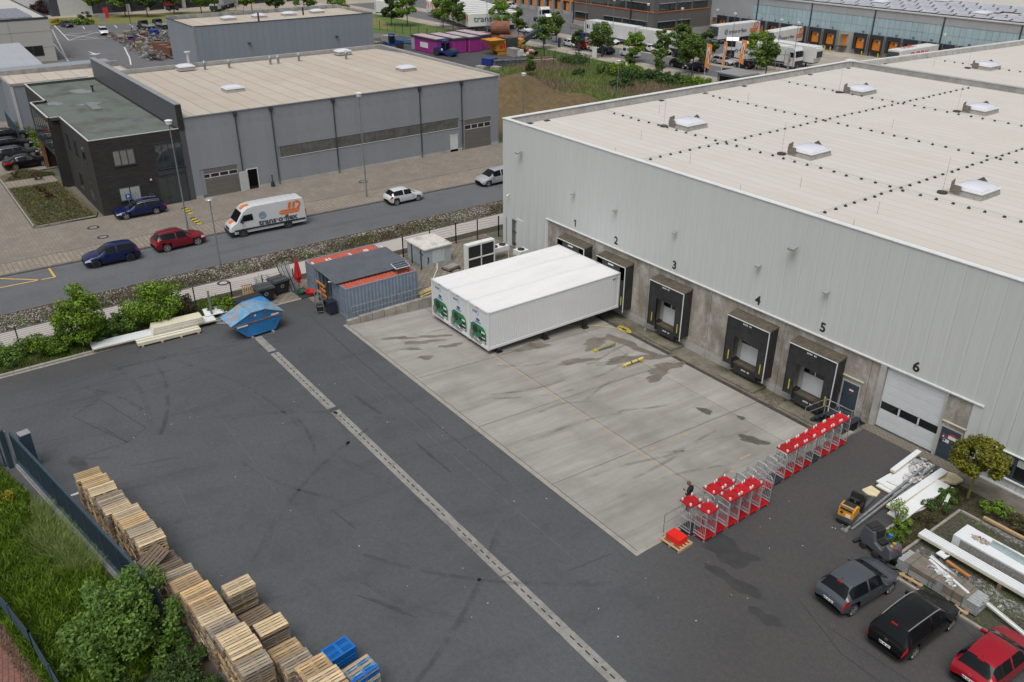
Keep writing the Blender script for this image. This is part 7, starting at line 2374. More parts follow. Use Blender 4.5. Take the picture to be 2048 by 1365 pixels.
# ---- low wing, second hall and the white building on the left
lw_=thing('low_wing','low grey wing with a beige roof behind the black office','building',(0,0,0))
MB().box(-85.5,-70.8,-27.5,-12.2,0,6.1).build('wall',m_gclad2,lw_)
MB().box(-78.0,-62.9,-18.0,-12.0,0,6.1).build('wall',m_gclad2,lw_)
MB().poly([(-78.3,-27.4,6.15),(-70.85,-27.4,6.15),(-70.85,-18.2,6.15),(-60,-18.2,6.15),(-60,-12.3,6.15),(-77.2,-12.3,6.15)]).build('roof',m_roofb,lw_)
MB().box(-78.6,-78.2,-27.5,-12.2,5.9,6.75).box(-70.95,-70.7,-27.5,-18,5.9,6.22).box(-78.4,-70.8,-27.62,-27.4,5.9,6.25).build('parapet',m_upst,lw_)
MB().box(-70.8,-70.72,-27.55,-27.2,.0,6.1).build('corner_trim',m_ltrim,lw_)
gv=thing('grey_shed','shed with a plain pale grey metal roof at the left picture edge','shed',(0,0,0))
MB().prism_y([(-103.5,0),(-103.5,6.9),(-78.7,5.6),(-78.7,0)],-45,-20.9).build('wall',m_gclad2,gv)
b=MB()
for k in range(12):
 y=-20.75-k*2.0
 b.add([(-103.6,y,6.98),(-78.5,y,5.68),(-78.5,y-1.985,5.68),(-103.6,y-1.985,6.98)],[(0,1,2,3)])
b.build('roof_sheet',M('pale_metal_roof',(.37,.39,.42),.45,.1,var=.05,scale=.3),gv)
h2=thing('rear_hall','second blue grey hall with a low parapet roof behind the beige roof','hall',(0,0,0))
Z2=8.5
MB().box(-108.3,-94.1,4.3,37.9,0,Z2-.6).build('wall_core',m_gclad2,h2)
p2=MB().box(0,.09,.008,1.19,.1,Z2).mesh('wall_panel',m_gclad2)
for k in range(28):
 inst(p2,'wall_panel',h2,(-94.1,4.35+k*1.2,0))
p3=MB().box(.008,1.182,-.09,0,.1,Z2).mesh('wall_panel',m_gclad2)
for k in range(12):
 inst(p3,'wall_panel',h2,(-108.3+k*1.19,4.3,0))
MB().box(-94.15,-93.96,4.18,4.5,.1,Z2).build('corner_trim',m_coping,h2)
MB().poly([(-108,4.6,Z2-.3),(-94.3,4.6,Z2-.3),(-94.3,37.7,Z2-.3),(-108,37.7,Z2-.3)]).build('roof',m_roofb,h2)
MB().box(-108.6,-108.2,4.2,38,7.5,Z2+.35).box(-108.6,-94,37.7,38,7.5,Z2+.2).build('parapet',M('blotched_parapet',(.26,.265,.26),.85,var=.4,scale=.8),h2)
MB().box(-94.2,-93.96,4.2,38,Z2,Z2+.09).box(-108.5,-94.1,4.16,4.3,Z2,Z2+.09).build('roof_edge',m_dksteel,h2)
for x,y in ((-101.9,13.2),(-102.0,19.0),(-101.9,24.7),(-102.4,30.6)):
 skylight(x,y,.95,Z2-.3,False,h2)
for x,y in ((-97.5,17.1),(-101,27.2)):
 MB().cyl((x,y,Z2-.3),(x,y,Z2+1.1),.16,n=8).build('flue',m_black,h2)
for y,z in ((13.5,5.2),(30.2,5.0)):
 MB().ob((-93.8,y,z),(.45,.5,.14)).build('wall_lamp',m_dksteel,h2)
wb=thing('white_building','white rendered building with solar panels on its flat roof','building',(0,0,0))
MB().box(-168,-128.9,-40,-11.5,0,7.75).build('wall',M('white_render',(.43,.42,.395),.85,var=.05,scale=.3,dirt=(.34,.33,.31),dirt_amt=.4,dirt_scale=.15),wb)
for z in (2.55,5.4):
 MB().box(-128.9,-128.88,-40,-11.5,z,z+.05).build('joint_line',m_strip,wb)
MB().box(-128.9,-128.88,-18.4,-18.34,2.6,7.7).build('joint_line',m_strip,wb)
MB().poly([(-167.7,-39.7,7.5),(-129.2,-39.7,7.5),(-129.2,-11.8,7.5),(-167.7,-11.8,7.5)]).build('roof',M('gravel_roof',(.36,.345,.32),.9,var=.1,scale=1),wb)
MB().box(-129.25,-128.85,-40,-11.45,7.5,7.86).box(-168,-129.25,-11.85,-11.45,7.5,7.86).build('parapet',m_dksteel,wb)
f=MB().box(-128.95,-128.86,-17.0,-13.5,1.1,2.95).build('window',m_dksteel,wb)
for y in (-16.85,-15.15):
 MB().box(-128.9,-128.84,y,y+1.5,1.22,2.83).build('pane',m_pane,f)
m_pvp=M('solar_cell',(.17,.18,.215),.12,var=.12,scale=2,spec=.7)
for i in range(7):
 for k in range(6):
  x,y=-131.5-i*2.1-(1.0 if i>2 else 0),-14.3-k*1.02
  o=MB().ob((x,y,7.95),(1.95,.97,.05),0,.10).build('solar_panel',m_pvp,wb)
for k in range(7):
 MB().ob((-130.4-k*.0-k*3.4,-20.6,7.75),(1.3,1.3,.3)).build('roof_unit',m_ltrim,wb)
dm=mat_fence('mesh_gate','dark mesh fence by the black cars and the low grey wing',[(-75,-28.4),(-64.8,-28.6)],2.1,2.5,m_gate,rows=14,r=.02,vr=.01,vgap=.2)
# ---- street lamps
def lamp(x,y,h,label,arm=0.,z=.09,mat=None,r=.075):
 o=thing('street_lamp',label,'street lamp',(x,y,z))
 MB().cyl((0,0,0),(0,0,h),r,r*.55,n=8).build('pole',mat or MATS['lamp_pole'],o)
 MB().cyl((0,0,0),(0,0,.9),r*1.25,n=8).build('pole_base',mat or MATS['lamp_pole'],o)
 if arm:
  MB().cyl((0,0,h-.05),(0,0,h+.28),.25,.32,n=12).cyl((0,0,h+.28),(0,0,h+.36),.36,.1,n=12).build('lamp_head',m_trim,o)
 else:
  MB().cyl((0,0,h-.03),(0,0,h+.05),.06,n=8).cyl((0,0,h+.05),(0,0,h+.12),.36,.30,n=14).build('lamp_head',m_lampm,o)
 return o
M('lamp_pole',(.21,.245,.27),.45,.4,var=.12,scale=3)
lamp(-20.0,-22.0,9.9,'tall grey lamp post on the forecourt in front of the black office corner',1)
lamp(-8.6,-22.95,6.2,'short grey lamp post with a disc head rising from the gravel bed',0,-.02)
lamp(-19.1,-3.75,10.3,'tall slender lamp post at the kerb left of the white hatchback',1)
lamp(-30.6,25.5,7.6,'grey lamp post with a white base in front of the earth mounds',1,0)
lamp(-39.5,50.5,5.6,'grey lamp post standing in the meadow above the parapet of the warehouse',1,0)
lamp(-135.0,4.5,9.6,'tall dark lamp post standing at the pile of scrap in the far lot',0,0,m_gate,.09)
# ================================================================ FAR HALL WITH DOCKS, OFFICE BLOCK
m_fclad=M('far_cladding',(.335,.345,.36),.5,var=.05,scale=.4,rand=.02)
m_fbrown=M('brown_grey_cladding',(.125,.118,.112),.5,var=.07,scale=.3,rand=.05)
m_lglass=M('profile_glass',(.33,.44,.475),.25,var=.12,scale=.8,stretch=(3,1,.2),rand=.05)
m_fconc=M('far_concrete',(.33,.315,.29),.9,var=.15,scale=.6)
m_forange=M('dock_orange',(.68,.22,.02),.5,var=.06)
m_navydock=M('dock_navy',(.018,.024,.036),.6,var=.2)
m_oband=M('orange_band',(.58,.17,.02),.5,var=0)
fh=thing('far_hall','far grey logistics hall with orange dock doors, glazed band and solar roof','hall',(0,0,0))
Y=120.3
MB().box(-83,60,Y,175,0,8.5).build('wall_core',m_fclad,fh)
for k in range(40):
 MB().box(-83+k*3.55+.01,-83+(k+1)*3.55-.01,Y-.12,Y-.01,7.15,8.6).build('wall_panel',m_fclad,fh)
MB().box(-83,-71,Y-.12,Y-.01,3.6,7.15).build('wall_panel',m_fclad,fh)
for k in range(72):
 x=-71+k*1.18
 MB().box(x+.02,x+1.15,Y-.08,Y-.005,3.95,5.45).build('glass_strip',m_lglass,fh)
 MB().box(x+.02,x+1.15,Y-.08,Y-.005,5.5,7.1).build('glass_strip',m_lglass,fh)
MB().box(-83,60,Y-.1,Y-.01,0,3.92).build('plinth',m_fconc,fh)
MB().box(-83.1,60,Y-.3,Y+.5,8.6,8.78).build('roof_edge',m_ltrim,fh)
MB().poly([(-83,Y+.4,8.7),(60,Y+.4,8.7),(60,175,8.7),(-83,175,8.7)]).build('roof',M('far_roof',(.45,.43,.40),.9,var=.1),fh)
for x in (-69.7,-55.8,-41.2,-27.1,-13.2):
 MB().box(x-.1,x+.1,Y-.3,Y-.12,0,8.6).build('downpipe',m_dksteel,fh)
docks=[-79.0,-75.4,-71.8,-68.2,-64.6,-61.1,-57.6,-53.8,-50.2,-43.2,-39.6,-36.0,-32.5,-28.9,-25.3,-21.6,-18.0,-14.4]
nums={-79.0:'1',-75.4:'2',-71.8:'3',-68.2:'4',-64.6:'5',-61.1:'6',-57.6:'7',-53.8:'8',-50.2:'9',-43.2:'10',-39.6:'11',-36.0:'12',-32.5:'13',-28.9:'14',-25.3:'15',-21.6:'16'}
for x in docks:
 s=MB().box(x-1.55,x-1.0,Y-.75,Y-.1,1.0,4.0).box(x+1.0,x+1.55,Y-.75,Y-.1,1.0,4.0).box(x-1.0,x+1.0,Y-.75,Y-.1,3.25,4.0).box(x-1.0,x+1.0,Y-.2,Y-.1,.9,3.25).build('dock_shelter',m_navydock,fh)
 MB().box(x-.95,x+.95,Y-.26,Y-.21,1.15,3.2).build('dock_door',m_forange,s)
 MB().box(x-.2,x+.1,Y-.275,Y-.262,2.55,2.9).build('pane',m_pane,s)
 MB().box(x+.2,x+.55,Y-.275,Y-.262,2.5,2.9).build('door_sign',m_trim,s)
 MB().box(x-1.62,x-1.56,Y-.8,Y-.1,.9,4.05).box(x+1.56,x+1.62,Y-.8,Y-.1,.9,4.05).build('dock_edge',m_strip,s)
 MB().box(x-.9,x+.9,Y-.6,Y-.1,.35,1.0).build('leveller',m_black,s)
 if x in nums:
  put_text('number',nums[x],.55,m_num,fh,(x,Y-.13,4.15),(pi/2,0,0),.02)
for x in (-47.1,-81.3):
 d=MB().box(x-.5,x+.5,Y-.18,Y-.1,1.25,3.2).build('orange_door',m_forange,fh)
 MB().box(x-.8,x+.8,Y-1.0,Y-.12,3.5,3.58).build('canopy',m_lampm,d)
 MB().box(x-.9,x+.9,Y-1.3,Y-.11,1.1,1.22).build('landing',m_dksteel,d)
railing('railing','grey stair rail below the orange door of the far hall',[(-46.2,Y-1.4,.0),(-49.4,Y-1.4,.0)],1.1,1.6,m_dksteel)
for k,x in enumerate((-52.0,-48.6,-49.9,-41.4,-66.4,-37.8)):
 o=tag(MB().cyl((0,0,0),(0,0,1.0),.11,n=8).build('bollard',m_yel,None,(x,Y-2.2,0)),'yellow protective bollard at the docks of the far hall','bollard','yellow bollards at the far docks')
railing('railing','yellow guard rail at the foot of the far office wall',[(-80.3,117.5,0),(-77.2,117.5,0)],1.1,1.5,m_yel,r=.06)
m_pvf=M('solar_sheet',(.40,.41,.45),.2,var=.15,scale=1,spec=.6,rand=.1)
m_pvs=M('solar_side',(.05,.055,.065),.6,var=.2)
pv=MB().add([(0,0,.12),(3.0,.3,.12),(3.0,1.9,.34),(0,1.6,.34)],[(0,1,2,3)],0).add([(0,1.6,.34),(3.0,1.9,.34),(3.0,2.1,.05),(0,1.8,.05)],[(0,1,2,3)],1).add([(-.1,-.25,.02),(3.15,-.25,.02),(3.15,2.1,.02),(-.1,2.1,.02)],[(0,1,2,3)],1).mesh('solar_panel',[m_pvf,m_pvs])
kk_=0
for j in range(9):
 for i in range(30):
  x,y=-64+i*3.4+(j%2)*1.2,Y+1.6+j*2.6
  if x<20 and kk_<292 and not (abs(x+24)<2 and j in (3,4)):
   inst(pv,'solar_panel',fh,(x,y,8.72))
   kk_+=1
for x,y in ((-46,Y+9),(-24,Y+7),(-40,Y+22)):
 skylight(x,y,1.2,8.72,False,fh)
for x,y,h in ((-16.5,Y+12,3.2),(-12.5,Y+12,3.2),(-47,Y+16,1.6),(-44,Y+16,1.6)):
 MB().cyl((x,y,8.7),(x,y,8.7+h),.35,n=10).build('flue',m_lampm,fh)
ob_=thing('office_block','brown grey office block with window bands over orange lines','office building',(0,0,0))
MB().box(-110.5,-83.2,102,Y+2,0,13).build('wall_core',m_fbrown,ob_)
for k in range(9):
 MB().box(-110.5+k*3.03+.01,-110.5+(k+1)*3.03-.01,101.86,101.99,1.4,13).build('wall_panel',m_fbrown,ob_)
for k in range(6):
 MB().box(-83.19,-83.06,102+k*3.05+.01,102+(k+1)*3.05-.01,1.4,13).build('wall_panel',m_fbrown,ob_)
MB().box(-110.6,-83.0,101.8,120.3,0,1.4).build('plinth',m_fconc,ob_)
for z0,z1 in ((5.55,7.1),(9.1,10.7)):
 for a,b_ in ((-110,-104.6),(-104,-98.6),(-98,-92.6),(-92,-84.6)):
  f=MB().box(a,b_,101.8,101.86,z0,z1).build('window_band',m_dksteel,ob_)
  nn=round((b_-a)/.9)
  for k in range(nn):
   w=(b_-a)/nn
   MB().box(a+k*w+.06,a+(k+1)*w-.06,101.77,101.8,z0+.08,z1-.12).build('pane',m_glz,f)
  MB().box(a,b_,101.6,101.86,z1,z1+.14).build('blind_box',m_lampm,f)
 MB().box(-110.5,-83.05,101.74,101.86,z0-.22,z0-.05).build('orange_band',m_oband,ob_)
 for a,b_ in ((103.2,108.2),(108.8,113.4),(114,118.8)):
  f=MB().box(-83.06,-83.0,a,b_,z0,z1).build('window_band',m_dksteel,ob_)
  for k in range(5):
   w=(b_-a)/5
   MB().box(-83.0,-82.97,a+k*w+.06,a+(k+1)*w-.06,z0+.08,z1-.12).build('pane',m_glz,f)
  MB().box(-83.06,-82.8,a,b_,z1,z1+.14).build('blind_box',m_lampm,f)
 MB().box(-83.06,-82.94,102.8,119.5,z0-.22,z0-.05).build('orange_band',m_oband,ob_)
for a,b_,face in ((-109.8,-105.2,0),(-99.5,-93.5,0),(-93,-85,0),(103.0,108.6,1),(109.2,113.4,1)):
 if face==0:
  f=MB().box(a,b_,101.8,101.86,1.85,3.3).box(a,b_,101.72,101.86,1.66,1.82,1).build('window_band',[m_dksteel,m_oband],ob_)
  for k in range(6):
   w=(b_-a)/6
   MB().box(a+k*w+.06,a+(k+1)*w-.06,101.77,101.8,1.95,3.2).build('pane',m_glz,f)
  MB().box(a,b_,101.6,101.86,3.3,3.42).build('blind_box',m_lampm,f)
 else:
  f=MB().box(-83.06,-83.0,a,b_,1.85,3.3).box(-83.06,-82.92,a,b_,1.66,1.82,1).build('window_band',[m_dksteel,m_oband],ob_)
  for k in range(5):
   w=(b_-a)/5
   MB().box(-83.0,-82.97,a+k*w+.06,a+(k+1)*w-.06,1.95,3.2).build('pane',m_glz,f)
  MB().box(-83.06,-82.8,a,b_,3.3,3.42).build('blind_box',m_lampm,f)
MB().box(-110.65,-110.4,101.7,102.0,0,13).build('corner_pipe',m_dksteel,ob_)
MB().box(-90.6,-90.3,101.6,101.86,1.4,13).build('corner_pipe',m_dksteel,ob_)
nd=thing('north_docks','long row of narrow orange dock doors between white piers left of the office block','loading docks',(0,0,0))
MB().box(-185,-111,115.6,140,0,6.2).build('wall',m_fclad,nd)
MB().box(-185,-111,115.0,115.6,3.3,3.75).build('orange_band',m_oband,nd)
for k in range(16):
 x=-125.2-k*3.72
 d=MB().box(x-1.5,x+1.5,115.35,115.6,.9,3.3).build('dock_shelter',m_navydock,nd)
 MB().box(x-.5,x+.7,115.3,115.36,1.0,2.9).build('dock_door',m_forange,d)
 MB().box(x+1.5,x+2.2,114.7,115.6,0,3.3).build('pier',m_lampm,d)
MB().box(-185,-111,115.1,115.6,0,.9).build('plinth',m_fconc,nd)
fd=thing('west_docks','dark dock doors of the hall at the top left behind the dry lawn','loading docks',(0,0,0))
MB().box(-235,-203,2,75,0,9).build('wall',M('dark_facade',(.05,.055,.07),.5,var=.15,scale=.2),fd)
MB().box(-204,-202.8,4,12,0,9).build('white_pier',m_ltrim,fd)
for k in range(10):
 y=17+k*5.0
 d=MB().box(-202.99,-202.6,y,y+3.4,1,4.6).build('dock_shelter',m_navydock,fd)
 MB().box(-202.99,-201.4,y+3.7,y+4.4,0,4.4).build('pier',m_fconc,d)
MB().box(-204,-202.9,14,72,4.8,9).build('wall_panel',M('red_grey',(.14,.06,.06),.6,var=.3,scale=.1),fd)
wt=thing('white_facade','pale flat building behind the purple shrubs at the top left','building',(-225,-8,0))
MB().box(-10,10,-22,12,0,5).build('wall',m_trim,wt)
MB().box(-10.1,10.1,-22.1,12.1,5,5.4).build('roof',m_ltrim,wt)
# ---- street furniture around the far street
m_flagp=M('flag_pole',(.6,.6,.6),.4,.3,var=.1)
for i,(x,y,lab) in enumerate(((-39.9,70.6,'leftmost of the three orange flags with a white emblem'),(-39.7,74.6,'middle orange flag, the narrowest of the three, turned edge on'),(-39.5,78.8,'rightmost of the three orange flags, over the small flat roofed hut'))):
 f=thing('flag',lab,'flag',(x,y,0),group='orange flags by the street')
 MB().cyl((0,0,0),(0,0,6.7),.06,.04,n=8).build('pole',m_flagp,f)
 w=(1.0,.6,1.05)[i]
 vs,fs=[],[]
 for j in range(13):
  z=6.6-j*.31
  for k in range(6):
   vs.append((w*k/5-.10*j*(.18 if i==2 else .06),.10*sin(k*1.3+j*.5),z-.12*k/5*j/6))
 fs=[(j*6+k,j*6+k+1,(j+1)*6+k+1,(j+1)*6+k) for j in range(12) for k in range(5)]
 c=MB().add(vs,fs).build('cloth',M('flag_orange',(.78,.27,.05),.7,var=.08) if 'flag_orange' not in MATS else MATS['flag_orange'],f,None,0,True)
 e=MB()
 nn=14
 for k in range(nn):
  t0,t1=-.4+k*3.9/nn,-.4+(k+1)*3.9/nn
  p=lambda t,r:(w*.52+r*w*.34*cos(t),-.13,4.7+r*1.45*sin(t)*(1 if sin(t)>0 else .9))
  e.add([p(t0,.62),p(t1,.62),p(t1,1),p(t0,1)],[(0,1,2,3)])
 e.add([(w*.62,-.13,5.0),(w*.86,-.13,5.0),(w*.76,-.13,3.5),(w*.54,-.13,3.5)],[(0,1,2,3)])
 e.build('emblem',m_trim,f)
hu=thing('small_hut','small flat roofed grey hut beneath the orange flags','hut',(-36.6,74.8,-.5))
MB().box(-2.3,2.3,-2,2,0,2.4).build('wall',m_gclad2,hu)
MB().box(-2.7,2.7,-2.4,2.4,2.4,2.6).build('roof',m_coping,hu)
MB().box(-1.8,1.6,-2.03,-2,.6,2.0).build('window',m_pane,hu)
sb_=thing('sign_box','tall white sign box on the lawn between two parked cars','sign',(-70.6,73.4,0))
MB().box(-.5,.5,-.15,.15,0,2.1).build('panel',m_trim,sb_)
MB().box(-.52,.52,-.17,.17,0,.2).build('base',m_lampm,sb_)
for i,x in enumerate((-105.0,-97.5,-90.5,-85.5,-79.2,-72.0,-63.7,-33.5)):
 o=thing('charging_post','dark slim charging post at the near edge of the far street','post',(x,76.8,0),group='dark charging posts along the far street')
 MB().box(-.22,.22,-.18,.18,0,1.75).build('body',m_dksteel,o)
 MB().box(-.24,.24,-.2,.2,1.75,1.85).build('cap',m_gate,o)
for x,y,h,lab in ((-112,77,9,'thin lamp post at the fence by the lettered trailer'),(-101,90,9,'thin lamp post beside the tractor with no trailer'),(-92.5,90,8.5,'thin lamp post left of the blue car at the far kerb'),(-83.5,90,8.5,'thin lamp post before the left end of the parked lorries'),(-73.4,90,8.5,'thin lamp post crossing the gap between the two parked lorries'),(-64,90,8.5,'thin lamp post crossing the second parked trailer'),(-52.5,92,8.5,'thin lamp post beside the leftmost lettered trailer'),(-41.6,91.5,8.5,'thin double headed lamp post by the entry barrier'),(-37.2,90.5,8.5,'thin lamp post right of the rightmost orange flag'),(-74,112,6,'short lamp post at the foot of the office block'),(-22.2,112,6.5,'lamp post with a double head before the docks, right of the red lettering'),(-124,72,9,'thin lamp post at the lawn by the rank of trailers'),(-145,66,9,'thin lamp post at the far left of the truck yard')):
 lamp(x,y,h,lab,1,0,None,.06)
gt=thing('entry_barrier','grey swing barrier frame with a red sign at the lorry entry','barrier',(-38.6,91.2,0))
MB().box(-.12,.12,-.12,.12,0,3.2).build('post',m_lampm,gt)
MB().beam((0,0,3.1),(-8.5,0,2.2),.14).beam((0,0,1.6),(-8.5,0,.9),.1).build('boom',m_lampm,gt)
MB().cyl((.13,-.02,2.2),(.13,-.06,2.2),.3,n=14).build('round_sign',m_red,gt)
mat_fence('yard_fence','thin grey fence between far street and truck yard',[(-118,90.8),(-36,90.4)],1.7,4.0,MATS['lamp_pole'],rows=5,r=.012)
mat_fence('lawn_fence','tall dark fence with angled arms along the lawn behind the machine yard',[(-190,40),(-131,59.3),(-113,61.3),(-96.5,63.6),(-76,65.2),(-63,65.4)],1.9,3.2,None,rows=6,r=.012,lean=.3)
mat_fence('lawn_fence','low dark fence at the corner of the meadow and the machine yard',[(-71.5,49.0),(-71.0,63.5)],1.6,3.0,None,rows=6,r=.012,lean=.25)
nt=thing('noise_wall','grey wall of wooden slats and stone baskets below the office block','wall',(-107,98.4,0))
for k in range(12):
 MB().box(k*1.5,k*1.5+1.46,-.4,.4,0,1.0).build('stone_basket',m_stone,nt)
railing('railing','pale ramp railing by the stone baskets below the office block',[(-111.5,97.5,0),(-103,97.0,0)],1.3,1.4,m_steel,r=.05)
# ================================================================ MACHINE YARD
m_purple=M('cabin_purple',(.30,.03,.215),.5,var=.12,scale=.8)
m_pkroof=M('cabin_roof',(.46,.36,.40),.6,var=.15,scale=.8,dirt=(.3,.25,.27),dirt_amt=.5)
PUR=[((-101.3,50.4),'purple site cabin with a white name board, nearest the grey hall roof'),((-100.4,54.0),'purple site cabin second from the name board'),((-99.9,57.4),'purple site cabin third from the name board'),((-101.2,61.0),'purple site cabin at the fence end of the row')]
for i,((x,y),lab) in enumerate(PUR):
 o=thing('site_cabin',lab,'site cabin',(x,y,0),.03,'purple site cabins in the machine yard')
 W_,L_=2.9,9.2
 MB().box(0,L_,0,W_,.1,2.55).build('wall',m_purple,o)
 MB().box(-.12,L_+.12,-.12,W_+.12,2.55,2.85).build('fascia',m_dksteel,o)
 for k in range(6):
  MB().box(k*(L_-.7)/6+.03,(k+1)*(L_-.7)/6-.03,.35,W_-.15,2.85,2.90).build('roof_sheet',m_pkroof,o)
 for yy in (0,W_):
  MB().box(L_-.05,L_+.02,yy-.05,yy+.05,.1,2.55).build('corner_post',M('cabin_edge',(.34,.10,.27),.5,var=.1) if 'cabin_edge' not in MATS else MATS['cabin_edge'],o)
 if i==0:
  MB().box(3.4,6.2,-.06,-.01,.9,1.9).build('name_board',m_trim,o)
  MB().box(-.02,1.2,-.02,W_,.1,2.54).build('grey_end',m_fclad,o)
m_cblue=M('machine_blue',(.012,.035,.19),.4,var=.15,scale=2)
m_cyel=M('digger_yellow',(.52,.24,.025),.5,var=.25,scale=2,dirt=(.25,.13,.05),dirt_amt=.5)
def roller(x,y,rz,label):
 o=thing('road_roller',label,'road roller',(x,y,0),rz)
 MB().prism_y([(-2.2,.6),(-2.2,1.5),(-.6,1.7),(-.2,.7)],-.85,.85).build('engine_cover',m_cblue,o)
 MB().box(-.6,.9,-.8,.8,.6,1.0).build('frame',m_cblue,o)
 c=MB().box(-.5,.7,-.7,.7,2.75,2.95).build('cab_roof',m_cblue,o)
 for xx in (-.45,.6):
  for yy in (-.62,.62):
   MB().box(xx,xx+.1,yy-.05,yy+.05,1.0,2.75).build('cab_post',m_cblue,o)
 MB().box(-.4,.6,-.6,.6,1.0,2.5).build('cab_glass',m_glass,o)
 MB().cyl((1.7,-.9,.75),(1.7,.9,.75),.75,n=18).build('drum',m_dksteel,o)
 MB().box(.9,2.6,-1.05,-.92,.5,.95).box(.9,2.6,.92,1.05,.5,.95).box(2.35,2.6,-1,1,.5,.9).build('drum_frame',m_cblue,o)
 MB().box(-.2,.2,-1.02,-1.0,1.1,1.5).build('label_plate',m_trim,o)
 for yy in (-.9,.9):
  MB().cyl((-1.4,yy-.25,.7),(-1.4,yy+.25,.7),.7,n=16).build('wheel',m_tyre,o)
roller(-90.4,51.6,.35,'blue road roller in front of the purple cabin with the name board')
roller(-104.6,47.8,-1.9,'blue and yellow roller beside the corner of the rear hall')
cr=thing('crusher','orange yellow tracked crusher with a raised conveyor in the machine yard','crusher',(-85.8,63.6,0),1.5)
MB().box(-3.0,2.6,-1.3,-.7,.0,.55).box(-3.0,2.6,.7,1.3,0,.55).build('track',m_cyel,cr)
MB().prism_y([(-3.4,.7),(-3.6,1.6),(-2.9,2.3),(-1.2,2.5),(-1.0,.7)],-1.2,1.2).build('engine_house',m_cyel,cr)
MB().box(-1.0,1.6,-1.25,1.25,.7,3.0).build('crusher_box',m_dksteel,cr)
MB().prism_y([(1.6,1.0),(2.6,.9),(7.2,3.6),(7.0,4.1),(2.2,2.1)],-.6,.6).build('conveyor',m_dksteel,cr)
MB().box(1.7,3.4,-.75,.75,1.1,1.5).ob((2.8,0,2.0),(1.6,1.5,.6),0,-.5).build('conveyor_guard',m_cyel,cr)
MB().add([(-5.2,-1.9,2.9),(-1.6,-1.9,2.9),(-1.6,1.9,2.9),(-5.2,1.9,2.9),(-4.4,-1,1.8),(-2.2,-1,1.8),(-2.2,1,1.8),(-4.4,1,1.8)],[(0,1,5,4),(1,2,6,5),(2,3,7,6),(3,0,4,7),(4,5,6,7)]).build('hopper',m_cyel,cr)
MB().box(-2.6,-1.9,-1.22,-1.2,1.1,1.8).box(-1.7,-1.3,-1.22,-1.2,1.2,2.0).build('red_panel',m_red,cr)
m_pr=M('rusty_pipe',(.20,.085,.05),.8,var=.3,scale=1,dirt=(.12,.05,.035),dirt_amt=.6)
for lab,p,q,r in (('huge rusty steel pipe lying on top of the others behind the crusher',(-98.6,68.6,3.1),(-96.2,71.8,3.1),1.45),('large rusty pipe under the huge one, its dark mouth to the front',(-100.2,66.6,1.15),(-96.0,72.2,1.15),1.1),('long thin rusty pipe on the ground behind the crusher',(-85.5,68.0,.5),(-79.5,66.0,.5),.45),('rusty pipe lying beside the huge one',(-96.2,69.2,1.0),(-93,73.4,1.0),.95)):
 P0,P1=Vector(p),Vector(q)
 ax=(P1-P0)
 b=MB().cyl((0,0,0),ax,r,n=20,cap=False).cyl((0,0,0),ax,r*.93,n=20,cap=False)
 tag(b.build('steel_pipe',m_pr,None,p),lab,'pipe','rusty pipes in the machine yard')
g=random.Random(11)
m_scrap=[M('scrap%d'%i,c,.8,var=.35,scale=2) for i,c in enumerate(((.16,.075,.045),(.10,.105,.11),(.30,.29,.27),(.012,.04,.24),(.45,.17,.04),(.22,.18,.12),(.50,.5,.48),(.42,.05,.04),(.06,.065,.07),(.02,.16,.30)))]
def heap(name,lab,cat,x,y,kind,group=None,rz=None):
 o=thing(name,lab,cat,(x,y,0),g.uniform(-.4,.4) if rz is None else rz,group)
 return o
NAMEC=['rust brown','dark grey','pale grey','bright blue','orange','dull brown','white','red','black','light blue']
for i in range(34):
 u,w=g.random(),g.random()
 x=-157+38*u+g.uniform(-2,2)
 y=5.0+(1-u)*5*0+11*w-(3.2*(1-u))
 y=5.5+9.5*w-2.2*u
 k=g.choice((0,0,1,1,2,5,6,8,3,4,7))
 if u<.2 and i%2:
  k=3
 o=thing('goods_pile','%s pile of building goods in the far lot among others of its kind'%NAMEC[k],'goods pile',(x,y,0),g.uniform(-.3,.3),NAMEC[k]+' goods piles in the far lot')
 t=g.random()
 if t<.45:
  for m_ in range(g.randint(2,5)):
   MB().box(-1.1,1.1,-.6,.6,m_*.42,m_*.42+.36).build('layer',m_scrap[k],o)
 elif t<.75:
  for m_ in range(g.randint(5,9)):
   yy=-.7+m_*.18
   MB().beam((-1.6-g.random(),yy,.2+.3*g.random()),(1.6+g.random(),yy+g.uniform(-.2,.2),.25+.5*g.random()),.13,.1).build('length',m_scrap[k] if m_%3 else m_scrap[1],o)
 else:
  for xx in (-.9,.9):
   for yy in (-.6,.6):
    MB().box(xx-.05,xx+.05,yy-.05,yy+.05,0,1.5).build('post',m_scrap[1],o)
  MB().box(-.95,.95,-.65,.65,.1,.2).box(-.95,.95,-.65,.65,1.0,1.08).build('shelf',m_scrap[1],o)
  MB().box(-.8,.8,-.5,.5,.2,.8).build('goods',m_scrap[k],o)
clut=MB()
cl2=MB()
for i in range(420):
 u,w=g.random(),g.random()
 x,y=-158+40*u,4.5+12.5*w-2.5*u
 (clut if i%3 else cl2).ob((x,y,g.uniform(.1,1.0)),(g.uniform(.1,1.6),g.uniform(.1,.5),g.uniform(.08,.4)),g.random()*3,g.uniform(-.4,.4))
tag(clut.build('scrap_litter',M('scrap_mixed',(.13,.13,.13),.8,var=.6,scale=.9,dirt=(.30,.14,.07),dirt_amt=.9,dirt_scale=.35)),'countless small scrap pieces between the goods piles of the far lot',kind='stuff')
tag(cl2.build('scrap_litter',M('scrap_pale',(.36,.35,.33),.8,var=.4,scale=.7,dirt=(.12,.12,.13),dirt_amt=.8,dirt_scale=.4)),'countless pale scrap pieces between the goods piles of the far lot',kind='stuff')
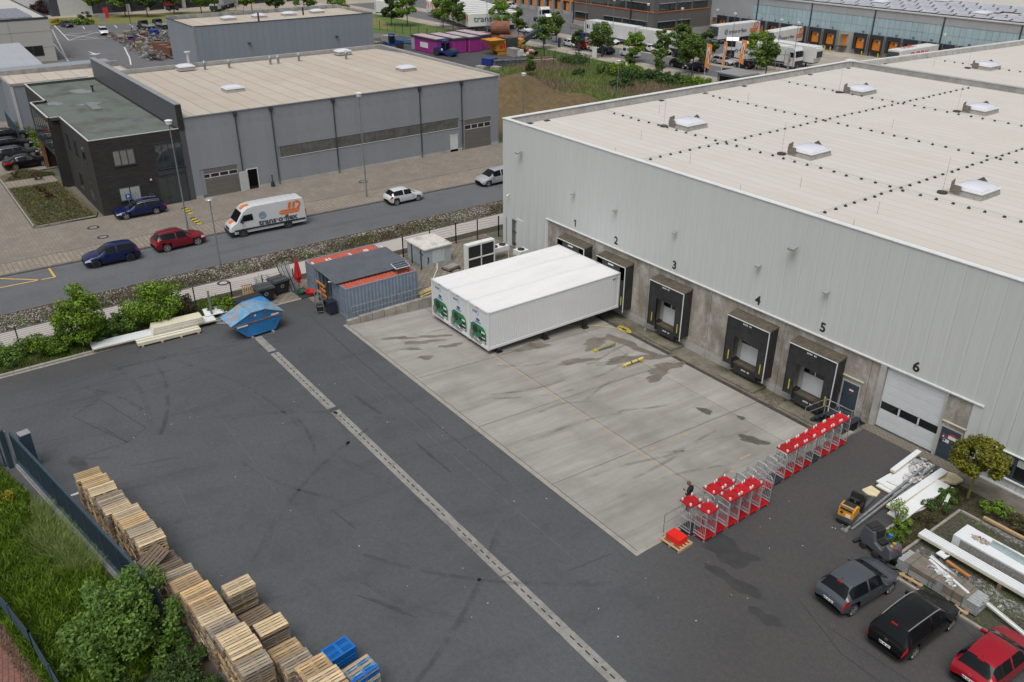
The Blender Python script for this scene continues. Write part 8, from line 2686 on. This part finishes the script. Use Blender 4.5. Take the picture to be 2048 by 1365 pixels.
for i in range(5):
 o=thing('timber_stack','tall rust brown stack of timber near the rear hall, part of a close group','timber stack',(-127+i*1.9,7.0+(i%2)*2.4,0),.2,'rust brown timber stacks by the rear hall')
 for m_ in range(7):
  MB().box(-1.2,1.2,-.7,.7,m_*.3,m_*.3+.26).build('layer',m_scrap[0],o)
for x,y,lab in ((-162.5,14.5,'grey flatbed pickup parked by the lawn, left one of two'),(-163.3,18.0,'grey flatbed pickup parked by the lawn, right one of two')):
 o=thing('pickup_truck',lab,'pickup',(x,y,0),.25,'grey pickups at the far lawn')
 MB().prism_y([(-2.6,.5),(-2.6,1.0),(2.4,1.0),(2.5,.5)],-.9,.9).build('chassis',m_trimb,o)
 MB().prism_y([(-1.9,1.0),(-2.0,1.6),(-1.5,2.1),(-.4,2.1),(-.2,1.0)],-.88,.88).build('cab',P['anthr'],o,bev=.06)
 MB().box(-.1,2.6,-.95,.95,1.0,1.15).box(-.1,2.6,-.95,-.9,1.15,1.5).box(-.1,2.6,.9,.95,1.15,1.5).build('flatbed',m_lampm,o)
 MB().ob((-.32,0,1.8),(.04,1.5,.45)).build('rear_window',m_glass,o)
 for xx in (-1.7,1.6):
  for yy in (-.85,.85):
   MB().cyl((xx,yy-.12,.4),(xx,yy+.12,.4),.4,n=12).build('wheel',m_tyre,o)
PILE=[(-112,46.5,0,'long rusty steel lengths stacked behind the right end of the rear hall'),(-109.5,53.5,9,'light blue sheets and pipes stacked at the left of the machine yard'),(-107.5,55.5,4,'orange boards stacked near the blue container bin'),(-104.5,58.5,8,'dark round ducts stacked by the lawn fence'),(-112.5,51.0,2,'grey rack of scaffolding behind the rear hall'),(-106.0,44.5,5,'brown timber pieces by the corner of the rear hall'),(-82.5,62.5,2,'pale box beside the red machine head'),(-79.5,64.0,7,'red machine head on the ground by the lawn fence')]
for x,y,k,lab in PILE:
 o=thing('goods_pile',lab,'goods pile',(x,y,0),g.uniform(-.3,.5))
 if k in (0,9,4):
  for m_ in range(8):
   MB().beam((-2.8,-.8+.22*m_,.2+.2*(m_%3)),(2.8,-.6+.22*m_,.3+.2*(m_%3)),.2,.16).build('length',m_scrap[k] if m_%3 else m_scrap[1],o)
 elif k==8:
  for m_ in range(3):
   MB().cyl((-3,-.6+m_*.7,1.0+.6*(m_%2)),(2.5,-.2+m_*.7,1.0+.6*(m_%2)),.4,n=12).build('duct',m_scrap[8],o)
 elif k==7:
  for m_ in range(5):
   MB().ob((g.uniform(-.6,.6),g.uniform(-.5,.5),.4+.2*m_),(.9,.5,.4),m_).build('lump',m_scrap[7] if m_%2 else m_scrap[6],o)
 else:
  for m_ in range(5):
   MB().box(-1.2,1.2,-.8+.02*m_,.8,m_*.3,m_*.3+.25).build('layer',m_scrap[k],o)
o=thing('container_bin','deep blue open bin in front of the dark ducts','bin',(-103.0,55.2,0),.3)
MB().add([(-1.2,-.8,.2),(1.2,-.8,.2),(1.2,.8,.2),(-1.2,.8,.2),(-1.6,-1.1,2.2),(1.6,-1.1,2.2),(1.6,1.1,2.2),(-1.6,1.1,2.2)],[(0,1,5,4),(1,2,6,5),(2,3,7,6),(3,0,4,7),(0,3,2,1)]).build('body',m_cblue,o)
ts=thing('truss_stack','steel trusses and frames heaped at the near edge of the machine yard','truss stack',(-73.5,55.0,0),1.2)
for i in range(7):
 b=MB()
 y=-.9+i*.3
 b.beam((-3,y,.3),(3.5,y,.3),.12).beam((-3,y,1.1),(3.5,y,1.1),.12)
 for k in range(9):
  b.beam((-3+k*.72,y,.3),(-2.64+k*.72,y,1.1),.07)
 b.build('truss',m_lampm if i%2 else m_dksteel,ts)
o=tag(MB().ob((0,0,.7),(2.2,2.0,1.2),.3).ob((1.2,1.4,.4),(1.4,.8,.7),.8).build('blue_frame',m_cblue,None,(-76.5,52.5,0)),'blue steel frame left of the heaped trusses','frame')
o=thing('rubble_board_stack','rust and white boards stacked right of the heaped trusses','board stack',(-72.6,62.0,0),1.3)
for i in range(5):
 MB().ob((g.uniform(-.6,.6),g.uniform(-.3,.3),.15+i*.2),(5,1.2,.12),g.uniform(-.1,.1)).build('board',m_scrap[(0,2,5,6,0)[i]],o)
for i,(x,y) in enumerate(((-72.4,47.8),(-70.3,49.6))):
 tag(MB().box(-.9,.9,-.5,.5,0,.9).build('concrete_block',m_fconc,None,(x,y,0),.3),'pale concrete block at the corner of the machine yard, %s'%('left one' if i==0 else 'right one'),'block')
tag(MB().box(-.9,.9,-.8,.8,0,1.1).build('white_tank',m_trim,None,(-82.2,63.4,0),.2),'white square tank near the red machine head','tank')
# ================================================================ VEGETATION
lf_tree=leaf_mat('leaf_tree',(.055,.10,.02),(.12,.20,.036),(.20,.28,.065))
lf_bright=leaf_mat('leaf_bright',(.075,.14,.012),(.16,.28,.020),(.25,.38,.05))
lf_dark=leaf_mat('leaf_dark',(.030,.06,.016),(.06,.11,.026),(.105,.17,.045))
lf_shrub=leaf_mat('leaf_shrub',(.055,.11,.016),(.105,.20,.030),(.18,.29,.06))
lf_maple=leaf_mat('leaf_maple',(.075,.085,.008),(.18,.19,.016),(.26,.22,.03))
lf_brown=leaf_mat('leaf_brown',(.05,.035,.022),(.085,.06,.035),(.09,.10,.03))
lf_purple=leaf_mat('leaf_purple',(.035,.018,.022),(.075,.035,.04),(.10,.06,.05))
lf_redd=leaf_mat('leaf_reddish',(.07,.025,.015),(.13,.045,.03),(.12,.09,.03))
lf_hedge=leaf_mat('leaf_hedge',(.045,.095,.006),(.12,.21,.012),(.20,.30,.03))
lf_grass=leaf_mat('blade_grass',(.11,.17,.035),(.19,.26,.07),(.31,.34,.13))
lf_lawn=leaf_mat('blade_lawn',(.05,.09,.012),(.09,.15,.02),(.16,.20,.045))
lf_dry=leaf_mat('blade_dry',(.18,.13,.09),(.29,.22,.15),(.36,.29,.20))
lf_yel=leaf_mat('leaf_yellow',(.20,.17,.015),(.38,.30,.02),(.48,.40,.05))
lf_olive=leaf_mat('leaf_olive',(.055,.055,.02),(.105,.10,.035),(.16,.15,.06))
m_bark=M('bark',(.085,.07,.05),.9,var=.3,scale=6)
m_bark2=M('green_bark',(.16,.15,.05),.85,var=.25,scale=6)
def crown_clumps(r,h,n,g,base=0.,top=.6):
 out=[]
 for i in range(n):
  d=unit(1,g)[0]
  f=.35+.65*g.random()**.5
  z=base+h*(.5+.5*d[2]*f)
  w=1-top*max(0,(z-base)/h-.35)
  out.append((d[0]*r*f*w,d[1]*r*f*w,z,.30*r*(.7+.6*g.random()),.30*r*(.7+.6*g.random()),.24*r*(.7+.6*g.random())))
 return out
def limbs(b,clumps,h0,r):
 b.cyl((0,0,0),(0,0,h0),r,r*.75,n=7)
 b.cyl((0,0,h0),(0,0,h0+(max(c[2] for c in clumps)-h0)*.75),r*.75,r*.25,n=6)
 for c in clumps[::2]:
  b.cyl((0,0,h0+.25*(c[2]-h0)),c[:3],r*.4,r*.12,n=5,cap=False)
 return b
def tree_proto(seed,r,h,base,n,leafn,size,mat,top=.6,trunk=.09):
 g=np.random.default_rng(seed)
 cl=crown_clumps(r,h,n,g,base,top)
 v=leaves(cl,leafn,size,.35,g,.35)
 return bulk('crown',v,4,mat,'MESH'),limbs(MB(),cl,base+.1*h,trunk).mesh('trunk',m_bark)
PT=[tree_proto(21,1.6,4.2,1.5,26,3000,.17,lf_tree,.75),tree_proto(22,2.0,4.0,1.5,28,3200,.17,lf_bright),tree_proto(23,1.7,3.6,1.4,24,2800,.17,lf_dark),tree_proto(24,2.2,4.6,1.3,30,3400,.18,lf_tree,.5)]
def tree(x,y,k,s,label,group=None,rz=0.,z=0.):
 o=thing('young_tree',label,'tree',(x,y,z),rz,group)
 o.scale=(s*1.15,s*1.15,s*1.12)
 inst(PT[k][0],'crown',o)
 inst(PT[k][1],'trunk',o)
STREET_TREES=[(-101.5,78.2,0,1.0,'slim young tree left of the hedge posts, nearest the huge rusty pipe'),(-111.5,80.5,1,1.15,'broad young tree in front of the white lettered trailer'),(-86.6,73.4,3,.95,'broad dark young tree over the silver car by the near pavement'),(-91.0,80.5,0,1.0,'young tree behind the broad dark one by the near pavement'),(-80.0,77.2,2,.75,'small young tree partly hiding the bright red car'),(-70.8,75.6,3,1.0,'young tree standing over the white sign box'),(-63.1,77.0,1,.9,'young tree beside the small white delivery van'),(-62.0,88.0,3,.95,'young tree in front of the second parked trailer, over the cream car'),(-55.9,76.8,0,1.05,'young tree at the pavement between small van and black van'),(-54.8,87.5,2,1.1,'dark young tree before the parked lorry with the grey cab'),(-47.6,76.2,3,1.05,'tall young tree over the dark pickup, left of the flags'),(-43.8,89.2,1,1.1,'young tree between the leftmost and the middle orange flag'),(-36.6,82.5,0,1.15,'young tree behind the rightmost orange flag'),(-119.5,72.5,3,1.2,'broad tree over the grey tractor at the rank of trailers'),(-125.5,73.5,1,1.2,'tree with a yellowish crown in front of the rank of trailers'),(-133.0,68.0,1,1.25,'yellowish green tree before the orange marked trailer'),(-136.5,65.5,2,1.2,'dark green tree at the left of the rank of trailers'),(-150,58,1,1.2,'tree at the dry lawn in front of the far left end of the truck yard')]
for i,(x,y,k,s,lab) in enumerate(STREET_TREES):
 tree(x,y,k,s,lab,'young trees along the far street',i*1.3)
for i,(x,y,k,s,lab) in enumerate(((-197,12.5,1,1.5,'broad yellow green tree at the top left beside the red sign'),(-192,17.5,3,1.4,'green tree at the top left beside the yellow green one'),(-188,22.0,2,1.5,'dark tree third from the left on the dry lawn'),(-190,29.5,3,1.4,'tree before the dark dock doors at the top left'),(-184.5,35.0,1,1.4,'yellow green tree near the red trailer at the top left'),(-181,37.6,0,1.5,'slim tree beside the red trailer at the top left'),(-178.0,46.5,1,1.3,'tree beside the grey trailer on the far lawn'),(-173,51.0,2,1.3,'dark tree right of the grey trailer on the far lawn'),(-168,57,3,1.2,'tree far behind the rear hall roof'))):
 tree(x,y,k,s,lab,'trees on the dry lawn at the top left',i*2.1)
M('sign_redflag',(.5,.03,.03),.5)
tag(MB().box(-.1,.1,-.6,.6,0,2.6).build('red_banner',MATS['sign_redflag'],None,(-191,12.6,0)),'small red banner under the trees at the top left','banner')
tag(MB().box(-.15,.15,-.8,.8,0,1.9).build('grey_cabinet',m_lampm,None,(-185,10.2,0)),'pale grey cabinet on the dry lawn at the top left','cabinet')
def shrub(name,x,y,r,h,n,ln,size,mat,label,group=None,seed=0,z=0.,flat=.35,squash=1.,cat='shrub'):
 g=np.random.default_rng(seed)
 cl=[(a,b,c+h*.1,d,e,f) for a,b,c,d,e,f in crown_clumps(r,h*.85,n,g,0,.45)]
 cl=[(a,b*squash,c,d,e,f) for a,b,c,d,e,f in cl]
 o=thing(name,label,cat,(x,y,z),0,group)
 bulk('foliage',leaves(cl,ln,size,flat,g,.45),4,mat,o)
 b=MB()
 for c in cl[::2]:
  b.cyl((0,0,0),c[:3],.03,.01,n=5,cap=False)
 b.build('stems',m_bark,o)
 return o
 # bushes along the left edge of the yard
shrub('tall_bush',-1.1,-35.35,1.6,4.7,46,7000,.10,lf_bright,'tall bright green bush left of the long white panel',None,31)
shrub('round_bush',-1.5,-30.1,2.0,3.3,44,7500,.10,lf_bright,'large rounded bright green bush behind the cream panel stack',None,32)
shrub('low_bush',-1.6,-32.9,1.15,1.6,14,1700,.09,lf_shrub,'low darker bush between the two bright green ones',None,33)
shrub('bare_bush',-1.6,-27.9,1.1,1.7,14,1500,.07,lf_brown,'brownish thin leaved bush right of the large rounded bush',None,34)
shrub('low_hedge',-.6,-25.6,1.1,1.15,18,3200,.07,lf_hedge,'low green bush by the grey post beside the blue skip',None,35,squash=1.4)
for i,(x,y,r,h) in enumerate(((-1.6,-39.9,1.4,1.3),(-1.5,-38.0,1.2,1.5),(-1.7,-36.8,1.2,1.2),(-.9,-33.9,.8,.9),(-.9,-37.0,.8,.9),(-1.2,-41.8,1.3,1.3))):
 shrub('ground_cover_bush',x,y,r,h,12,1700,.08,(lf_shrub,lf_hedge,lf_shrub)[i%3],'low spreading green bush in the strip by the left yard kerb','low bushes in the strip by the yard kerb',40+i)
gpts=in_rect(9000,-3.9,.05,-46,-24.8,0)
tag(bulk('ground_cover',blades(gpts,.22,.03),3,lf_hedge),'green ground cover between the fence and the yard kerb',kind='stuff')
# hedge, grass and the big shrub beside the gate
gv_=np.random.default_rng(9)
Q1=[(11.3,-42.6),(29.5,-38.95),(33.5,-42.7),(14.5,-46.0)]
pts=in_quad(60000,Q1,0,gv_)
d=np.abs(np.sin(pts[:,0]*.9)*np.cos(pts[:,1]*1.1))
patch=((pts[:,0]-19.7-.6*(pts[:,1]+41))/3.4)**2+((pts[:,1]+40.9)/1.25)**2<1+.25*np.sin(pts[:,0]*2)
hz=.55+.25*np.sin(pts[:,0]*.8+1)*np.cos(pts[:,1]*.9)+.10*np.sin(pts[:,0]*3.1+pts[:,1]*2.3)
hp=pts[~patch]
hh=hz[~patch]
low=gv_.random((len(hp),1))**.4
root=hp.copy()
root[:,2]=hh*low[:,0]*.85
tag(bulk('hedge_plants',blades(root,.20,.032,gv_,.55),3,lf_hedge),'dense bright green ground covering conifers between the gate and the lower fence',kind='stuff')
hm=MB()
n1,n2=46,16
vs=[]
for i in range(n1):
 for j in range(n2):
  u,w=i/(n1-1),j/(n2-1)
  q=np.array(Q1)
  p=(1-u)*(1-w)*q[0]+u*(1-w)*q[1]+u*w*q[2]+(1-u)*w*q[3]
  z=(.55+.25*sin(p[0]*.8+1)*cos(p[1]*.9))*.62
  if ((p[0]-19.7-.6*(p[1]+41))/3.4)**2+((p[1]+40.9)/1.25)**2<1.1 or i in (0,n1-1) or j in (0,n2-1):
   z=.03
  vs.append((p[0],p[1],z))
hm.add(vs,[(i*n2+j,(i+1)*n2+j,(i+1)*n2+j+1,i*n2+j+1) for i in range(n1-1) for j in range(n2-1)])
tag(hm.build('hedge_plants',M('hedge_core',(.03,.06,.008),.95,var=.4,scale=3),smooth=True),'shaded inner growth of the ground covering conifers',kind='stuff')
gp_=pts[patch]
gg=np.concatenate([gp_,gp_+gv_.normal(size=gp_.shape)*np.array([.05,.05,0])])
tag(bulk('long_grass',blades(gg,.5,.026,gv_,.8),3,lf_grass),'patch of long pale grass beside the sliding gate',kind='stuff')
vg=in_quad(3500,[(20.0,-44.95),(34,-42.65),(34,-43.1),(20.0,-45.5)],.02,gv_)
tag(bulk('verge_weeds',blades(vg,.15,.02,gv_,.6),3,lf_dry),'dry weeds along the foot of the lower fence',kind='stuff')
shrub('yellow_shrub',15.7,-43.0,.85,1.15,12,1500,.05,lf_yel,'yellow leaved shrub at the left picture edge',None,51)
g=np.random.default_rng(52)
bs=thing('big_shrub','very large dark green shrub in front of the gate and pallets','shrub',(28.75,-40.2,0))
cl=[]
for i in range(95):
 dd=unit(1,g)[0]
 f=.45+.65*g.random()
 k=.26+.26*g.random()
 cl.append((dd[0]*2.45*f,dd[1]*2.35*f,max(.3,1.35+dd[2]*1.7*f),k,k,k*1.25))
bulk('foliage',leaves(cl,17000,.085,.55,g,.3),4,lf_shrub,bs)
b=MB()
for c in cl[::4]:
 b.cyl((0,0,0),c[:3],.05,.012,n=5,cap=False)
b.build('stems',m_bark,bs)
for i,(x,y,r,h) in enumerate(((31.9,-38.9,1.0,.9),(32.6,-39.8,1.5,.9),(33.3,-38.5,.9,.7),(34.6,-38.7,1.2,.8),(31.6,-41.6,1.3,.9),(36.0,-38.3,1.1,.7),(31.0,-38.3,.6,.8))):
 shrub('low_shrub',x,y,r,h,14,2200,.06,lf_dark,'low dark green shrub beneath the pallet rank at the lower picture edge','low dark shrubs beneath the pallet rank',60+i)
 # bed by the warehouse: round maple and low shrubs
mp_=thing('round_maple','small ball crowned maple with yellow green leaves by the blue door of the warehouse','tree',(44.38,-2.55,.03))
g=np.random.default_rng(77)
cl=[]
for i in range(46):
 dd=unit(1,g)[0]
 cl.append((dd[0]*1.12,dd[1]*1.12,2.55+dd[2]*(.85 if dd[2]>0 else .62),.33,.33,.26))
cl+=[(-.35,.1,3.55,.22,.22,.28),(.25,.3,3.52,.18,.18,.24)]
bulk('crown',leaves(cl,6800,.085,.9,g,.5),4,lf_maple,mp_)
b=MB().cyl((-.05,.05,0),(0,0,1.9),.075,.06,n=8)
for c in cl[::4]:
 b.cyl((0,0,1.8),c[:3],.035,.012,n=5,cap=False)
b.build('trunk',m_bark2,mp_)
BED=[(43.75,-3.4,.6,.6,lf_shrub,'low green shrub in the bed between debris pile and maple trunk'),(43.9,-4.7,.7,.55,lf_dark,'dark fine leaved shrub in the bed beside the white stick'),(45.9,-2.7,.75,.75,lf_bright,'bright green shrub right of the maple trunk'),(47.2,-2.6,.8,.7,lf_olive,'olive thin shrub right of the bright green shrub'),(48.6,-2.6,.8,.8,lf_olive,'olive thin shrub at the right picture edge before the window'),(43.75,-7.4,.5,.5,lf_bright,'sparse green shrub reaching over the near end of the debris pile'),(44.0,-6.0,.5,.35,lf_brown,'brown dry plant in the middle of the bed'),(43.85,-8.4,.55,.5,lf_hedge,'green ground plant at the end of the bed next to the floor scrubber')]
for i,(x,y,r,h,mt,lab) in enumerate(BED):
 shrub('bed_shrub',x,y,r,h,10,1100 if mt is not lf_brown else 500,.05,mt,lab,None,80+i,.03)
shrub('sparse_shrub',43.2,-7.2,.75,1.5,8,420,.055,lf_bright,'thin leafy shrub standing over the white panel end beside the pallet truck',None,95,.03)
bp_=in_rect(3800,43.4,44.5,-9.0,-1.8,.03,gv_)
bp2=in_rect(5200,44.7,60,-3.5,-1.8,.03,gv_)
tag(bulk('bed_weeds',blades(np.concatenate([bp_,bp2]),.10,.018,gv_,.9),3,lf_olive),'sparse weeds on the bed soil by the warehouse',kind='stuff')
mo=in_rect(6000,44.7,58,-10.6,-3.9,.02,gv_)
mo=mo[np.sin(mo[:,0]*1.7)+np.cos(mo[:,1]*2.1+mo[:,0])>.1]
tag(bulk('joint_moss',blades(mo,.05,.03,gv_,1.0),3,lf_hedge),'moss tufts in the joints of the dark paving',kind='stuff')
ap_=in_rect(2600,6.9,37,-1.7,-.05,0,gv_)
ap_[:,2]=-1.2-(ap_[:,1])*-.0+(-ap_[:,1])*.0628
ap_=ap_[np.sin(ap_[:,0]*1.3)+np.sin(ap_[:,0]*.37+2)>.2]
tag(bulk('wall_moss',blades(ap_,.05,.035,gv_,1.2),3,lf_olive),'moss and weeds at the foot of the dock wall',kind='stuff')
# gravel bed along the road
ng=15000
c=in_rect(ng,-9.88,-6.85,-75,30,0,gv_)
dens=np.sin(c[:,1]*.31+1.3)+np.sin(c[:,1]*.77)*.6+(-8.2-c[:,0])*.55
c=c[(dens>-.9)|(gv_.random(ng)<.3)]
s=.04+.065*gv_.random((len(c),1))**2
octa=np.array([(1,0,0),(0,1,0),(-1,0,0),(0,-1,0),(0,0,.8),(0,0,-.8)],float)
tri=np.array([(0,1,4),(1,2,4),(2,3,4),(3,0,4)])
off=octa[tri].reshape(1,-1,3)
th=gv_.random((len(c),1))*6.28
ox=off[...,0]*np.cos(th)-off[...,1]*np.sin(th)*.7
oy=off[...,0]*np.sin(th)+off[...,1]*np.cos(th)*.7
sv=np.stack([c[:,:1]+ox*s,c[:,1:2]+oy*s,.0+(off[...,2]+.15)*s*np.ones_like(ox)],-1).reshape(-1,3)
m_cob,t_,b_=new_mat('cobble')
g_n=N(t_,'NewGeometry')
cc=ramp(t_,g_n.outputs['Random Per Island'],[(0,(.14,.13,.115)),(.55,(.27,.25,.225)),(1,(.47,.45,.42))])
f_=noise(t_,coords(t_),.16,4)
cc=mix(t_,cc,(.15,.085,.06),ramp(t_,f_,[(.5,0),(.68,.6)]))
t_.links.new(cc,b_.inputs['Base Color'])
b_.inputs['Roughness'].default_value=.9
tag(bulk('gravel',sv,3,m_cob),'bed of rounded stones along the road',kind='stuff')
wp_=in_rect(15000,-8.9,-6.85,-75,30,0,gv_)
k=np.sin(wp_[:,1]*.31+1.3)+np.sin(wp_[:,1]*.77)*.6+(-8.2-wp_[:,0])*.55
wk=wp_[(k<.45)]
tag(bulk('gravel_weeds',blades(wk,.22,.03,gv_,.9),3,lf_olive),'weeds growing through the stones of the gravel bed',kind='stuff')
rw_=in_rect(9000,-9.6,-6.9,-24,30,.0,gv_)
rw_=rw_[np.sin(rw_[:,1]*.5+rw_[:,0])+.04*(rw_[:,1]-0)>.0]
tag(bulk('gravel_weeds',blades(rw_,.11,.03,gv_,1.0),3,lf_redd),'reddish low plants on the stones near the warehouse',kind='stuff')
gk=in_rect(1700,-9.0,-6.9,-60,20,0,gv_)
gk=gk[np.sin(gk[:,1]*1.1)>.65]
tag(bulk('gravel_weeds',blades(gk,.32,.04,gv_,.6),3,lf_bright),'bright green tufts along the gravel bed',kind='stuff')
# bed beside the office
ob1=in_quad(7000,[(-29.4,-33.1),(-43.7,-33.2),(-43.5,-28.6),(-29.4,-28.0)],.1,gv_)
ob2=in_quad(2500,[(-47,-33.2),(-51.5,-31),(-47.6,-28.2),(-46.7,-28.4)],.1,gv_)
tag(bulk('bed_cover',blades(np.concatenate([ob1,ob2]),.14,.035,gv_,1.1),3,lf_olive),'low grey green ground cover in the bed beside the office',kind='stuff')
tag(bulk('bed_cover',blades(ob1[:900]+np.array([0,0,.02]),.12,.06,gv_,1.2),3,lf_hedge),'green leaves in the bed beside the office',kind='stuff')
for i,(x,y) in enumerate(((-45.5,-30.2),(-40.8,-30.6),(-37.8,-30.5))):
 shrub('red_shrub',x,y,.55,.9,8,420,.06,lf_redd,'small reddish shrub in the office bed, %s'%('beside the paved path','middle one of three','nearest the office wall')[i],'small reddish shrubs in the office bed',110+i,.1)
shrub('brown_shrub',-47.8,-32.0,.5,1.3,8,330,.06,lf_brown,'thin brown shrub in front of the nearest black saloon',None,114,.1)
for i,(x,y,r) in enumerate(((-62,-26.6,1.4),(-66,-26.2,1.3),(-59,-27.0,1.0),(-72,-26.5,1.5))):
 shrub('weedy_shrub',x,y,r,1.2,9,700,.1,lf_hedge,'weedy green shrub between black cars and office wall','weedy shrubs by the office wall',120+i,.05)
 # meadow, mounds and bushes between the halls
for nm,lab,cx,cy,rx,ry,h in (('earth_mound','tall brown earth mound behind the right end of the grey hall',-52.0,38.5,7.5,9,3.0),('earth_mound','low brown earth mound in front of the tall one, close to the warehouse',-41.5,41.5,5.0,7.0,1.5)):
 vs=[]
 n=28
 gg_=np.random.default_rng(int(-cx))
 for i in range(n):
  for j in range(n):
   u,w=i/(n-1)*2-1,j/(n-1)*2-1
   d2=u*u+w*w
   z=h*max(0,1-d2)**1.1*(1+.18*sin(u*5+w*3))+(.12*gg_.random() if d2<1 else 0)
   vs.append((cx+u*rx,cy+w*ry,z-.03))
 o=MB().add(vs,[(i*n+j,(i+1)*n+j,(i+1)*n+j+1,i*n+j+1) for i in range(n-1) for j in range(n-1)]).build(nm,m_earth,smooth=True)
 tag(o,lab,'earth mound')
ground('bare_soil',[(-66,22),(-33,24),(-31,46),(-44,52),(-62,46)],-.009,m_earth)
MQ=[(-71,45),(-2,26),(-36,72),(-71,62)]
mp1=in_quad(52000,MQ,0,gv_)
bare=((mp1[:,0]+48)/13)**2+((mp1[:,1]-37)/11)**2<1
mp1=mp1[~bare|(gv_.random(len(mp1))<.12)]
mp1=mp1[mp1[:,0]<-1]
sel=np.sin(mp1[:,0]*.22+1)*np.cos(mp1[:,1]*.27)+.35*gv_.normal(size=len(mp1))>.12
tag(bulk('meadow_grass',blades(mp1[~sel],.75,.05,gv_,.5),3,lf_grass),'tall green grass of the meadow between the halls',kind='stuff')
tag(bulk('meadow_grass',blades(mp1[sel],.85,.04,gv_,.4),3,lf_dry),'tall dry grass of the meadow between the halls',kind='stuff')
lp_=in_quad(26000,[(-118,60.5),(-36,64.4),(-36,72.4),(-118,73)],0,gv_)
tag(bulk('lawn_grass',blades(lp_,.12,.05,gv_,.6),3,lf_lawn),'mown grass strip between the fence and the far street',kind='stuff')
MBU=[(-48.5,62.5,2.6,2.4),(-45.5,64.0,2.4,2.0),(-51.5,63.0,2.2,3.0),(-54.8,62.0,1.8,2.6),(-43.5,66.2,2.3,1.9),(-47.0,66.0,2.5,2.2),(-52.5,66.5,2.0,2.2),(-41.0,68.0,2.2,1.6),(-57.0,58.0,1.4,1.4),(-45.5,57.0,1.8,1.6),(-38.8,69.0,2.0,1.4)]
for i,(x,y,r,h) in enumerate(MBU):
 shrub('meadow_bush',x,y,r,h,18,1700,.16,(lf_dark,lf_dark,lf_bright,lf_tree)[i%4],'dense bush in the thicket at the right of the meadow','bushes of the meadow thicket',130+i)
shrub('bramble_bush',-66.5,64.8,3.2,1.9,20,2300,.15,lf_dark,'wide low dark bush at the corner of the lawn fence',None,150)
for i,(x,y) in enumerate(((-55.5,68.5),(-50.0,70.2),(-61.5,50.5))):
 tree(x,y,0,.62,('young sapling poking up from the left of the thicket','young sapling poking up from the top of the thicket','young sapling alone in the middle of the meadow')[i],None,i)
for i in range(8):
 shrub('purple_shrub',-208-(i%3)*3,-.5+i*1.3,2.1,3.2,12,900,.25,lf_purple,'purple leaved shrub in the row before the pale building at the top left','purple shrubs at the top left',160+i)
for i,(x,y,mt) in enumerate(((-184.5,-.5,lf_yel),(-183,2.0,lf_shrub),(-182,4.2,lf_shrub),(-186,6.5,lf_dark),(-181.5,6.2,lf_hedge))):
 shrub('bed_shrub',x,y,1.5,1.3 if i!=3 else 2.8,9,600,.18,mt,('yellowish','green','plain green','dark tall','bright green')[i]+' shrub in the flower bed by the dark car of the far lot',None,175+i)
 # markings of the far lot
mk=MB()
for a,b_ in (((-176,-3.3),(-122.5,-10.7)),((-152.1,-7.6),(-116,-11.1))):
 n=46
 for k in range(n):
  p=Vector(a).lerp(Vector(b_),k/n)
  q_=Vector(a).lerp(Vector(b_),(k+.5)/n)
  strip(mk,[tuple(p),tuple(q_)],.28,.0)
for pts in ([(-184.5,-1.2),(-155.7,-3.9),(-165.5,4.0),(-154.5,5.2)],[(-155.7,-3.9),(-154.5,3.4)],[(-165.5,-2.9),(-155.5,2.0)],[(-165.5,-2.9),(-167,3.6)]):
 strip(mk,pts,.22,.0)
for k in range(9):
 y=1.5+k*3.4
 strip(mk,[(-178+k*.9,y+2.4),(-172.5+k*1.0,y+1.6)],.2,.0)
strip(mk,[(-138.5,3.2),(-124.0,.4),(-116,-1.5)],.25,.0)
mk.add([(-137.5,-4.2,.0),(-133.2,-3.6,.0),(-133.2,-2.6,.0),(-131.8,-3.9,.0),(-133.2,-5.0,.0),(-133.2,-4.2,.0)],[(0,1,2,3,4,5)])
tag(mk.build('lot_marking',m_white),kind='structure')
mk=MB()
for k in range(14):
 strip(mk,[(-150+k*3.6,98.5),(-149.6+k*3.6,109.0)],.16,.006)
strip(mk,[(-150,98.0),(-100,96.5)],.16,.006)
tag(mk.build('yard_marking',M('grey_line',(.33,.33,.33),.8,var=.2)),kind='structure')
